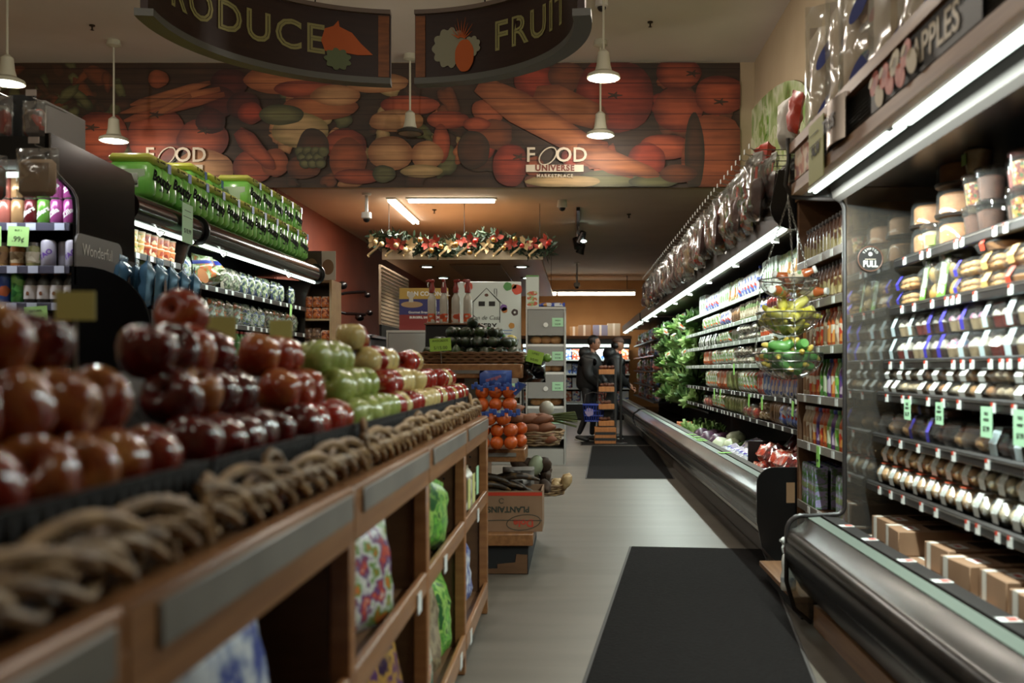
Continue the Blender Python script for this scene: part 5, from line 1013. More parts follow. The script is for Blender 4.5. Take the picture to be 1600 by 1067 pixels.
def carton(name, w_, h, m, cap=None, cat='drink'):
    p = Proto(name, cat); p.part('body', B().box((0, 0, h*.46), (w_, w_, h*.92), 0, .003).prism([(-w_/2, h*.92), (w_/2, h*.92), (0, h)], -w_/2, w_/2, lambda a, b, d: (d, a, b)).mesh('carton_body', m))
    if cap: p.part('cap', B().lathe([(0, h), (.014, h), (.014, h*.93), (0, h*.93)], 12).mesh('carton_cap', cap))
    return p
P_LAV = prnt('lavender_palm_carton', ['#a8a2cc', '#a8a2cc', '#b4aed4', '#5c8c48', '#9690ba'], 16, .4, 'noise', (1, 1, 2)); M_NAVY = mat('navy_cap', '#26265c', .4)
def lavc():
    p = carton('coconut_water_carton', .068, .235, P_LAV, M_NAVY); w_ = .068
    p.part('printed_palm', B().prism([(-.03, .0), (-.02, .04), (0, .05), (.02, .035), (.03, 0)], -w_/2-.001, -w_/2-.0005, onX).prism([(-.03, .16), (-.01, .19), (.005, .175), (.03, .185), (.02, .15), (0, .165)], -w_/2-.001, -w_/2-.0005, onX).mesh('palm', mat('palm_green', '#4a7a38', .5), 0)); p.part('printed_band', B().box((-w_/2-.0008, 0, .11), (.001, .06, .03)).mesh('pband', mat('pale_green_band', '#8a9a6a', .5))); return p
P1 = lavc()
def fill(proto, look, ys, xs, z, where, group, rz=0, jit=.004, sc=None):
    for r_, x in enumerate(xs):
        for i, y in enumerate(ys):
            proto.place(f'{look}, {nth(i)} from the {"far" if ys[0] > ys[-1] else "near"} side, {["front", "second", "third"][r_]} row, {where}', (x+tr_.uniform(-jit, jit), y+tr_.uniform(-jit, jit), z), (0, 0, rz+tr_.uniform(-.06, .06)), group, sc)
fill(P1, 'lavender palm print carton', [5.76-.074*i for i in range(5)], (1.345, 1.43), .4335, 'end unit', 'lavender cartons on the end unit')
for i in range(2): P1.place(f'lavender palm print carton, {nth(i)} from the near post of the end unit', (1.345, 4.96-.0-.074*i+.03, .4335), (0, 0, 0), 'lavender cartons on the end unit')
PWB = bottle('water_bottle', .032, .195, mat('white_bottle', '#c4beb2', .3), prnt('beige_label', ['#c8c0b2', '#b8ab98', '#d2ccc0', '#a88a70'], 30), CAPW, .7); PWB.name = 'white_bottle'
fill(PWB, 'white capped bottle', [5.76-.075*i for i in range(10)], (1.35, 1.43), .201, 'end unit bottom', 'white bottles on the end unit bottom')
PBOT = [bottle('juice_bottle', .03, .19, mat('orange_drink', '#a8502a', .2), prnt('orange_lab', ['#b8402a', '#c88a4a', '#d0c4b0'], 30), CAPR, .5), bottle('juice_bottle', .03, .19, mat('green_drink', '#5f8a4a', .2), prnt('green_lab', ['#4a8a3c', '#c8d0b0', '#7ab04a'], 30), CAPG, .5), bottle('juice_bottle', .03, .19, mat('beige_drink', '#a89478', .2), prnt('beige_lab', ['#b8a890', '#8a6a50', '#c8bcaa'], 30), CAPW, .5), bottle('juice_bottle', .03, .19, mat('violet_drink', '#5a3a6a', .2), prnt('violet_lab', ['#6a4a80', '#b8a8b8', '#3a3a70'], 30), CAPB, .5)]
JL = ['orange juice bottle', 'green juice bottle', 'beige drink bottle', 'violet drink bottle']
for si, (z, seq) in enumerate(((.7815, [2, 2, 2, 0, 3, 0, 0, 1, 3, 1, 0, 1]), (1.0465, [2, 2, 0, 0, 0, 1, 1, 3, 0, 1, 3, 2]), (1.3115, [0, 2, 2, 0, 0, 0, 2, 0, 0, 2, 0, 0]))):
    for i, k in enumerate(seq): PBOT[k].place(f'{JL[k]} on the end unit {["third", "fourth", "fifth"][si]} shelf up, {nth(i)} from the far post', (1.35, 5.77-i*.079, z), (0, 0, i), 'juice bottles on the end unit', 1.1)
PJAR = bottle('sauce_bottle', .026, .2, mat('dark_sauce', '#4a2c1c', .2), prnt('sauce_lab', ['#7a6a40', '#a89a70', '#5a3a24'], 30), CAPK, .5)
for si, z in enumerate((1.5615, 1.8015)):
    for i in range(13): PJAR.place(f'dark sauce bottle on the {["second highest", "highest"][si]} end unit shelf, {nth(i)} from the far post', (1.35, 5.77-i*.073, z), (0, 0, i), 'sauce bottles on the end unit')
# three tier hanging wire basket with citrus juice bottles
hb = thing('hanging_basket', 'three tier hanging wire basket in front of the wooden end unit', 'basket', (1.13, 5.3, 1.2))
def wbasket(z, r, h):
    b = B(); b.tube([(r*math.cos(a), r*math.sin(a), z) for a in [i*2*PI/36 for i in range(36)]], .004, 6, 0, None, True)
    for k in (.7, .4): b.tube([(r*math.sqrt(1-(1-k)**2*0-((1-k)**2)) * 1.0*math.cos(a), r*math.sqrt(1-(1-k)**2)*math.sin(a), z-h*(1-k)) for a in [i*2*PI/30 for i in range(30)]], .002, 5, 0, None, True)
    for i in range(16):
        a = i*2*PI/16; b.tube([(r*math.cos(q)*math.cos(a), r*math.cos(q)*math.sin(a), z-h*math.sin(q)) for q in [k*PI/2/6*.92 for k in range(7)]], .0018, 5)
    return b.mesh('wire_tier', M_WIRE)
HBZ = [(.475, .155, .1), (.30, .17, .12), (.085, .185, .14)]
for z, r, h in HBZ:
    put('basket_tier', wbasket(z, r, h), hb)
    liner = B().lathe([(.02, z-h+.004)]+[(r*.985*math.cos(q), z-h*math.sin(q)*.97+.002) for q in [PI/2*.9-k*PI/2*.9/5 for k in range(6)]], 24).mesh('basket_liner', CLR, 60); put('liner', liner, hb)
for k in range(3):
    a = k*2*PI/3+.5; p = [(0, 0, .9)]+[(r*math.cos(a), r*math.sin(a), z) for z, r, h in HBZ]; n = 40; lk = B()
    for (p0, p1) in zip(p[:-1], p[1:]):
        v0, v1 = Vector(p0), Vector(p1); m_ = max(2, int((v1-v0).length/.018))
        for j in range(m_):
            c = v0.lerp(v1, (j+.5)/m_); d = (v1-v0).normalized(); s_ = (d.orthogonal() if j % 2 else d.cross(d.orthogonal())).normalized()
            lk.tube([c+d*.012*math.cos(q)+s_*.005*math.sin(q) for q in [i*PI/4 for i in range(8)]], .0016, 4, 0, None, True)
    put('chain', lk.mesh('chain', M_WIRE), hb)
put('ceiling_hook', B().tube([(0, 0, .9), (0, 0, 1.0), (.1, 0, 1.02), (.35, 0, 1.02)], .005, 6).mesh('hb_hook', M_WIRE), hb)
def squeeze(body, cap, nm):
    b = B().lathe([(0, 0), (.02, 0), (.024, .008), (.026, .04), (.024, .075), (.014, .095), (.012, .1)], 14).mesh('sq', body); c = B().lathe([(.013, .098), (.014, .1), (.013, .118), (.006, .13), (0, .131)], 12).mesh('sqc', cap); return Proto(nm, 'juice bottle').part('body', b).part('cap', c)
LEM = squeeze(mat('lemon_bottle', '#b9b03a', .3, nz=(20, '#d0c878'), rnd=.1), mat('lemon_cap', '#cfc23c', .4), 'lemon_juice_bottle'); LIM = squeeze(mat('lime_bottle', '#4d8a3c', .3, nz=(20, '#6fa35a'), rnd=.15), mat('lime_cap', '#c8b050', .4), 'lime_juice_bottle'); ORB = bottle('orange_juice_bottle', .032, .2, mat('peach_drink', '#a3552c', .2), prnt('peach_lab', ['#b06a40', '#c8b8a0', '#6a8a5a'], 30), CAPW, .6)
hr = random.Random(31)
for pr, look, grp, z, r, h, n in ((LEM, 'yellow lemon juice bottle', 'lemon juice bottles', 1.5, .17, .12, 27), (LIM, 'green lime juice bottle', 'lime juice bottles', 1.285, .185, .14, 34)):
    for i in range(n):
        a = i*2.4; ly = i//12; rr = r*(.55, .72, .6)[ly]*math.sqrt((i % 12+.4)/12); zz = z+(-.062, -.012, .04)[ly]; rx, rz = hr.uniform(.75, 2.2), hr.uniform(0, 6.28); q_ = Vector((math.sin(rx)*math.sin(rz), -math.sin(rx)*math.cos(rz), math.cos(rx)))*-.065
        pr.place(f'{look} lying in the hanging basket, {nth(i)} from the basket bottom', (1.13+rr*math.cos(a)+q_.x, 5.3+rr*math.sin(a)+q_.y, zz+q_.z), (rx, 0, rz), grp+' in the hanging basket', 1.08 if ly else .95)
for i, (x, y, z, rx, rz) in enumerate(((1.1, 5.22, 1.66, 1.2, 1.2), (1.2, 5.28, 1.66, 1.3, -1.4), (1.12, 5.36, 1.64, 1.5, 2.2), (1.1, 5.25, 1.61, 1.57, -.6), (1.19, 5.33, 1.61, 1.57, .9))): ORB.place(f'orange drink bottle with white cap, {["tipped up at the aisle end", "tipped up at the shelf end", "pointing away at the back", "lying low at the aisle end", "lying low at the shelf end"][i]} of top wire tier', (x, y, z), (rx, 0, rz), 'orange drink bottles in the top tier', .85)
# cleaning spray left on the ledge
lg = thing('wooden_ledge', 'low wooden ledge board between the two cases', 'board', (1.1, 5.0, .0)); put('board', B().box((0.02, .2, .1), (.16, .9, .03), 0, .004).mesh('ledge', M_TRIM), lg); put('support', B().box((.03, .2, .045), (.1, .85, .09)).mesh('ledge_sup', M_BLKMAT), lg)
cs = thing('cleaning_spray', 'white trigger spray bottle with red collar on the ledge', 'spray bottle', (1.045, 4.9, .115), (0, 0, .6))
put('body', B().lathe([(0, 0), (.034, 0), (.038, .01), (.038, .07), (.03, .1), (.036, .13), (.028, .17), (.014, .185)], 20).mesh('cs_body', M_WHITE, 60), cs); put('collar', B().lathe([(.02, .18), (.022, .185), (.02, .225), (.012, .23)], 14).mesh('cs_col', mat('red_collar', '#a83a24', .4)), cs)
put('spray_head', B().box((-.012, 0, .245), (.07, .022, .035), 0, .008).tube([(-.04, 0, .25), (-.055, 0, .248)], .008, 8).mesh('cs_head', M_WHITE), cs); put('trigger', B().tube([(-.03, 0, .23), (-.042, 0, .21), (-.036, 0, .185)], [.006, .005, .004], 6).mesh('cs_trg', M_WHITE), cs)
put('label', B().lathe([(.0385, .02), (.0385, .065)], 20).mesh('cs_lab', prnt('cleaner_label', ['#d2d0c8', '#a8b0b8', '#d8d6ce'], 20)), cs)
# ================================================================ long refrigerated produce case
FY0, FY1, FR = 5.9, 17.2, .0064
def FX(x, y): return x-FR*(y-FY0)
def long_case(label, y0, y1, shelves=True):
    t = thing('refrigerated_case', label, 'display case', (FX(0, y0), y0, 0), (0, 0, FR)); L_ = y1-y0
    put('base', B().prism([(a+.09, b) for a, b in BUMP[:-2]]+[(2.08, .33), (2.08, 0)], 0, L_, onY).mesh('long_base', M_DARKMETAL, 30), t)
    put('bumper_strip', B().prism([(1.086, .30), (1.072, .32), (1.072, .375), (1.086, .395)], .02, L_-.02, onY).mesh('long_bumper', mat('black_bumper_rubber', '#191716', .3)), t)
    put('bumper_strip', B().prism([(1.12, .21), (1.105, .225), (1.105, .245), (1.12, .25)], .02, L_-.02, onY).mesh('long_bumper2', M_STEEL), t)
    put('kick_plate', B().box((1.235, L_/2, .06), (.02, L_-.04, .1)).mesh('long_kick', mat('taupe_kick_plate', '#4b423a', .5)), t)
    put('lip_strip', B().prism([(1.18, .4985), (1.235, .503), (1.235, .508), (1.18, .5035)], .02, L_-.02, onY).mesh('long_lip', mat('green_grey_lip', '#6f7a70', .35, .3)), t)
    put('lip_strip', B().prism([(1.248, .5055), (1.322, .499), (1.322, .504), (1.248, .51)], .02, L_-.02, onY).mesh('long_lip2', mat('grey_lip', '#5a5650', .4)), t)
    put('back_panel', B().box((2.05, L_/2, 1.2), (.04, L_, 1.72)).mesh('long_back', M_BLKMAT), t)
    c = put('canopy', B().prism([(1.2, 2.055), (1.19, 2.2), (2.07, 2.2), (2.07, 2.12), (1.34, 2.12), (1.33, 2.055)], 0, L_, onY).mesh('long_canopy', mat('brown_canopy', '#3d302a', .4), 30), t)
    y = .05; k = 0
    while y < L_-.3:
        e = min(L_-.05, y+1.5); put('light_tube', B().tube([(1.25, y, 2.04), (1.25, e-.06, 2.04)], .015, 10).mesh('long_tube', TUBE), c); put('light_strip', B().box((1.212, (y+e)/2, 2.05), (.014, e-y-.05, .008)).mesh('long_strip', TUBE), c)
        put('tube_clip', B().box((1.275, y+.4, 2.02), (.05, .012, .03)).mesh('clip', M_WHITE), c); y += 1.5
    return t
lc = long_case('long refrigerated produce case further down the aisle', FY0, FY1)
FS = [1.82, 1.62, 1.445, 1.24, 1.0, .80]; FN = ['top', 'second', 'third', 'fourth', 'fifth', 'sixth']
ftag = B().box((0, 0, 0), (.003, .05, .03)).mesh('far_tag', TAGW); M_FRAIL = mat('pale_green_rail', '#8f9a8c', .4, nz=(9, '#a8b0a4'))
for i, z in enumerate(FS):
    s = put('shelf', B().box((1.74, 3.4, z-.012), (.58, 6.75, .02)).mesh('far_shelf', M_BLACK), lc); put('price_rail', B().box((1.447, 3.4, z-.012), (.008, 6.75, .036), 0, .002).mesh('far_rail', M_FRAIL if i < 4 else M_RAIL), s)
    y = .15
    while y < 6.6: put('price_tag', ftag, s, (1.4425, y, z-.012)); y += tr_.choice([.16, .2, .3, .45])
sp = put('end_shield', B().prism([(1.07, .30), (1.1, .15), (1.22, .02), (1.38, .02), (1.38, .62)]+arc(1.17, .52, .1, 90, 180, 6), -.014, 0, onY).mesh('end_shield', M_BLACK, 30), lc); put('torn_sticker', B().box((1.27, -.0155, .47), (.05, .002, .12)).mesh('torn', mat('tan_torn_sticker', '#8a6a4a', .7)), sp)
put('canopy_shield', B().prism(arc(1.28, 2.16, .13, 180, 330, 8)+[(1.4, 2.38), (1.2, 2.38)], -.014, 0, onY).mesh('can_shield', M_BLACK, 30), lc)
# --- kinds of packaged goods
def fpouch(nm, w_, t_, h, m, cat='pouch', seed=0, top=None):
    p = Proto(nm, cat); p.part('pouch', B().pillow(w_, t_, h, 0, TR((0, 0, 0), (0, 0, -PI/2)), 5, 6, wr=.12, seed=seed, mids=(lambda b, a: 1 if (top and b > .72) else 0)).mesh(nm, [m, top] if top else m, 60)); return p
def fbox(nm, w_, d, h, m, m2=None, cat='carton'):
    p = Proto(nm, cat); p.part('body', B().box((0, 0, h/2), (d, w_, h), 0, .003).mesh(nm, m)); 
    if m2: p.part('panel', B().box((-d/2-.0008, 0, h*.55), (.001, w_*.8, h*.4)).mesh(nm+'_panel', m2))
    return p
def ftub(nm, r, h, m, lid, lab=None):
    p = Proto(nm, 'tub').part('cup', B().lathe([(r*.8, 0), (r, h*.9)], 14).mesh(nm, m)).part('lid', B().lathe([(0, h), (r*.98, h), (r*1.06, h*.97), (r*1.06, h*.88), (r, h*.88)], 14).mesh(nm+'_lid', lid))
    if lab: p.part('label', B().lathe([(r*.86, h*.2), (r*.98, h*.75)], 14).mesh(nm+'_lab', lab))
    return p
def fjar(nm, r, h, m, lid, lab): return Proto(nm, 'jar').part('jar', B().lathe([(0, 0), (r, .004), (r, h*.75), (r*.8, h*.85), (r*.8, h*.87)], 14).mesh(nm, m)).part('lid', B().lathe([(r*.86, h*.85), (r*.88, h*.98), (0, h)], 14).mesh(nm+'_lid', lid)).part('label', B().lathe([(r*1.02, h*.15), (r*1.02, h*.6)], 14).mesh(nm+'_lab', lab))
def fclam(nm, w_, d, h, fillm, lab=None):
    bs, ld = clam(w_, d, h); p = Proto(nm, 'produce pack').part('filling', B().box((0, 0, h*.42), (d*.86, w_*.86, h*.7), 0, .02).mesh(nm+'_f', fillm)).part('tray', bs).part('lid', ld)
    if lab: p.part('label', band(w_, d, h, 0, lab, w_*.2))
    return p
SAL = prnt('leafy_salad_print', ['#5c7a3c', '#8ea868', '#c4ccb0', '#3d5a2c', '#a8b890'], 40, .3); SALW = prnt('white_green_bag', ['#b8c2ae', '#7a9a5a', '#d0d4c8', '#9aac88', '#c25a3a'], 30, .25); WPOU = prnt('white_blue_print', ['#c4c8cc', '#d4d4d0', '#5a6aa8', '#c8b8b0', '#b84a3a'], 28, .3)
WGRN = prnt('white_green_carton', ['#cdd2c8', '#c0cabc', '#7fa06a', '#d4d6d0'], 22); CHEESE = prnt('cheese_pouch', ['#b8a878', '#7a8a5a', '#d0c8b0', '#a0703a', '#4a5a3a'], 34); DRED = prnt('dark_red_bottle', ['#5a1c18', '#7c2a20', '#3a1412', '#3c4a80'], 26); ORC = prnt('orange_carton', ['#b8502c', '#c86a3c', '#d0b8a0', '#9c3c22'], 22)
BRP = prnt('brown_pouch', ['#7a5a40', '#94704e', '#5c4430', '#a8886a'], 24); REDB = prnt('red_pouch', ['#a8321f', '#c04a30', '#d0c0b4', '#7c2216'], 26); BLUP = prnt('blue_pouch', ['#3a4c8c', '#5a78b0', '#c8ccd4', '#2c3a70'], 26); TANP = prnt('tan_pack', ['#a08a66', '#b8a484', '#7c6648', '#c8bca4'], 30); TRAYM = prnt('dark_tray_food', ['#241e1c', '#3a2e28', '#4c3c34', '#8a8078'], 40); ASP = prnt('green_bundle', ['#6a7a44', '#8a985c', '#4c5c30', '#b0a878'], 40, .4, 'wave', (1, 3, 1)); MUSH = prnt('pale_mix', ['#b0a48c', '#8c7c62', '#c8bea8', '#7a8a5a'], 36); TOMM = prnt('red_green_mix', ['#a83420', '#8c2818', '#5c7a38', '#c05a38'], 46)
KS = dict(
 tubs=(ftub('dairy_tub', .05, .075, M_WHITE, M_WHITE, prnt('tub_lab', ['#c8ccd0', '#8aa0b8', '#d4d4d0'], 30)), 'white dairy tub', .11, 3, .0755), gtubs=(ftub('dip_tub', .045, .07, mat('mint_tub', '#9fc0a8', .4), M_WHITE), 'mint dip tub', .1, 2, .0705),
 cheese=(fpouch('cheese_pouch', .1, .04, .16, CHEESE, 'pouch', 1), 'tan cheese pouch', .06, 1, 0), wcart=(fbox('milk_carton', .07, .07, .17, WGRN, None), 'white green carton', .08, 1, 0), wbag=(fpouch('white_bag', .16, .08, .15, WPOU, 'bag', 2), 'white printed bag', .15, 1, 0),
 wbot=(bottle('dressing_bottle', .03, .17, mat('white_bottle', '#c4beb2', .3), WPOU, CAPB), 'white bottle', .075, 1, 0), red=(bottle('sauce_bottle', .032, .15, mat('red_sauce', '#6c1c14', .25), DRED, mat('violet_cap', '#4c4aa0')), 'dark red bottle', .08, 1, 0), oc=(fbox('juice_carton', .1, .08, .16, ORC, M_WHITE), 'orange carton', .11, 1, 0),
 gj=(fjar('herb_jar', .035, .12, mat('green_glass', '#5f7048', .2), M_WHITE, MUSH), 'green glass jar', .085, 1, 0), tc=(fclam('snack_clamshell', .14, .14, .06, MUSH), 'clear snack clamshell', .15, 2, .0605), br=(fpouch('brown_pouch', .1, .05, .16, BRP, 'pouch', 3), 'brown pouch', .07, 1, 0), ob=(bottle('yogurt_bottle', .03, .11, M_WHITE, ORC, CAPR, .6), 'white bottle with orange label', .072, 1, 0),
 wt=(ftub('cream_cup', .045, .1, M_WHITE, M_WHITE, ORC), 'white cup with orange label', .1, 1, 0), gc=(fclam('salad_clamshell', .16, .15, .09, SAL, TAGW), 'clear salad clamshell', .17, 1, 0), tall=(fpouch('tall_pack', .08, .03, .17, WGRN, 'pack', 4), 'tall white green pack', .055, 1, 0), ow=(fbox('orange_white_box', .09, .06, .14, WPOU, ORC), 'white box with orange panel', .1, 1, 0),
 salad=(fpouch('salad_bag', .18, .1, .19, SALW, 'salad bag', 5), 'white green salad bag', .13, 1, 0), car=(fpouch('carrot_bag', .14, .07, .16, ORC, 'bag', 6), 'orange carrot bag', .14, 1, 0), tray=(fclam('black_tray', .19, .16, .05, TRAYM), 'black food tray', .2, 4, .0505), wp=(fpouch('printed_pouch', .12, .04, .19, WPOU, 'pouch', 7), 'white many coloured pouch', .085, 1, 0),
 rp=(fpouch('red_pouch', .13, .05, .19, REDB, 'pouch', 8), 'red pouch', .1, 1, 0), bp=(fpouch('blue_pouch', .13, .05, .18, BLUP, 'pouch', 9), 'blue pouch', .1, 1, 0), asp=(fpouch('green_bundle', .11, .08, .18, ASP, 'vegetable bag', 10), 'green stalk bag', .12, 1, 0), tan=(fpouch('tan_pack', .17, .09, .11, TANP, 'pack', 11), 'tan packet', .15, 2, .1), tom=(fclam('tomato_pack', .15, .15, .09, TOMM), 'tomato clamshell', .16, 1, 0), mix=(fpouch('mixed_bag', .15, .08, .12, WPOU, 'bag', 12), 'blue white packet', .13, 1, 0))
def run(si, seq):
    y = FY0+.12
    for k, n in seq:
        pr, look, st, ly, dz = KS[k]; av_ = (.215, .16, .135, .17, .2, .16)[si]; hh = max(v.co.z for c in pr.parts for v in c[1].vertices)+dz*(ly-1); sz = max(.6, min(1.3, av_/hh))
        for i in range(n):
            y += st/2
            for l in range(ly):
                lv = '' if ly == 1 else [' at the bottom,', ' one up,', ' two up,', ' on top,'][l]
                pr.place(f'{look} on {FN[si]} shelf of long case,{lv} {nth(_r(si, k, l))} such from wooden unit' if not lv else f'{look} on long case {FN[si]} shelf,{lv} {nth(_r(si, k, l))} from wooden unit',
                         (FX(1.505+tr_.uniform(-.008, .012), y), y, FS[si]+.0005+dz*l*sz), (0, 0, tr_.uniform(-.08, .08)), f'{look}s on the {FN[si]} shelf', (1.0, 1.0, sz))
            y += st/2
_rc = {}
def _r(*k): _rc[k] = _rc.get(k, -1)+1; return _rc[k]
run(0, [('gtubs', 1), ('tubs', 4), ('cheese', 12), ('wcart', 7), ('wbot', 3), ('wbag', 6), ('cheese', 10), ('tall', 12), ('wbag', 6), ('wcart', 6)])
run(1, [('oc', 2), ('gc', 2), ('wbag', 2), ('red', 10), ('wbot', 4), ('gj', 10), ('br', 8), ('wbag', 4), ('salad', 9)])
run(2, [('br', 6), ('wt', 4), ('ob', 6), ('wt', 3), ('ob', 5), ('tc', 6), ('tall', 10), ('salad', 5), ('gc', 8)])
run(3, [('tall', 14), ('ow', 4), ('ob', 8), ('wt', 4), ('tc', 6), ('salad', 11), ('car', 5)])
run(4, [('tray', 2), ('wp', 14), ('bp', 2), ('rp', 3), ('salad', 6), ('asp', 6), ('car', 4), ('salad', 6)])
run(5, [('tan', 3), ('mix', 5), ('br', 7), ('tan', 2), ('tom', 4), ('asp', 10), ('salad', 6), ('tom', 3)])
GC_ = ((6.35, .745), (6.03, .74), (6.55, .94), (7.6, .94), (8.15, .945), (8.9, 1.2), (9.7, .95), (10.1, .95))
for i, (y, z) in enumerate(GC_): card(f'bright green price card on {"sixth" if z < .8 else "fifth" if z < 1 else "fourth"} shelf rail of long case, {nth(sum(1 for a, b in GC_ if abs(b-z) < .1 and a < y))} from wooden unit', (FX(1.43, y), y, z), .06, .1, (0, .15*(-1)**i, -PI/2), mat('bright_green_card', '#8fd060', .6))
for i, (y, x) in enumerate(((6.4, 1.28), (8.2, 1.24), (9.6, 1.24), (9.8, 1.24), (10.1, 1.24), (10.5, 1.24))): card(f'green price card lying flat on the long case lip, {nth(i)} from the wooden unit', (FX(x, y), y, .514), .1, .07, (-PI/2, 0, .3), mat('bright_green_card', '#8fd060', .6))
# --- the open well: bags of fruit, cabbages, bunches
RG = clear('red_bag_film', '#d8684c', .12, .5, .12); M_GRAPE = mat('red_grape', '#5a1a14', .25, rnd=.3); M_REDAP = mat('small_red_fruit', '#93301f', .3, nz=(20, '#a8503a'), rnd=.2)
ap_s = B().blob((0, 0, 0), .036, 10).mesh('bag_fruit', M_REDAP, 60)
def fruit_sack(label, loc, rz, sd):
    t = thing('fruit_sack', label, 'bag of fruit', loc, (0, 0, rz), 'red bags of fruit in the long case well'); q = random.Random(sd)
    for i in range(8): put('fruit', ap_s, t, ((i % 3-1)*.068, (i//3-1)*.068, .036+.03*(i % 2)))
    put('film', B().pillow(.235, .14, .215, 0, TR((0, .11, .055), (PI/2, 0, 0)), 7, 7, wr=.3, seed=sd).mesh('sack_film', prnt('red_net_print', ['#a8331f', '#c04a30', '#8c2818', '#c8a08c'], 26, .25, 'noise') if sd % 3 else RG, 60), t)
for i in range(24):
    ly = i//12; k = i % 12; y = 6.15+(k//2)*.25+.06*ly; x = 1.43+.22*(k % 2)+.05*ly
    fruit_sack(f'red bag of fruit, {nth(k)} from the wooden unit in the {["lower", "upper"][ly]} layer of the well', (FX(x, y), y, .38+.125*ly+.05*(k % 2)), tr_.uniform(-.4, .4), i+1)
dv = thing('well_divider', 'black divider plate between red bags and white bags', 'divider', (FX(1.5, 7.75), 7.75, .335)); put('plate', B().box((0, 0, .16), (.3, .012, .3), 0, .004).mesh('divider_plate', M_BLKPLASTIC), dv); put('foot', B().box((0, .03, .006), (.3, .06, .01)).mesh('divider_foot', M_BLKPLASTIC), dv)
PW = prnt('white_violet_bag', ['#c4c4c8', '#d0d4d0', '#5a4aa0', '#a8b8c8', '#c8c0d0'], 22, .25); wl = B().pillow(.24, .12, .22, 0, TR((0, .1, .05), (PI/2, 0, 0)), 7, 7, wr=.3, seed=44).mesh('salad_sack', PW, 60)
for i in range(12): 
    y = 7.95+.19*(i//2); x = 1.42+.2*(i % 2); p = thing('salad_sack', f'white and violet salad bag lying in the well, {nth(i)} from the black divider', 'salad bag', (FX(x, y), y, .40+.05*(i % 2)), (0, 0, tr_.uniform(-.5, .5)), 'white and violet bags in the well', wl)
def leafball(r, seed, amp=.18, fz=1): return B().blob((0, 0, 0), (r, r, r*fz), 18, 0, None, lambda p: p*(1+amp*noise.noise(p*1.4+Vector((seed, 0, 0)))+amp*.5*abs(noise.noise(p*4+Vector((seed, 3, 0))))))
M_CABW = mat('pale_cabbage', '#a8b48c', .4, nz=(6, '#c4ccb0'), bump=.4); M_CABP = mat('purple_cabbage', '#3c2638', .35, nz=(6, '#56384e'), bump=.3); M_LETT = mat('lettuce_green', '#6c9048', .5, nz=(9, '#a3bb78'), bump=.6, rnd=.25); M_DKG = mat('dark_leaf_green', '#3c5c2c', .5, nz=(10, '#587c3c'), bump=.6, rnd=.3); M_CARR = mat('carrot_orange', '#b8602c', .5, nz=(14, '#c87a40'))
for i, (x, y, r) in enumerate(((1.5, 9.35, .11), (1.42, 9.62, .1), (1.6, 9.75, .1))): thing('white_cabbage', f'pale green cabbage in the well, {nth(i)} from the wooden unit', 'cabbage', (FX(x, y), y, .44+.06*(i == 2)), (i, .4, 0), 'pale cabbages in the well', leafball(r, i).mesh('cabbage', M_CABW, 60))
for i, (x, y) in enumerate(((1.45, 10.0), (1.55, 10.25), (1.42, 10.45), (1.52, 10.7), (1.42, 10.95))): thing('purple_cabbage', f'purple cabbage in the well, {nth(i)} from the pale cabbages', 'cabbage', (FX(x, y), y, .45), (i, .3, 0), 'purple cabbages in the well', leafball(.105, i+5, .06).mesh('pcabbage', M_CABP, 60))
for i in range(5): thing('cucumber', f'dark cucumber lying in the well, {nth(i)} from the white bags', 'cucumber', (FX(1.45+.03*i, 9.12+.0*i), 9.1, .40+.03*i), (0, PI/2-.3, .5), 'cucumbers in the well', B().tube([(0, .01*math.sin(k), -.13+.26*k/6) for k in range(7)], [.01, .022, .026, .027, .026, .022, .01], 10).mesh('cucumber', M_DKG, 60))
def bunch(seed, n, ln, m, wd=.03):
    b = B(); q = random.Random(seed)
    for i in range(n):
        a = q.uniform(0, 2*PI); sp_ = q.uniform(.1, .55); d = Vector((math.cos(a)*sp_, math.sin(a)*sp_, 1)).normalized(); s_ = d.cross(Vector((q.random(), q.random(), .2))).normalized()*wd*q.uniform(.7, 1.3); l_ = ln*q.uniform(.7, 1.1); cv = Vector((math.cos(a), math.sin(a), 0))*ln*.25
        pts = [d*(l_*t)+cv*t*t for t in (0, .35, .65, .85, 1)]; ws = (.25, .7, 1.2, 1.0, .2); nr = d.cross(s_).normalized()*.01
        vs = []
        for p_, w2 in zip(pts, ws): vs += [p_-s_*w2+nr*q.uniform(-1, 1), p_+nr*2*q.uniform(.5, 1.5), p_+s_*w2+nr*q.uniform(-1, 1)]
        b.add(vs, [[3*k, 3*k+1, 3*k+4, 3*k+3] for k in range(4)]+[[3*k+1, 3*k+2, 3*k+5, 3*k+4] for k in range(4)])
    return b
BM = [bunch(s, 26, .2, m).mesh('leafy_bunch', m, 60, False) for s, m in ((1, M_LETT), (2, M_DKG), (3, M_LETT))]
for i in range(14):
    y = 11.15+.22*(i//2); x = 1.45+.2*(i % 2); thing('leafy_bunch', f'leafy bunch in the well, {nth(i)} beyond the purple cabbages', 'leafy vegetable', (FX(x, y), y, .38), (-.3, -.9, i), 'leafy bunches in the well', BM[i % 3])
for i in range(8): thing('carrot_bunch', f'bunch of carrots in the well beyond the leafy bunches, {nth(i)} along', 'carrots', (FX(1.42+.1*(i % 2), 12.75+.13*i), 12.75+.13*i, .44), (PI/2, 0, 1.2+.2*(i % 3)), 'carrot bunches in the well', B().tube([(0, 0, 0), (0, 0, .1), (.01, 0, .2)], [.022, .018, .004], 8).tube([(.03, .01, 0), (.035, 0, .1), (.03, 0, .19)], [.02, .016, .004], 8).tube([(.015, .03, 0), (.02, .03, .1), (.02, .02, .2)], [.022, .018, .004], 8).mesh('carrots', M_CARR, 60))
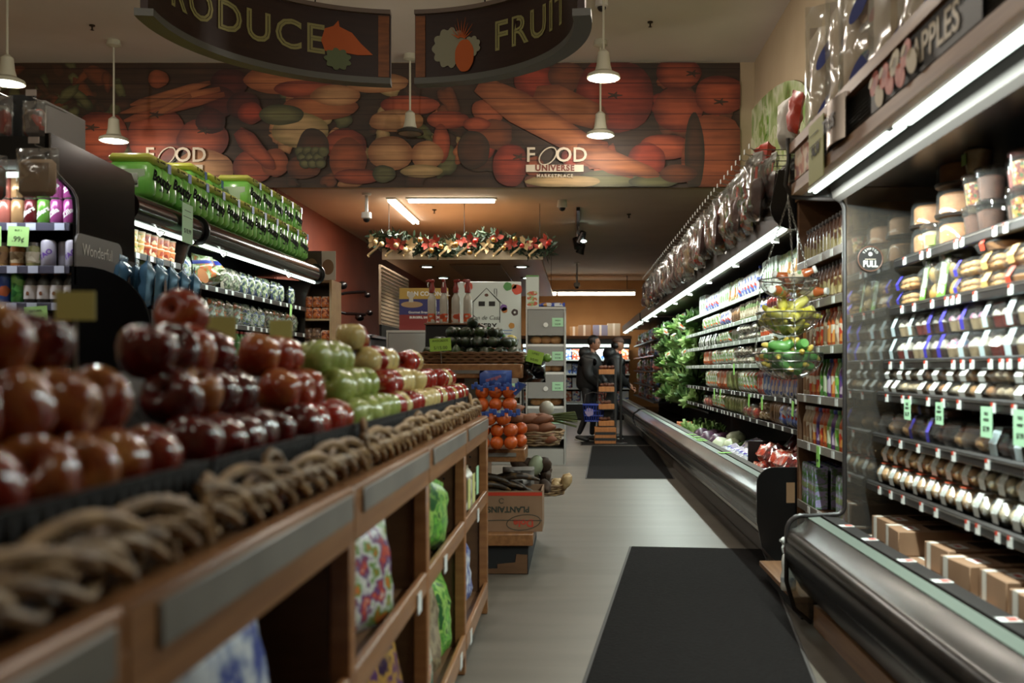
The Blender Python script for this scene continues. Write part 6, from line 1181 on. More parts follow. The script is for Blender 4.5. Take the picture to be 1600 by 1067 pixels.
# leafy wall in the further part of the case
gi = 0
for rw, z in enumerate((.72, .98, 1.24, 1.5, 1.74)):
    for i in range(13):
        y = 12.85+i*.33+(.12 if rw % 2 else 0); m = (i*3+rw*2) % 7
        if m == 3 and rw > 1: KS['salad'][0].place(f'clear salad bag among the greens, {nth(i)} along the {nth(rw)} row up', (FX(1.55, y), y, z), (0, 0, .1), 'bagged greens on the leafy wall', 1.3)
        else: thing('leafy_bunch', f'{["light", "dark green", "light"][(i+rw) % 3]} leafy bunch on the leafy wall, {nth(i)} along the {nth(rw)} row up', 'leafy vegetable', (FX(1.62, y), y, z), (.2, -.75, i*1.1), 'leafy bunches on the leafy wall', BM[(i+rw) % 3], 1.25)
for rw, z in enumerate((.70, .96, 1.22, 1.48, 1.72)): put('rear_shelf', B().box((1.9, 9.1, z-.06), (.3, 4.4, .02)).mesh('leaf_shelf', M_BLACK), lc)
# next case, beyond, with pale bags
lc2 = long_case('second refrigerated case far beyond the standing shoppers', 17.6, 23.2)
for rw, z in enumerate((.62, .9, 1.18, 1.46, 1.74)):
    put('shelf', B().box((1.74, 2.8, z-.014), (.58, 5.5, .02)).mesh('fs2', M_BLACK), lc2)
    for i in range(12): y = 17.85+i*.42; KS[['wbag', 'wp', 'bp', 'salad', 'tom'][(i+rw*2) % 5]][0].place(f'pale packet in the far second case, {nth(i)} along the {nth(rw)} shelf up', (FX(1.55, y), y, z-.003), (0, 0, 0), 'packets in the far second case', 1.35)
# ---- bags hanging on pegs above the long case
rk = thing('peg_rack', 'wire peg rack above the long case carrying hanging bags', 'rack', (FX(1.42, 5.98), 5.98, 2.205), (0, 0, FR)); RL = 9.2
put('panel', B().box((.03, RL/2, .2), (.02, RL, .4)).mesh('rack_panel', mat('dark_rack_panel', '#2a2320', .6)), rk)
for z in (.02, .36): put('rail', B().tube([(0, 0, z), (0, RL, z)], .008, 6).mesh('rack_rail', M_WIRE), rk)
hk = B().tube([(0, 0, 0), (-.33, 0, 0), (-.35, 0, .012)], .003, 5).mesh('peg_hook', M_WIRE); ht = B().box((-.355, 0, .02), (.003, .035, .03)).mesh('hook_tag', TAGW)
DRC = [mat('dried_dark_red', '#4a1f18', .5, nz=(40, '#4f2218'), bump=.8, rnd=.2), mat('dried_brown', '#4a3222', .6, nz=(35, '#6a4a30'), bump=.8, rnd=.2), mat('dried_tan', '#8a7050', .6, nz=(35, '#a88c66'), bump=.6), prnt('tinsel_print', ['#a8a8a8', '#b83a28', '#d0ccc4', '#6a6a3a'], 40, .2), prnt('amber_pack', ['#a8662c', '#c8c0b0', '#7a4a24', '#4c6a38'], 30, .3)]
LKH = ['dark red dried', 'brown dried', 'tan dried', 'silver and red', 'amber printed']
HBG = []
for i, m in enumerate(DRC):
    p = Proto('hanging_bag', 'bag'); p.part('contents', B().pillow(.13, .06, .19, 0, TR((0, 0, -.31), (0, 0, -PI/2)), 6, 7, wr=.35, seed=i+50).mesh('hb_fill', m, 60))
    p.part('film', B().pillow(.155, .075, .33, 0, TR((0, 0, -.33), (0, 0, -PI/2)), 6, 8, wr=.35, seed=i+60).mesh('hb_film', CLRB, 60)); p.part('header', B().box((0, 0, -.02), (.004, .13, .05)).box((-.003, .0, -.1), (.002, .03, .07), 1).mesh('hb_head', [mat('pale_header', '#a8a49c', .4), M_RED], 0)); HBG.append(p)
n = 0; y = 6.12
while y < 15.1:
    k = [0, 0, 1, 3, 0, 1, 4, 2, 3, 0, 4, 1, 2][n % 13]; near = y < 9.5
    put('peg_hook', hk, rk, (0, y-5.98, .345)); put('hook_tag', ht, rk, (0, y-5.98, .345))
    for d in range(2 if near else 1): HBG[k].place(f'{LKH[k]} bag on the pegs, {["front", "back"][d]} of the {nth(n)} hook from the wooden unit', (FX(1.12+.1*d, y), y, 2.53), (tr_.uniform(-.1, .1), tr_.uniform(-.15, .1), tr_.uniform(-.5, .5)), 'bags hanging above the long case', (lambda q: (q, q*.82, q))(tr_.uniform(1.15, 1.4)) if d == 0 else (.92, .8, .92))
    n += 1; y += .165 if near else .2
# upper odds and ends
t = thing('paper_bag', 'tall white bag with red flap standing above the pegs', 'bag', (1.3, 6.1, 2.56), (0, 0, .2)); put('body', B().pillow(.2, .1, .3, 0, TR((0, 0, 0), (0, 0, -PI/2)), 6, 8, wr=.2, seed=71).mesh('wbag', mat('white_bag_paper', '#b8b2a8', .5), 60), t); put('red_flap', B().pillow(.16, .05, .24, 0, TR((-.03, -.13, .06), (0, .35, -PI/2)), 6, 8, wr=.4, seed=72).mesh('redflap', mat('red_bag_paper', '#a83420', .4), 60), t)
thing('red_bag', 'small red gathered bag beyond the tall white bag', 'bag', (1.27, 6.75, 2.56), (0, .1, 0), me=B().pillow(.16, .1, .17, 0, TR((0, 0, 0), (0, 0, -PI/2)), 7, 8, wr=.5, seed=73).mesh('redbag2', mat('red_bag_paper', '#a83420', .4), 60))
# lettuce banner on the right wall
bn = thing('wall_banner', 'curved green lettuce picture banner high on the beige wall', 'banner', (2.13, 9, 0))
arcp = [(9.0-9, 2.7), (9.0-9, 3.55)]+[(3.5-3.5*math.cos(a), 3.55+.78*math.sin(a)) for a in [i*PI/2/10 for i in range(1, 11)]]+[(3.5, 2.7)]
put('banner_print', B().prism(arcp, -.012, 0, onX).mesh('banner', prnt('lettuce_print', ['#3c4a2c', '#6f8a4c', '#a8bf86', '#cfd8b8', '#8aa868'], 1.6, .25, 'noise'), 0), bn)

for i, (y, z, r, c) in enumerate(((3.0, 3.05, .42, '#8fae66'), (2.6, 3.6, .5, '#b4c890'), (1.7, 3.3, .55, '#a6bf7c'), (1.2, 2.95, .3, '#c8d0a0'), (3.0, 3.7, .3, '#d6dcc0'), (.7, 3.4, .45, '#8aa860'), (2.2, 3.95, .22, '#7fa050'))):
    put('printed_lettuce', B().prism(blobpts((y, z), r, 40, .16, 9, r*.8), -.014-.002*i, -.012, onX).mesh('banner_leaf', prnt('leaf_print_'+c[1:], [c, '#d0dab4', c], 5, .25, 'noise'), 0), bn)
# ================================================================ drinks cooler and green topped wall cases on the left
CX = -2.5
dc = thing('drinks_cooler', 'black open drinks cooler with glossy end panel before the towel packs', 'display case', (CX, 4.74, 0))
def dcp(name, me, label=None, par=None): return put(name, me, par or dc, (-CX, -4.74, 0) if not par else (0, 0, 0), None, label)
prof_ = [(4.74, 2.325), (4.745, 2.21)]+[(4.765, 2.18), (4.81, 2.146), (4.88, 2.12), (4.955, 2.095), (4.995, 2.06), (5.005, 2.0), (5.005, .55), (4.6, .5), (4.56, .40), (4.62, .05), (5.64, .05), (5.64, 2.26), (5.60, 2.30)]
dcp('end_panel', B().prism(prof_, CX-.03, CX, onX).mesh('cooler_end', mat('glossy_black_panel', '#0a0909', .14, spec=.18), 30), 'glossy black end panel')
dcp('panel_edge', B().tube([(CX-.005, a, b) for a, b in prof_[:10]], .006, 6).mesh('cooler_edge', mat('dull_edge_trim', '#4a4540', .4)))
dcp('back_panel', B().box((-3.6, 5.58, 1.25), (2.14, .05, 2.1)).mesh('cooler_back', M_BLKMAT)); dcp('roof', B().box((-3.6, 5.18, 2.24), (2.14, .8, .1)).mesh('cooler_roof', M_BLACK)); dcp('canopy_front', B().prism([(4.745, 2.2), (4.74, 2.31), (4.8, 2.32), (4.84, 2.17)], -4.66, CX-.03, onX).mesh('cooler_front', M_BLACK, 30))
dcp('base', B().box((-3.6, 5.1, .3), (2.14, .95, .5), 0, .02).mesh('cooler_base', M_BLACK)); dcp('light_tube', B().tube([(-4.5, 4.86, 2.15), (-2.56, 4.86, 2.15)], .014, 8).mesh('cooler_tube', TUBE))
CZ = [1.935, 1.72, 1.535, 1.30, 1.05]
for z in CZ:
    s = dcp('shelf', B().box((-3.6, 5.28, z-.014), (2.12, .56, .02)).mesh('cooler_shelf', M_BLACK)); put('price_rail', B().box((-3.6, 4.995, z-.02), (2.12, .01, .04), 0, .002).mesh('cooler_rail', mat('dim_violet_rail', '#4c4a58', .35)), s)
    for x in (-2.6, -2.72, -2.83, -2.94, -3.1): put('price_tag', B().box((x+tr_.uniform(-.02, .02), 4.988, z-.02), (.05, .003, .036)).mesh('cooler_tag', mat('cool_tag', '#b8bccc', .5)), s)
def can(nm, r, h, m, sl=None, slm=None):
    p = Proto(nm, 'drink can'); p.part('can_body', B().lathe([(r*.8, 0), (r, .008), (r, h-.012), (r*.82, h-.001), (r*.8, h), (0, h-.004)], 18, 0, None, [1, 0, 0, 1, 1, 1]).mesh(nm, [m, M_STEEL], 50))
    if sl: p.part('lettering', bend2(txt(sl, .034, slm or M_WHITE, .001, .0002, sx=1.1), r, .6), (0, 0, h*.45))
    return p
def bend2(me, r, tilt=0):
    m2 = sub_x(me.copy(), .008); c, s = math.cos(tilt), math.sin(tilt)
    for v in m2.vertices:
        x, y = v.co.x*c-v.co.y*s, v.co.x*s+v.co.y*c; a = x/r-PI/2; rr = r+.0006+v.co.z; v.co = Vector((rr*math.cos(a), rr*math.sin(a), y))
    return m2
def sat(n, c): return mat(n, c, .22, .35)
CN = [('orange red can', can('soda_can', .033, .125, sat('can_orange', '#b0482c'))), ('salmon can', can('soda_can', .033, .125, sat('can_salmon', '#b46a5c'))), ('tan can', can('soda_can', .033, .125, sat('can_tan', '#a8845a'))), ('dark red can with white lettering', can('soda_can', .033, .125, sat('can_maroon', '#5a1c20'), 'Zillers')), ('green can with white lettering', can('soda_can', .033, .125, sat('can_green', '#5f9a3a'), 'Zillers')), ('magenta can', can('soda_can', .033, .125, sat('can_magenta', '#a04a86'), 'Zilla')), ('magenta can', None)]
CN[6] = ('violet magenta can', CN[5][1])
for r_ in range(2):
    for i in range(8):
        lk, pr = CN[(6-i) if i < 7 else 0]
        for l in range(2):
            if r_ and l: continue
            pr.place(f'{lk}, {["lower", "upper"][l]} in {["front", "second"][r_]} row, {nth(i)} from the end panel', (-2.56-.066*i, 5.04+.075*r_, CZ[0]-.003+.1255*l), (0, 0, tr_.uniform(-.5, .2)), 'cans on the top cooler shelf')
JK = [('white can with violet slanted stripes', can('tall_can', .036, .135, mat('white_can', '#b8b4c0', .35), 'TAO', mat('stripe_violet', '#6a3aa0', .4))), ('glass jar of green relish', fjar('relish_jar', .036, .125, mat('olive_relish', '#5f5c38', .25, nz=(40, '#7a7448')), M_STEEL, MUSH)), ('glass jar of amber preserve', fjar('preserve_jar', .036, .125, mat('amber_preserve', '#8a5428', .25), M_STEEL, TANP)), ('glass jar of tan preserve', fjar('preserve_jar', .036, .125, mat('tan_preserve', '#8a6a40', .25), M_STEEL, BRP)), ('glass jar with green label', fjar('preserve_jar', .036, .12, mat('tan_preserve', '#8a6a40', .25), M_STEEL, SAL))]
for i, k in enumerate((0, 0, 1, 2, 3, 4, 2)): JK[k][1].place(f'{JK[k][0]}, {nth(i)} from the end panel on the second cooler shelf', (-2.545-.0-[0, .125, .2, .28, .36, .44, .52][i], 5.04+(.05 if i == 1 and 0 else 0), CZ[1]-.003), (0, 0, 0), 'jars on the second cooler shelf')
JK[0][1].place('plain tall can behind the violet striped can', (-2.615, 5.1, CZ[1]-.003), (0, 0, 2), None)
WB = bottle('milk_drink_bottle', .034, .16, mat('smoky_glass', '#3c3a38', .1), mat('white_drink_label', '#c4bcb8', .5), CAPT, .42); WB.part('printed_mark', B().prism(ov(0, .05, .008, .01, 0), -.0352, -.0348, onY).mesh('drink_mark', mat('mark_brown', '#7a4a2c', .5), 0))
for i in range(4): WB.place(f'clear drink bottle with white label and tan cap, {nth(i)} from the end panel', (-2.56-.066*i, 5.04, CZ[2]-.003), (0, 0, 0), 'white labelled bottles on the third cooler shelf')
TC = [('slim green can', can('slim_can', .032, .152, prnt('green_slim', ['#3c8a3c', '#5aa050', '#2c6a34', '#7ab05a'], 30))), ('slim blue can with orange print', can('slim_can', .032, .152, prnt('blue_orange_slim', ['#3a5cae', '#2c4a98', '#b8603c', '#5a7cc0'], 24))), ('slim blue can', can('slim_can', .032, .152, prnt('blue_slim', ['#3a5cae', '#2c4a98', '#6a94c8'], 24)))]
for i, k in enumerate((0, 1, 2, 0, 1)): TC[k][1].place(f'{TC[k][0]} beside the white labelled bottles, {nth(i)} away', (-2.825-.066*i, 5.04, CZ[2]-.003), (0, 0, i), 'slim cans on the third cooler shelf')
for z, zz in ((3, 'fourth'), (4, 'fifth')):
    for i in range(7): WB.place(f'clear drink bottle with white label on the {zz} cooler shelf, {nth(i)} from the end panel', (-2.57-.068*i, 5.04, CZ[z]-.003), (0, 0, 0), f'bottles on the {zz} cooler shelf')
card('green price card reading 99 cents on the cooler', (-2.79, 4.98, 1.865), .105, .1, (0, .06, 0), M_GTAG, (('BUY 1', .014, .03), ('.99¢', .038, -.015)))
card('green price card reading 6.50 at the edge of the cooler', (-2.925, 4.98, 1.865), .1, .1, (0, 0, 0), M_GTAG, (('PREMIUM', .013, .03), ('$6.50', .036, -.018)))
card('green price card reading 3.99 below the third cooler shelf', (-2.7, 4.98, 1.465), .115, .1, (0, -.07, 0), M_GTAG, (('NATURAL', .014, .028), ('$3.99', .038, -.018)))
t = thing('price_slips', 'two pale price slips stuck on the cooler end', 'label', (-2.493, 4.98, 1.6))
for z, q in ((.03, .2), (-.03, -.5)): put('slip', B().box((0, 0, 0), (.003, .05, .06)).mesh('slip', mat('beige_slip', '#a89a90', .6)), t, (0, .03, z), (q, 0, .5))
# goods hung and stood over the cooler front
def hung(label, loc, w_, h, m, rz, seed, cat='bag', name='tortilla_bag'):
    t = thing(name, label, cat, loc, (0, 0, rz)); put('contents', B().box((0, 0, -h*.58), (w_*.86, .05, h*.72), 0, .02).mesh('torti', m), t); put('film', B().pillow(w_, .075, h, 0, TR((0, 0, -h)), 8, 9, wr=.3, seed=seed).mesh('torfilm', CLRB, 60), t)
    put('hook', B().tube([(0, .3, .02), (0, -.02, .01), (0, -.03, .025)], .003, 5).mesh('torhook', M_WIRE), t); put('hook_tag', B().box((0, -.034, .03), (.05, .003, .03)).mesh('tor_tag', mat('beige_slip', '#a89a90', .6)), t)
hung('clear bag of flat tortillas hooked on the cooler front', (-2.52, 4.66, 2.235), .2, .24, mat('tortilla_tan', '#8a6e54', .6, nz=(12, '#9c8064')), 0, 81)
hung('clear bag with red print hooked above the tortillas', (-2.62, 4.82, 2.5), .12, .19, prnt('brown_red_print', ['#6a5850', '#7a685e', '#a8402c', '#5c4c46'], 26), 0, 82)
hung('dark printed bag at the edge hooked on the cooler front', (-2.73, 4.66, 2.2), .14, .22, prnt('dark_red_bag', ['#3a322c', '#8c2a1c', '#5a4c40'], 14), 0, 83)
hung('pale printed bag with red foot at the top edge', (-2.78, 4.8, 2.52), .13, .22, prnt('grey_red_bag', ['#4a4640', '#5c5850', '#7a3020'], 10), 0, 84)
t = thing('wall_carton', 'grey cardboard display box standing on the cooler roof', 'box', (-2.85, 5.1, 2.29)); put('carton', B().box((0, .02, .12), (.46, .4, .24), 0, .004).mesh('greybox', mat('grey_board', '#6c6864', .7)), t); put('pegboard', B().box((-.02, -.2, .13), (.42, .012, .26)).mesh('pegb', M_BLKMAT), t)
# pistachio stand
st = thing('nut_display', 'black display stand with round top holding blue nut bags', 'display stand', (-2.3, 4.95, 0))
put('end_shroud', B().prism([(-.2, .0), (-.2, 1.71)]+[(-.15+.34*math.cos(a), 1.40+.31*math.sin(a)) for a in [PI/2-i*PI/2/10 for i in range(11)]]+[(.19, 0)], -.02, .0, onY).mesh('shroud', mat('black_corrugated', '#060505', .95, spec=.1), 30), st)
put('tray', B().box((.0, .42, .75), (.36, .8, 1.5)).mesh('nut_tray', M_BLKMAT), st)
put('back_board', B().box((-.19, .42, 1.2), (.015, .82, 1.2)).mesh('nut_back', M_BLKMAT), st)
hd = put('header_card', B().prism([(-.02, 1.62), (-.02, 1.83)]+arc(.03, 1.83, .05, 180, 90, 4)+arc(.43, 1.83, .05, 90, 0, 4)+[(.48, 1.62)], -.185, -.175, onX).mesh('nut_header', mat('taupe_header', '#4a443e', .5)), st)
put('lettering', txt('Wonderful', .085, mat('header_white', '#b8b4ac', .5), .0, .0005, sx=.85), hd, (-.173, .2, 1.80), FACE_AISLE_L)
NUT = Proto('nut_bag', 'snack bag').part('pouch', B().pillow(.17, .07, .25, 0, TR((0, 0, 0), (0, 0, PI/2)), 7, 9, wr=.2, seed=90).mesh('nut_pouch', mat('metallic_blue_bag', '#3f6684', .25, .3, nz=(6, '#557d98')), 60)).part('nut_picture', B().prism(ov(-.03, .1, .035, .07, .2), .0405, .042, onX).mesh('nut_pic', mat('nut_brown', '#4a3222', .6), 0)).part('top_seal', B().box((0, 0, .262), (.004, .165, .03)).mesh('nut_seal', mat('metallic_blue_bag', '#3f6684')))
for r_ in range(2):
    for i in range(5): NUT.place(f'blue foil nut bag in the black stand, {["aisle", "inner"][r_]} row, {nth(i)} from the shroud', (-2.2-.12*r_, 5.07+.155*i, 1.502), (0, .06, .3+tr_.uniform(-.2, .2)), 'blue nut bags in the stand')
# the two wall case sections
def wall_case(label, y0, y1, rnd_end):
    t = thing('refrigerated_case', label, 'display case', (-2.44, y0, 0)); L_ = y1-y0; X = lambda x: x+2.44
    put('base', B().prism([(X(a), b) for a, b in [(-2.38, .05), (-2.3, .3), (-2.3, .45), (-2.36, .52), (-2.5, .52), (-2.52, .4), (-3.4, .4), (-3.4, .05)]], 0, L_, onY).mesh('wc_base', M_BLACK, 30), t)
    put('back_panel', B().box((X(-3.36), L_/2, 1.3), (.05, L_, 1.8)).mesh('wc_back', M_BLKMAT), t)
    put('roof', B().box((X(-2.98), L_/2, 2.15), (.8, L_, .08)).mesh('wc_roof', M_BLACK), t)
    c = put('canopy', B().prism([(X(-2.67), 2.19), (X(-2.59), 2.21)]+[(X(-2.57+.075*math.cos(a)), 2.135+.085*math.sin(a)) for a in [math.radians(80-i*16) for i in range(10)]]+[(X(-2.67), 2.06)], .01, L_-.01, onY).mesh('wc_canopy', mat('glossy_canopy', '#1c1513', .14, spec=.8), 40), t)
    for y in ([0, L_] if rnd_end else []): put('canopy_cap', B().prism([(X(-2.69), 2.2), (X(-2.57), 2.24)]+[(X(-2.57+.1*math.cos(a)), 2.135+.105*math.sin(a)) for a in [math.radians(80-i*16) for i in range(10)]]+[(X(-2.69), 2.03)], y-.012, y+.012, onY).mesh('wc_cap', M_BLACK, 40), c)
    put('light_tube', B().tube([(X(-2.56), .06, 2.048), (X(-2.56), L_-.06, 2.048)], .013, 8).mesh('wc_tube', TUBE), c)
    for y in ([L_*.4] if L_ < 2 else [L_*.15, L_*.68]): put('cord_clip', B().tube([(X(-2.54)+.02*math.cos(a), y+.025*math.sin(a*2), 2.03+.018*math.sin(a)) for a in [i*PI/6 for i in range(12)]], .004, 5, 0, None, True).mesh('wc_clip', M_WHITE), c)
    for y in ([0] if not rnd_end else [0, L_]): put('side_panel', B().prism([(X(-3.36), .4), (X(-3.36), 2.12), (X(-2.6), 2.06), (X(-2.66), 1.9), (X(-2.68), .9), (X(-2.5), .52)], y-.015, y+.015, onY).mesh('wc_side', mat('dark_brown_side', '#1d1714', .2), 30), t, label='dark side panel')
    return t
wa = wall_case('near section of the left wall case under green packs', 5.68, 6.7, False); wb_ = wall_case('far section of the left wall case under green packs', 6.72, 9.8, True)
def wshelf(par, y0, z, L_, x=-2.65):
    s = put('shelf', B().box((x-.3+2.44, L_/2, z-.012), (.6, L_-.04, .02)).mesh('ws', M_BLACK), par); put('price_rail', B().box((x+.003+2.44, L_/2, z-.014), (.008, L_-.04, .04), 0, .002).mesh('ws_rail', mat('dark_rail', '#2c2826', .35)), s)
    y = .12
    while y < L_-.1: put('price_tag', B().box((x+.009+2.44, y, z-.014), (.003, .045, .032)).mesh('ws_tag', TAGW), s); y += tr_.choice([.14, .2, .28])
for z in (1.9, 1.66, 1.4, 1.1): wshelf(wa, 5.68, z, 1.0)
for z in (1.80, 1.545, 1.30, 1.05): wshelf(wb_, 6.72, z, 3.06)
put('orange_tab', B().prism(ov(0, 0, .03, .055, .5), 0, .004, onY).mesh('otab', mat('peeling_orange_tab', '#b8784a', .6), 0), wb_, (-.07, -.02, 1.83))
# products of the left cases
CUPS = [ftub('sauce_cup', .042, .074, mat('amber_cup_%d' % i, c, .3), mat('cream_lid', '#b8a88c', .4), prnt('cup_lab_%d' % i, [c, '#c8b090', d], 40)) for i, (c, d) in enumerate((('#a8542c', '#7a2c1c'), ('#a8844a', '#5c7a3a'), ('#b06a3c', '#8a3a28')))]
for i in range(9):
    for l in range(2): CUPS[[1, 1, 1, 1, 0, 0, 2, 0, 2][i]].place(f'amber labelled cup, {["lower", "upper"][l]} layer, {nth(i)} from the drinks cooler', (-2.7+tr_.uniform(-.005, .005), 5.85+.094*i, 1.9+.0745*l), (0, 0, i), 'amber cups in the near wall case')
GRB = prnt('green_snack_print', ['#4c7a34', '#7a9c48', '#6a4a2c', '#2f5a2c', '#9cb06a'], 18, .3); PNK = mat('pink_bag', '#a8748a', .4)
gb1 = fpouch('snack_pouch', .12, .05, .23, GRB, 'snack bag', 91); gb2 = fpouch('snack_pouch', .12, .06, .2, PNK, 'snack bag', 92); sil = fpouch('foil_pouch', .15, .06, .22, mat('silver_foil_bag', '#8c8c8a', .25, .7), 'snack bag', 93); grn = fpouch('foil_pouch', .15, .06, .22, mat('green_foil_bag', '#3f8a3c', .3, .2, nz=(10, '#66a85a')), 'snack bag', 94); rdp = fpouch('red_pouch', .1, .04, .24, REDB, 'snack bag', 95)
for pr, lb, y, z, rz in ((gb1, 'narrow green snack bag beside the blue nut bags', 6.2, 1.66, PI), (gb2, 'pink snack bag between the green snack bags', 6.34, 1.66, PI), (gb1, 'second green snack bag furthest from the nut bags', 6.5, 1.66, PI+.5), (rdp, 'red pouch low behind the black stand', 5.9, 1.4, PI), (sil, 'silver foil bag on the low shelf of the near wall case', 6.12, 1.4, PI), (grn, 'green foil bag beside the silver one', 6.36, 1.4, PI)): pr.place(lb, (-2.7, y, z), (0, 0, rz))
SALB = prnt('salad_film_blue', ['#5c7448', '#8aa070', '#2f4a9a', '#b8c0b0', '#4c6a3a', '#c8ccc4'], 20, .2, 'noise'); VEGP = prnt('dark_veg_pack', ['#3c4a38', '#5c6a4c', '#8a9078', '#2c302c', '#a8a090'], 20, .2, 'noise'); KALE = prnt('kale_pack', ['#2c3a2c', '#5a3a5c', '#a8b0a0', '#4a6040', '#b0603c'], 20, .2, 'noise'); BLUB = prnt('blue_veg_bag', ['#26306a', '#3a4a8a', '#a8a890', '#5a6a4a', '#30364c'], 20, .2, 'noise')
bigs = Proto('salad_bag', 'salad bag').part('film', B().pillow(.36, .2, .24, 0, TR((0, 0, 0), (0, 0, PI/2)), 9, 9, wr=.25, seed=96, mids=lambda b, a: 1 if .62 < b < .82 else 0).mesh('bigsalad', [prnt('big_salad_print', ['#5c7c44', '#9ab078', '#c4ccb4', '#78905c', '#b8603c'], 16, .2, 'noise'), mat('blue_bag_band', '#2c3a94', .3)], 60)).part('printed_badge', B().prism(ov(0, .17, .06, .022, 0), .088, .092, onX).mesh('badge', mat('maroon_badge', '#6c2a20', .4), 0))
VP = [fpouch('vegetable_bag', .17, .09, .2, m, 'vegetable bag', 97+i) for i, m in enumerate((SALB, VEGP, KALE, BLUB))]; VL = ['leafy bag with blue band', 'dark vegetable bag', 'purple kale bag', 'blue vegetable bag']
VP[0].place('leafy bag with blue band nearest the near section', (-2.72, 6.88, 1.8), (0, 0, PI)); bigs.place('large salad bag with blue band and red badge', (-2.74, 7.33, 1.8), (0, -.1, 0))
for i, (k, y) in enumerate(((1, 7.75), (1, 7.93), (3, 8.15), (3, 8.33), (3, 8.51), (3, 8.69), (3, 8.98), (3, 9.16), (3, 9.5))): VP[k].place(f'{VL[k]} on the upper wall shelf, {nth(i)} beyond the large salad bag', (-2.73, y, 1.8), (0, 0, PI+tr_.uniform(-.2, .2)), 'bags on the upper wall shelf', .95)
for i, (k, y) in enumerate(((2, 6.86), (2, 7.05), (1, 7.25), (2, 7.43), (2, 7.61), (1, 7.8), (2, 7.98), (0, 8.18), (0, 8.4), (0, 8.58), (1, 8.8), (2, 9.0), (1, 9.2), (2, 9.4), (1, 9.58))): VP[k].place(f'{VL[k]} on the lower wall shelf, {nth(i)} from the near section', (-2.73, y, 1.545), (0, 0, PI+tr_.uniform(-.2, .2)), 'bags on the lower wall shelf', .95)
DRS = bottle('dressing_bottle', .03, .17, mat('green_dressing', '#4c8a48', .25), prnt('dress_lab', ['#5a9a54', '#b8603c', '#a8b89a'], 30), CAPR, .5)
for i in range(14): DRS.place(f'green dressing bottle on the third wall shelf, {nth(i)} from the near section', (-2.7, 7.9+.1*i, 1.30), (0, 0, i), 'green bottles on the third wall shelf', 1.2)
card('green hanging price card on the far wall case shelf', (-2.62, 9.15, 1.74), .06, .11, (0, .3, PI/2), M_GTAG)
# green paper towel packs
TW = mat('green_towel_film', '#5fb045', .25, nz=(5, '#8fce66', .3, .7), spec=.6, rnd=.05); TWY = mat('yellow_green_band', '#bcc24a', .3, nz=(6, '#c8c868')); TWW = mat('pale_towel_film', '#a8bfa0', .3); SCR = mat('script_black', '#0c0b0a', .9, spec=.1); BLB = mat('blue_badge', '#4a6cb8', .4)
def towels():
    p = Proto('paper_towel_pack', 'paper towels'); W_, D_, H_ = .315, .27, .27
    b = B(); n = 3
    for i in range(n):   # rolls showing through the film
        b.box((-.0, -W_/2+W_/n*(i+.5), H_*.41), (D_, W_/n-.002, H_*.82), 0, .03)
    p.part('wrapped_rolls', b.mesh('towel_body', TW, 60)); p.part('top_band', B().box((0, 0, H_*.91), (D_*.985, W_*.985, H_*.19), 0, .03).mesh('towel_band', TWY, 60))
    p.part('lettering', txt('Bounty', .092, SCR, .004, .0006, .25), (D_/2+.003, .0, H_*.47), (PI/2, .12, PI/2)); p.part('lettering', txt('12', .035, SCR, .001, .0005), (D_/2-.0, -.05, H_*.9), FACE_AISLE_L); p.part('lettering', txt('DOUBLE', .02, SCR, 0, .0005), (D_/2-.0, .03, H_*.9), FACE_AISLE_L)
    p.part('small_print', txt('select', .03, SCR, 0, .0005), (D_/2+.003, .0, H_*.25), FACE_AISLE_L)
    p.part('badge', B().box((D_/2-.002, W_*.42, H_*.83), (.004, .05, .06), 0, .001).mesh('tw_badge', BLB)); p.part('pale_panel', B().prism([(-.1, .06), (-.1, .17), (.1, .17), (.1, .13), (.06, .12), (.06, .06)], -W_/2-.0015, -W_/2, onY).mesh('tw_panel', TWW, 0))
    return p
PT = towels()
for i in range(11): PT.place(f'green paper towel pack in the lower front row, {nth(i)} from the drinks cooler', (-2.71, 6.18+.325*i, 2.243), (0, 0, tr_.uniform(-.04, .04)), 'green towel packs on the wall case')
for i in range(4): PT.place(f'green paper towel pack behind the front row, {nth(i)} from the drinks cooler', (-2.99, 6.55+.33*i, 2.195), (0, 0, tr_.uniform(-.04, .04)), 'green towel packs on the wall case')
for i in range(2): PT.place(['green paper towel pack alone on the second row before the upper tier', 'green paper towel pack second on the upper back row'][i], (-2.99, 7.56+.36*i, 2.47), (0, 0, .03), 'green towel packs on the wall case')
for i in range(5): PT.place(f'green paper towel pack in the upper front tier, {nth(i)} from the tier start', (-2.8, 8.28+.32*i, 2.52), (0, 0, tr_.uniform(-.04, .04)), 'green towel packs on the wall case')
for i in range(6): PT.place(f'green paper towel pack hidden under the upper tier, {nth(i)} along', (-2.99, 7.87+.325*i, 2.195), (0, 0, 0), 'green towel packs on the wall case') if i else None
t = thing('plastic_wrap', 'crumpled clear wrap lying on the cooler roof end', 'wrap', (-2.6, 5.72, 2.26)); put('film', B().pillow(.16, .12, .07, 0, None, 7, 6, wr=.3, seed=99).mesh('wrapfilm', mat('milky_wrap', '#a8b0a8', .15, spec=.8), 60), t)
tt = card('mint price card hanging from the wall case canopy', (-2.482, 6.36, 2.13), .17, .25, (0, .02, PI/2), M_MINT, (('$18.99', .042, -.05),)); put('printed_line', B().box((0, -.0022, .04), (.14, .001, .003)).mesh('pl2', M_INK), tt); put('printed_line', B().box((0, -.0022, .08), (.1, .001, .003)).mesh('pl3', M_INK), tt)
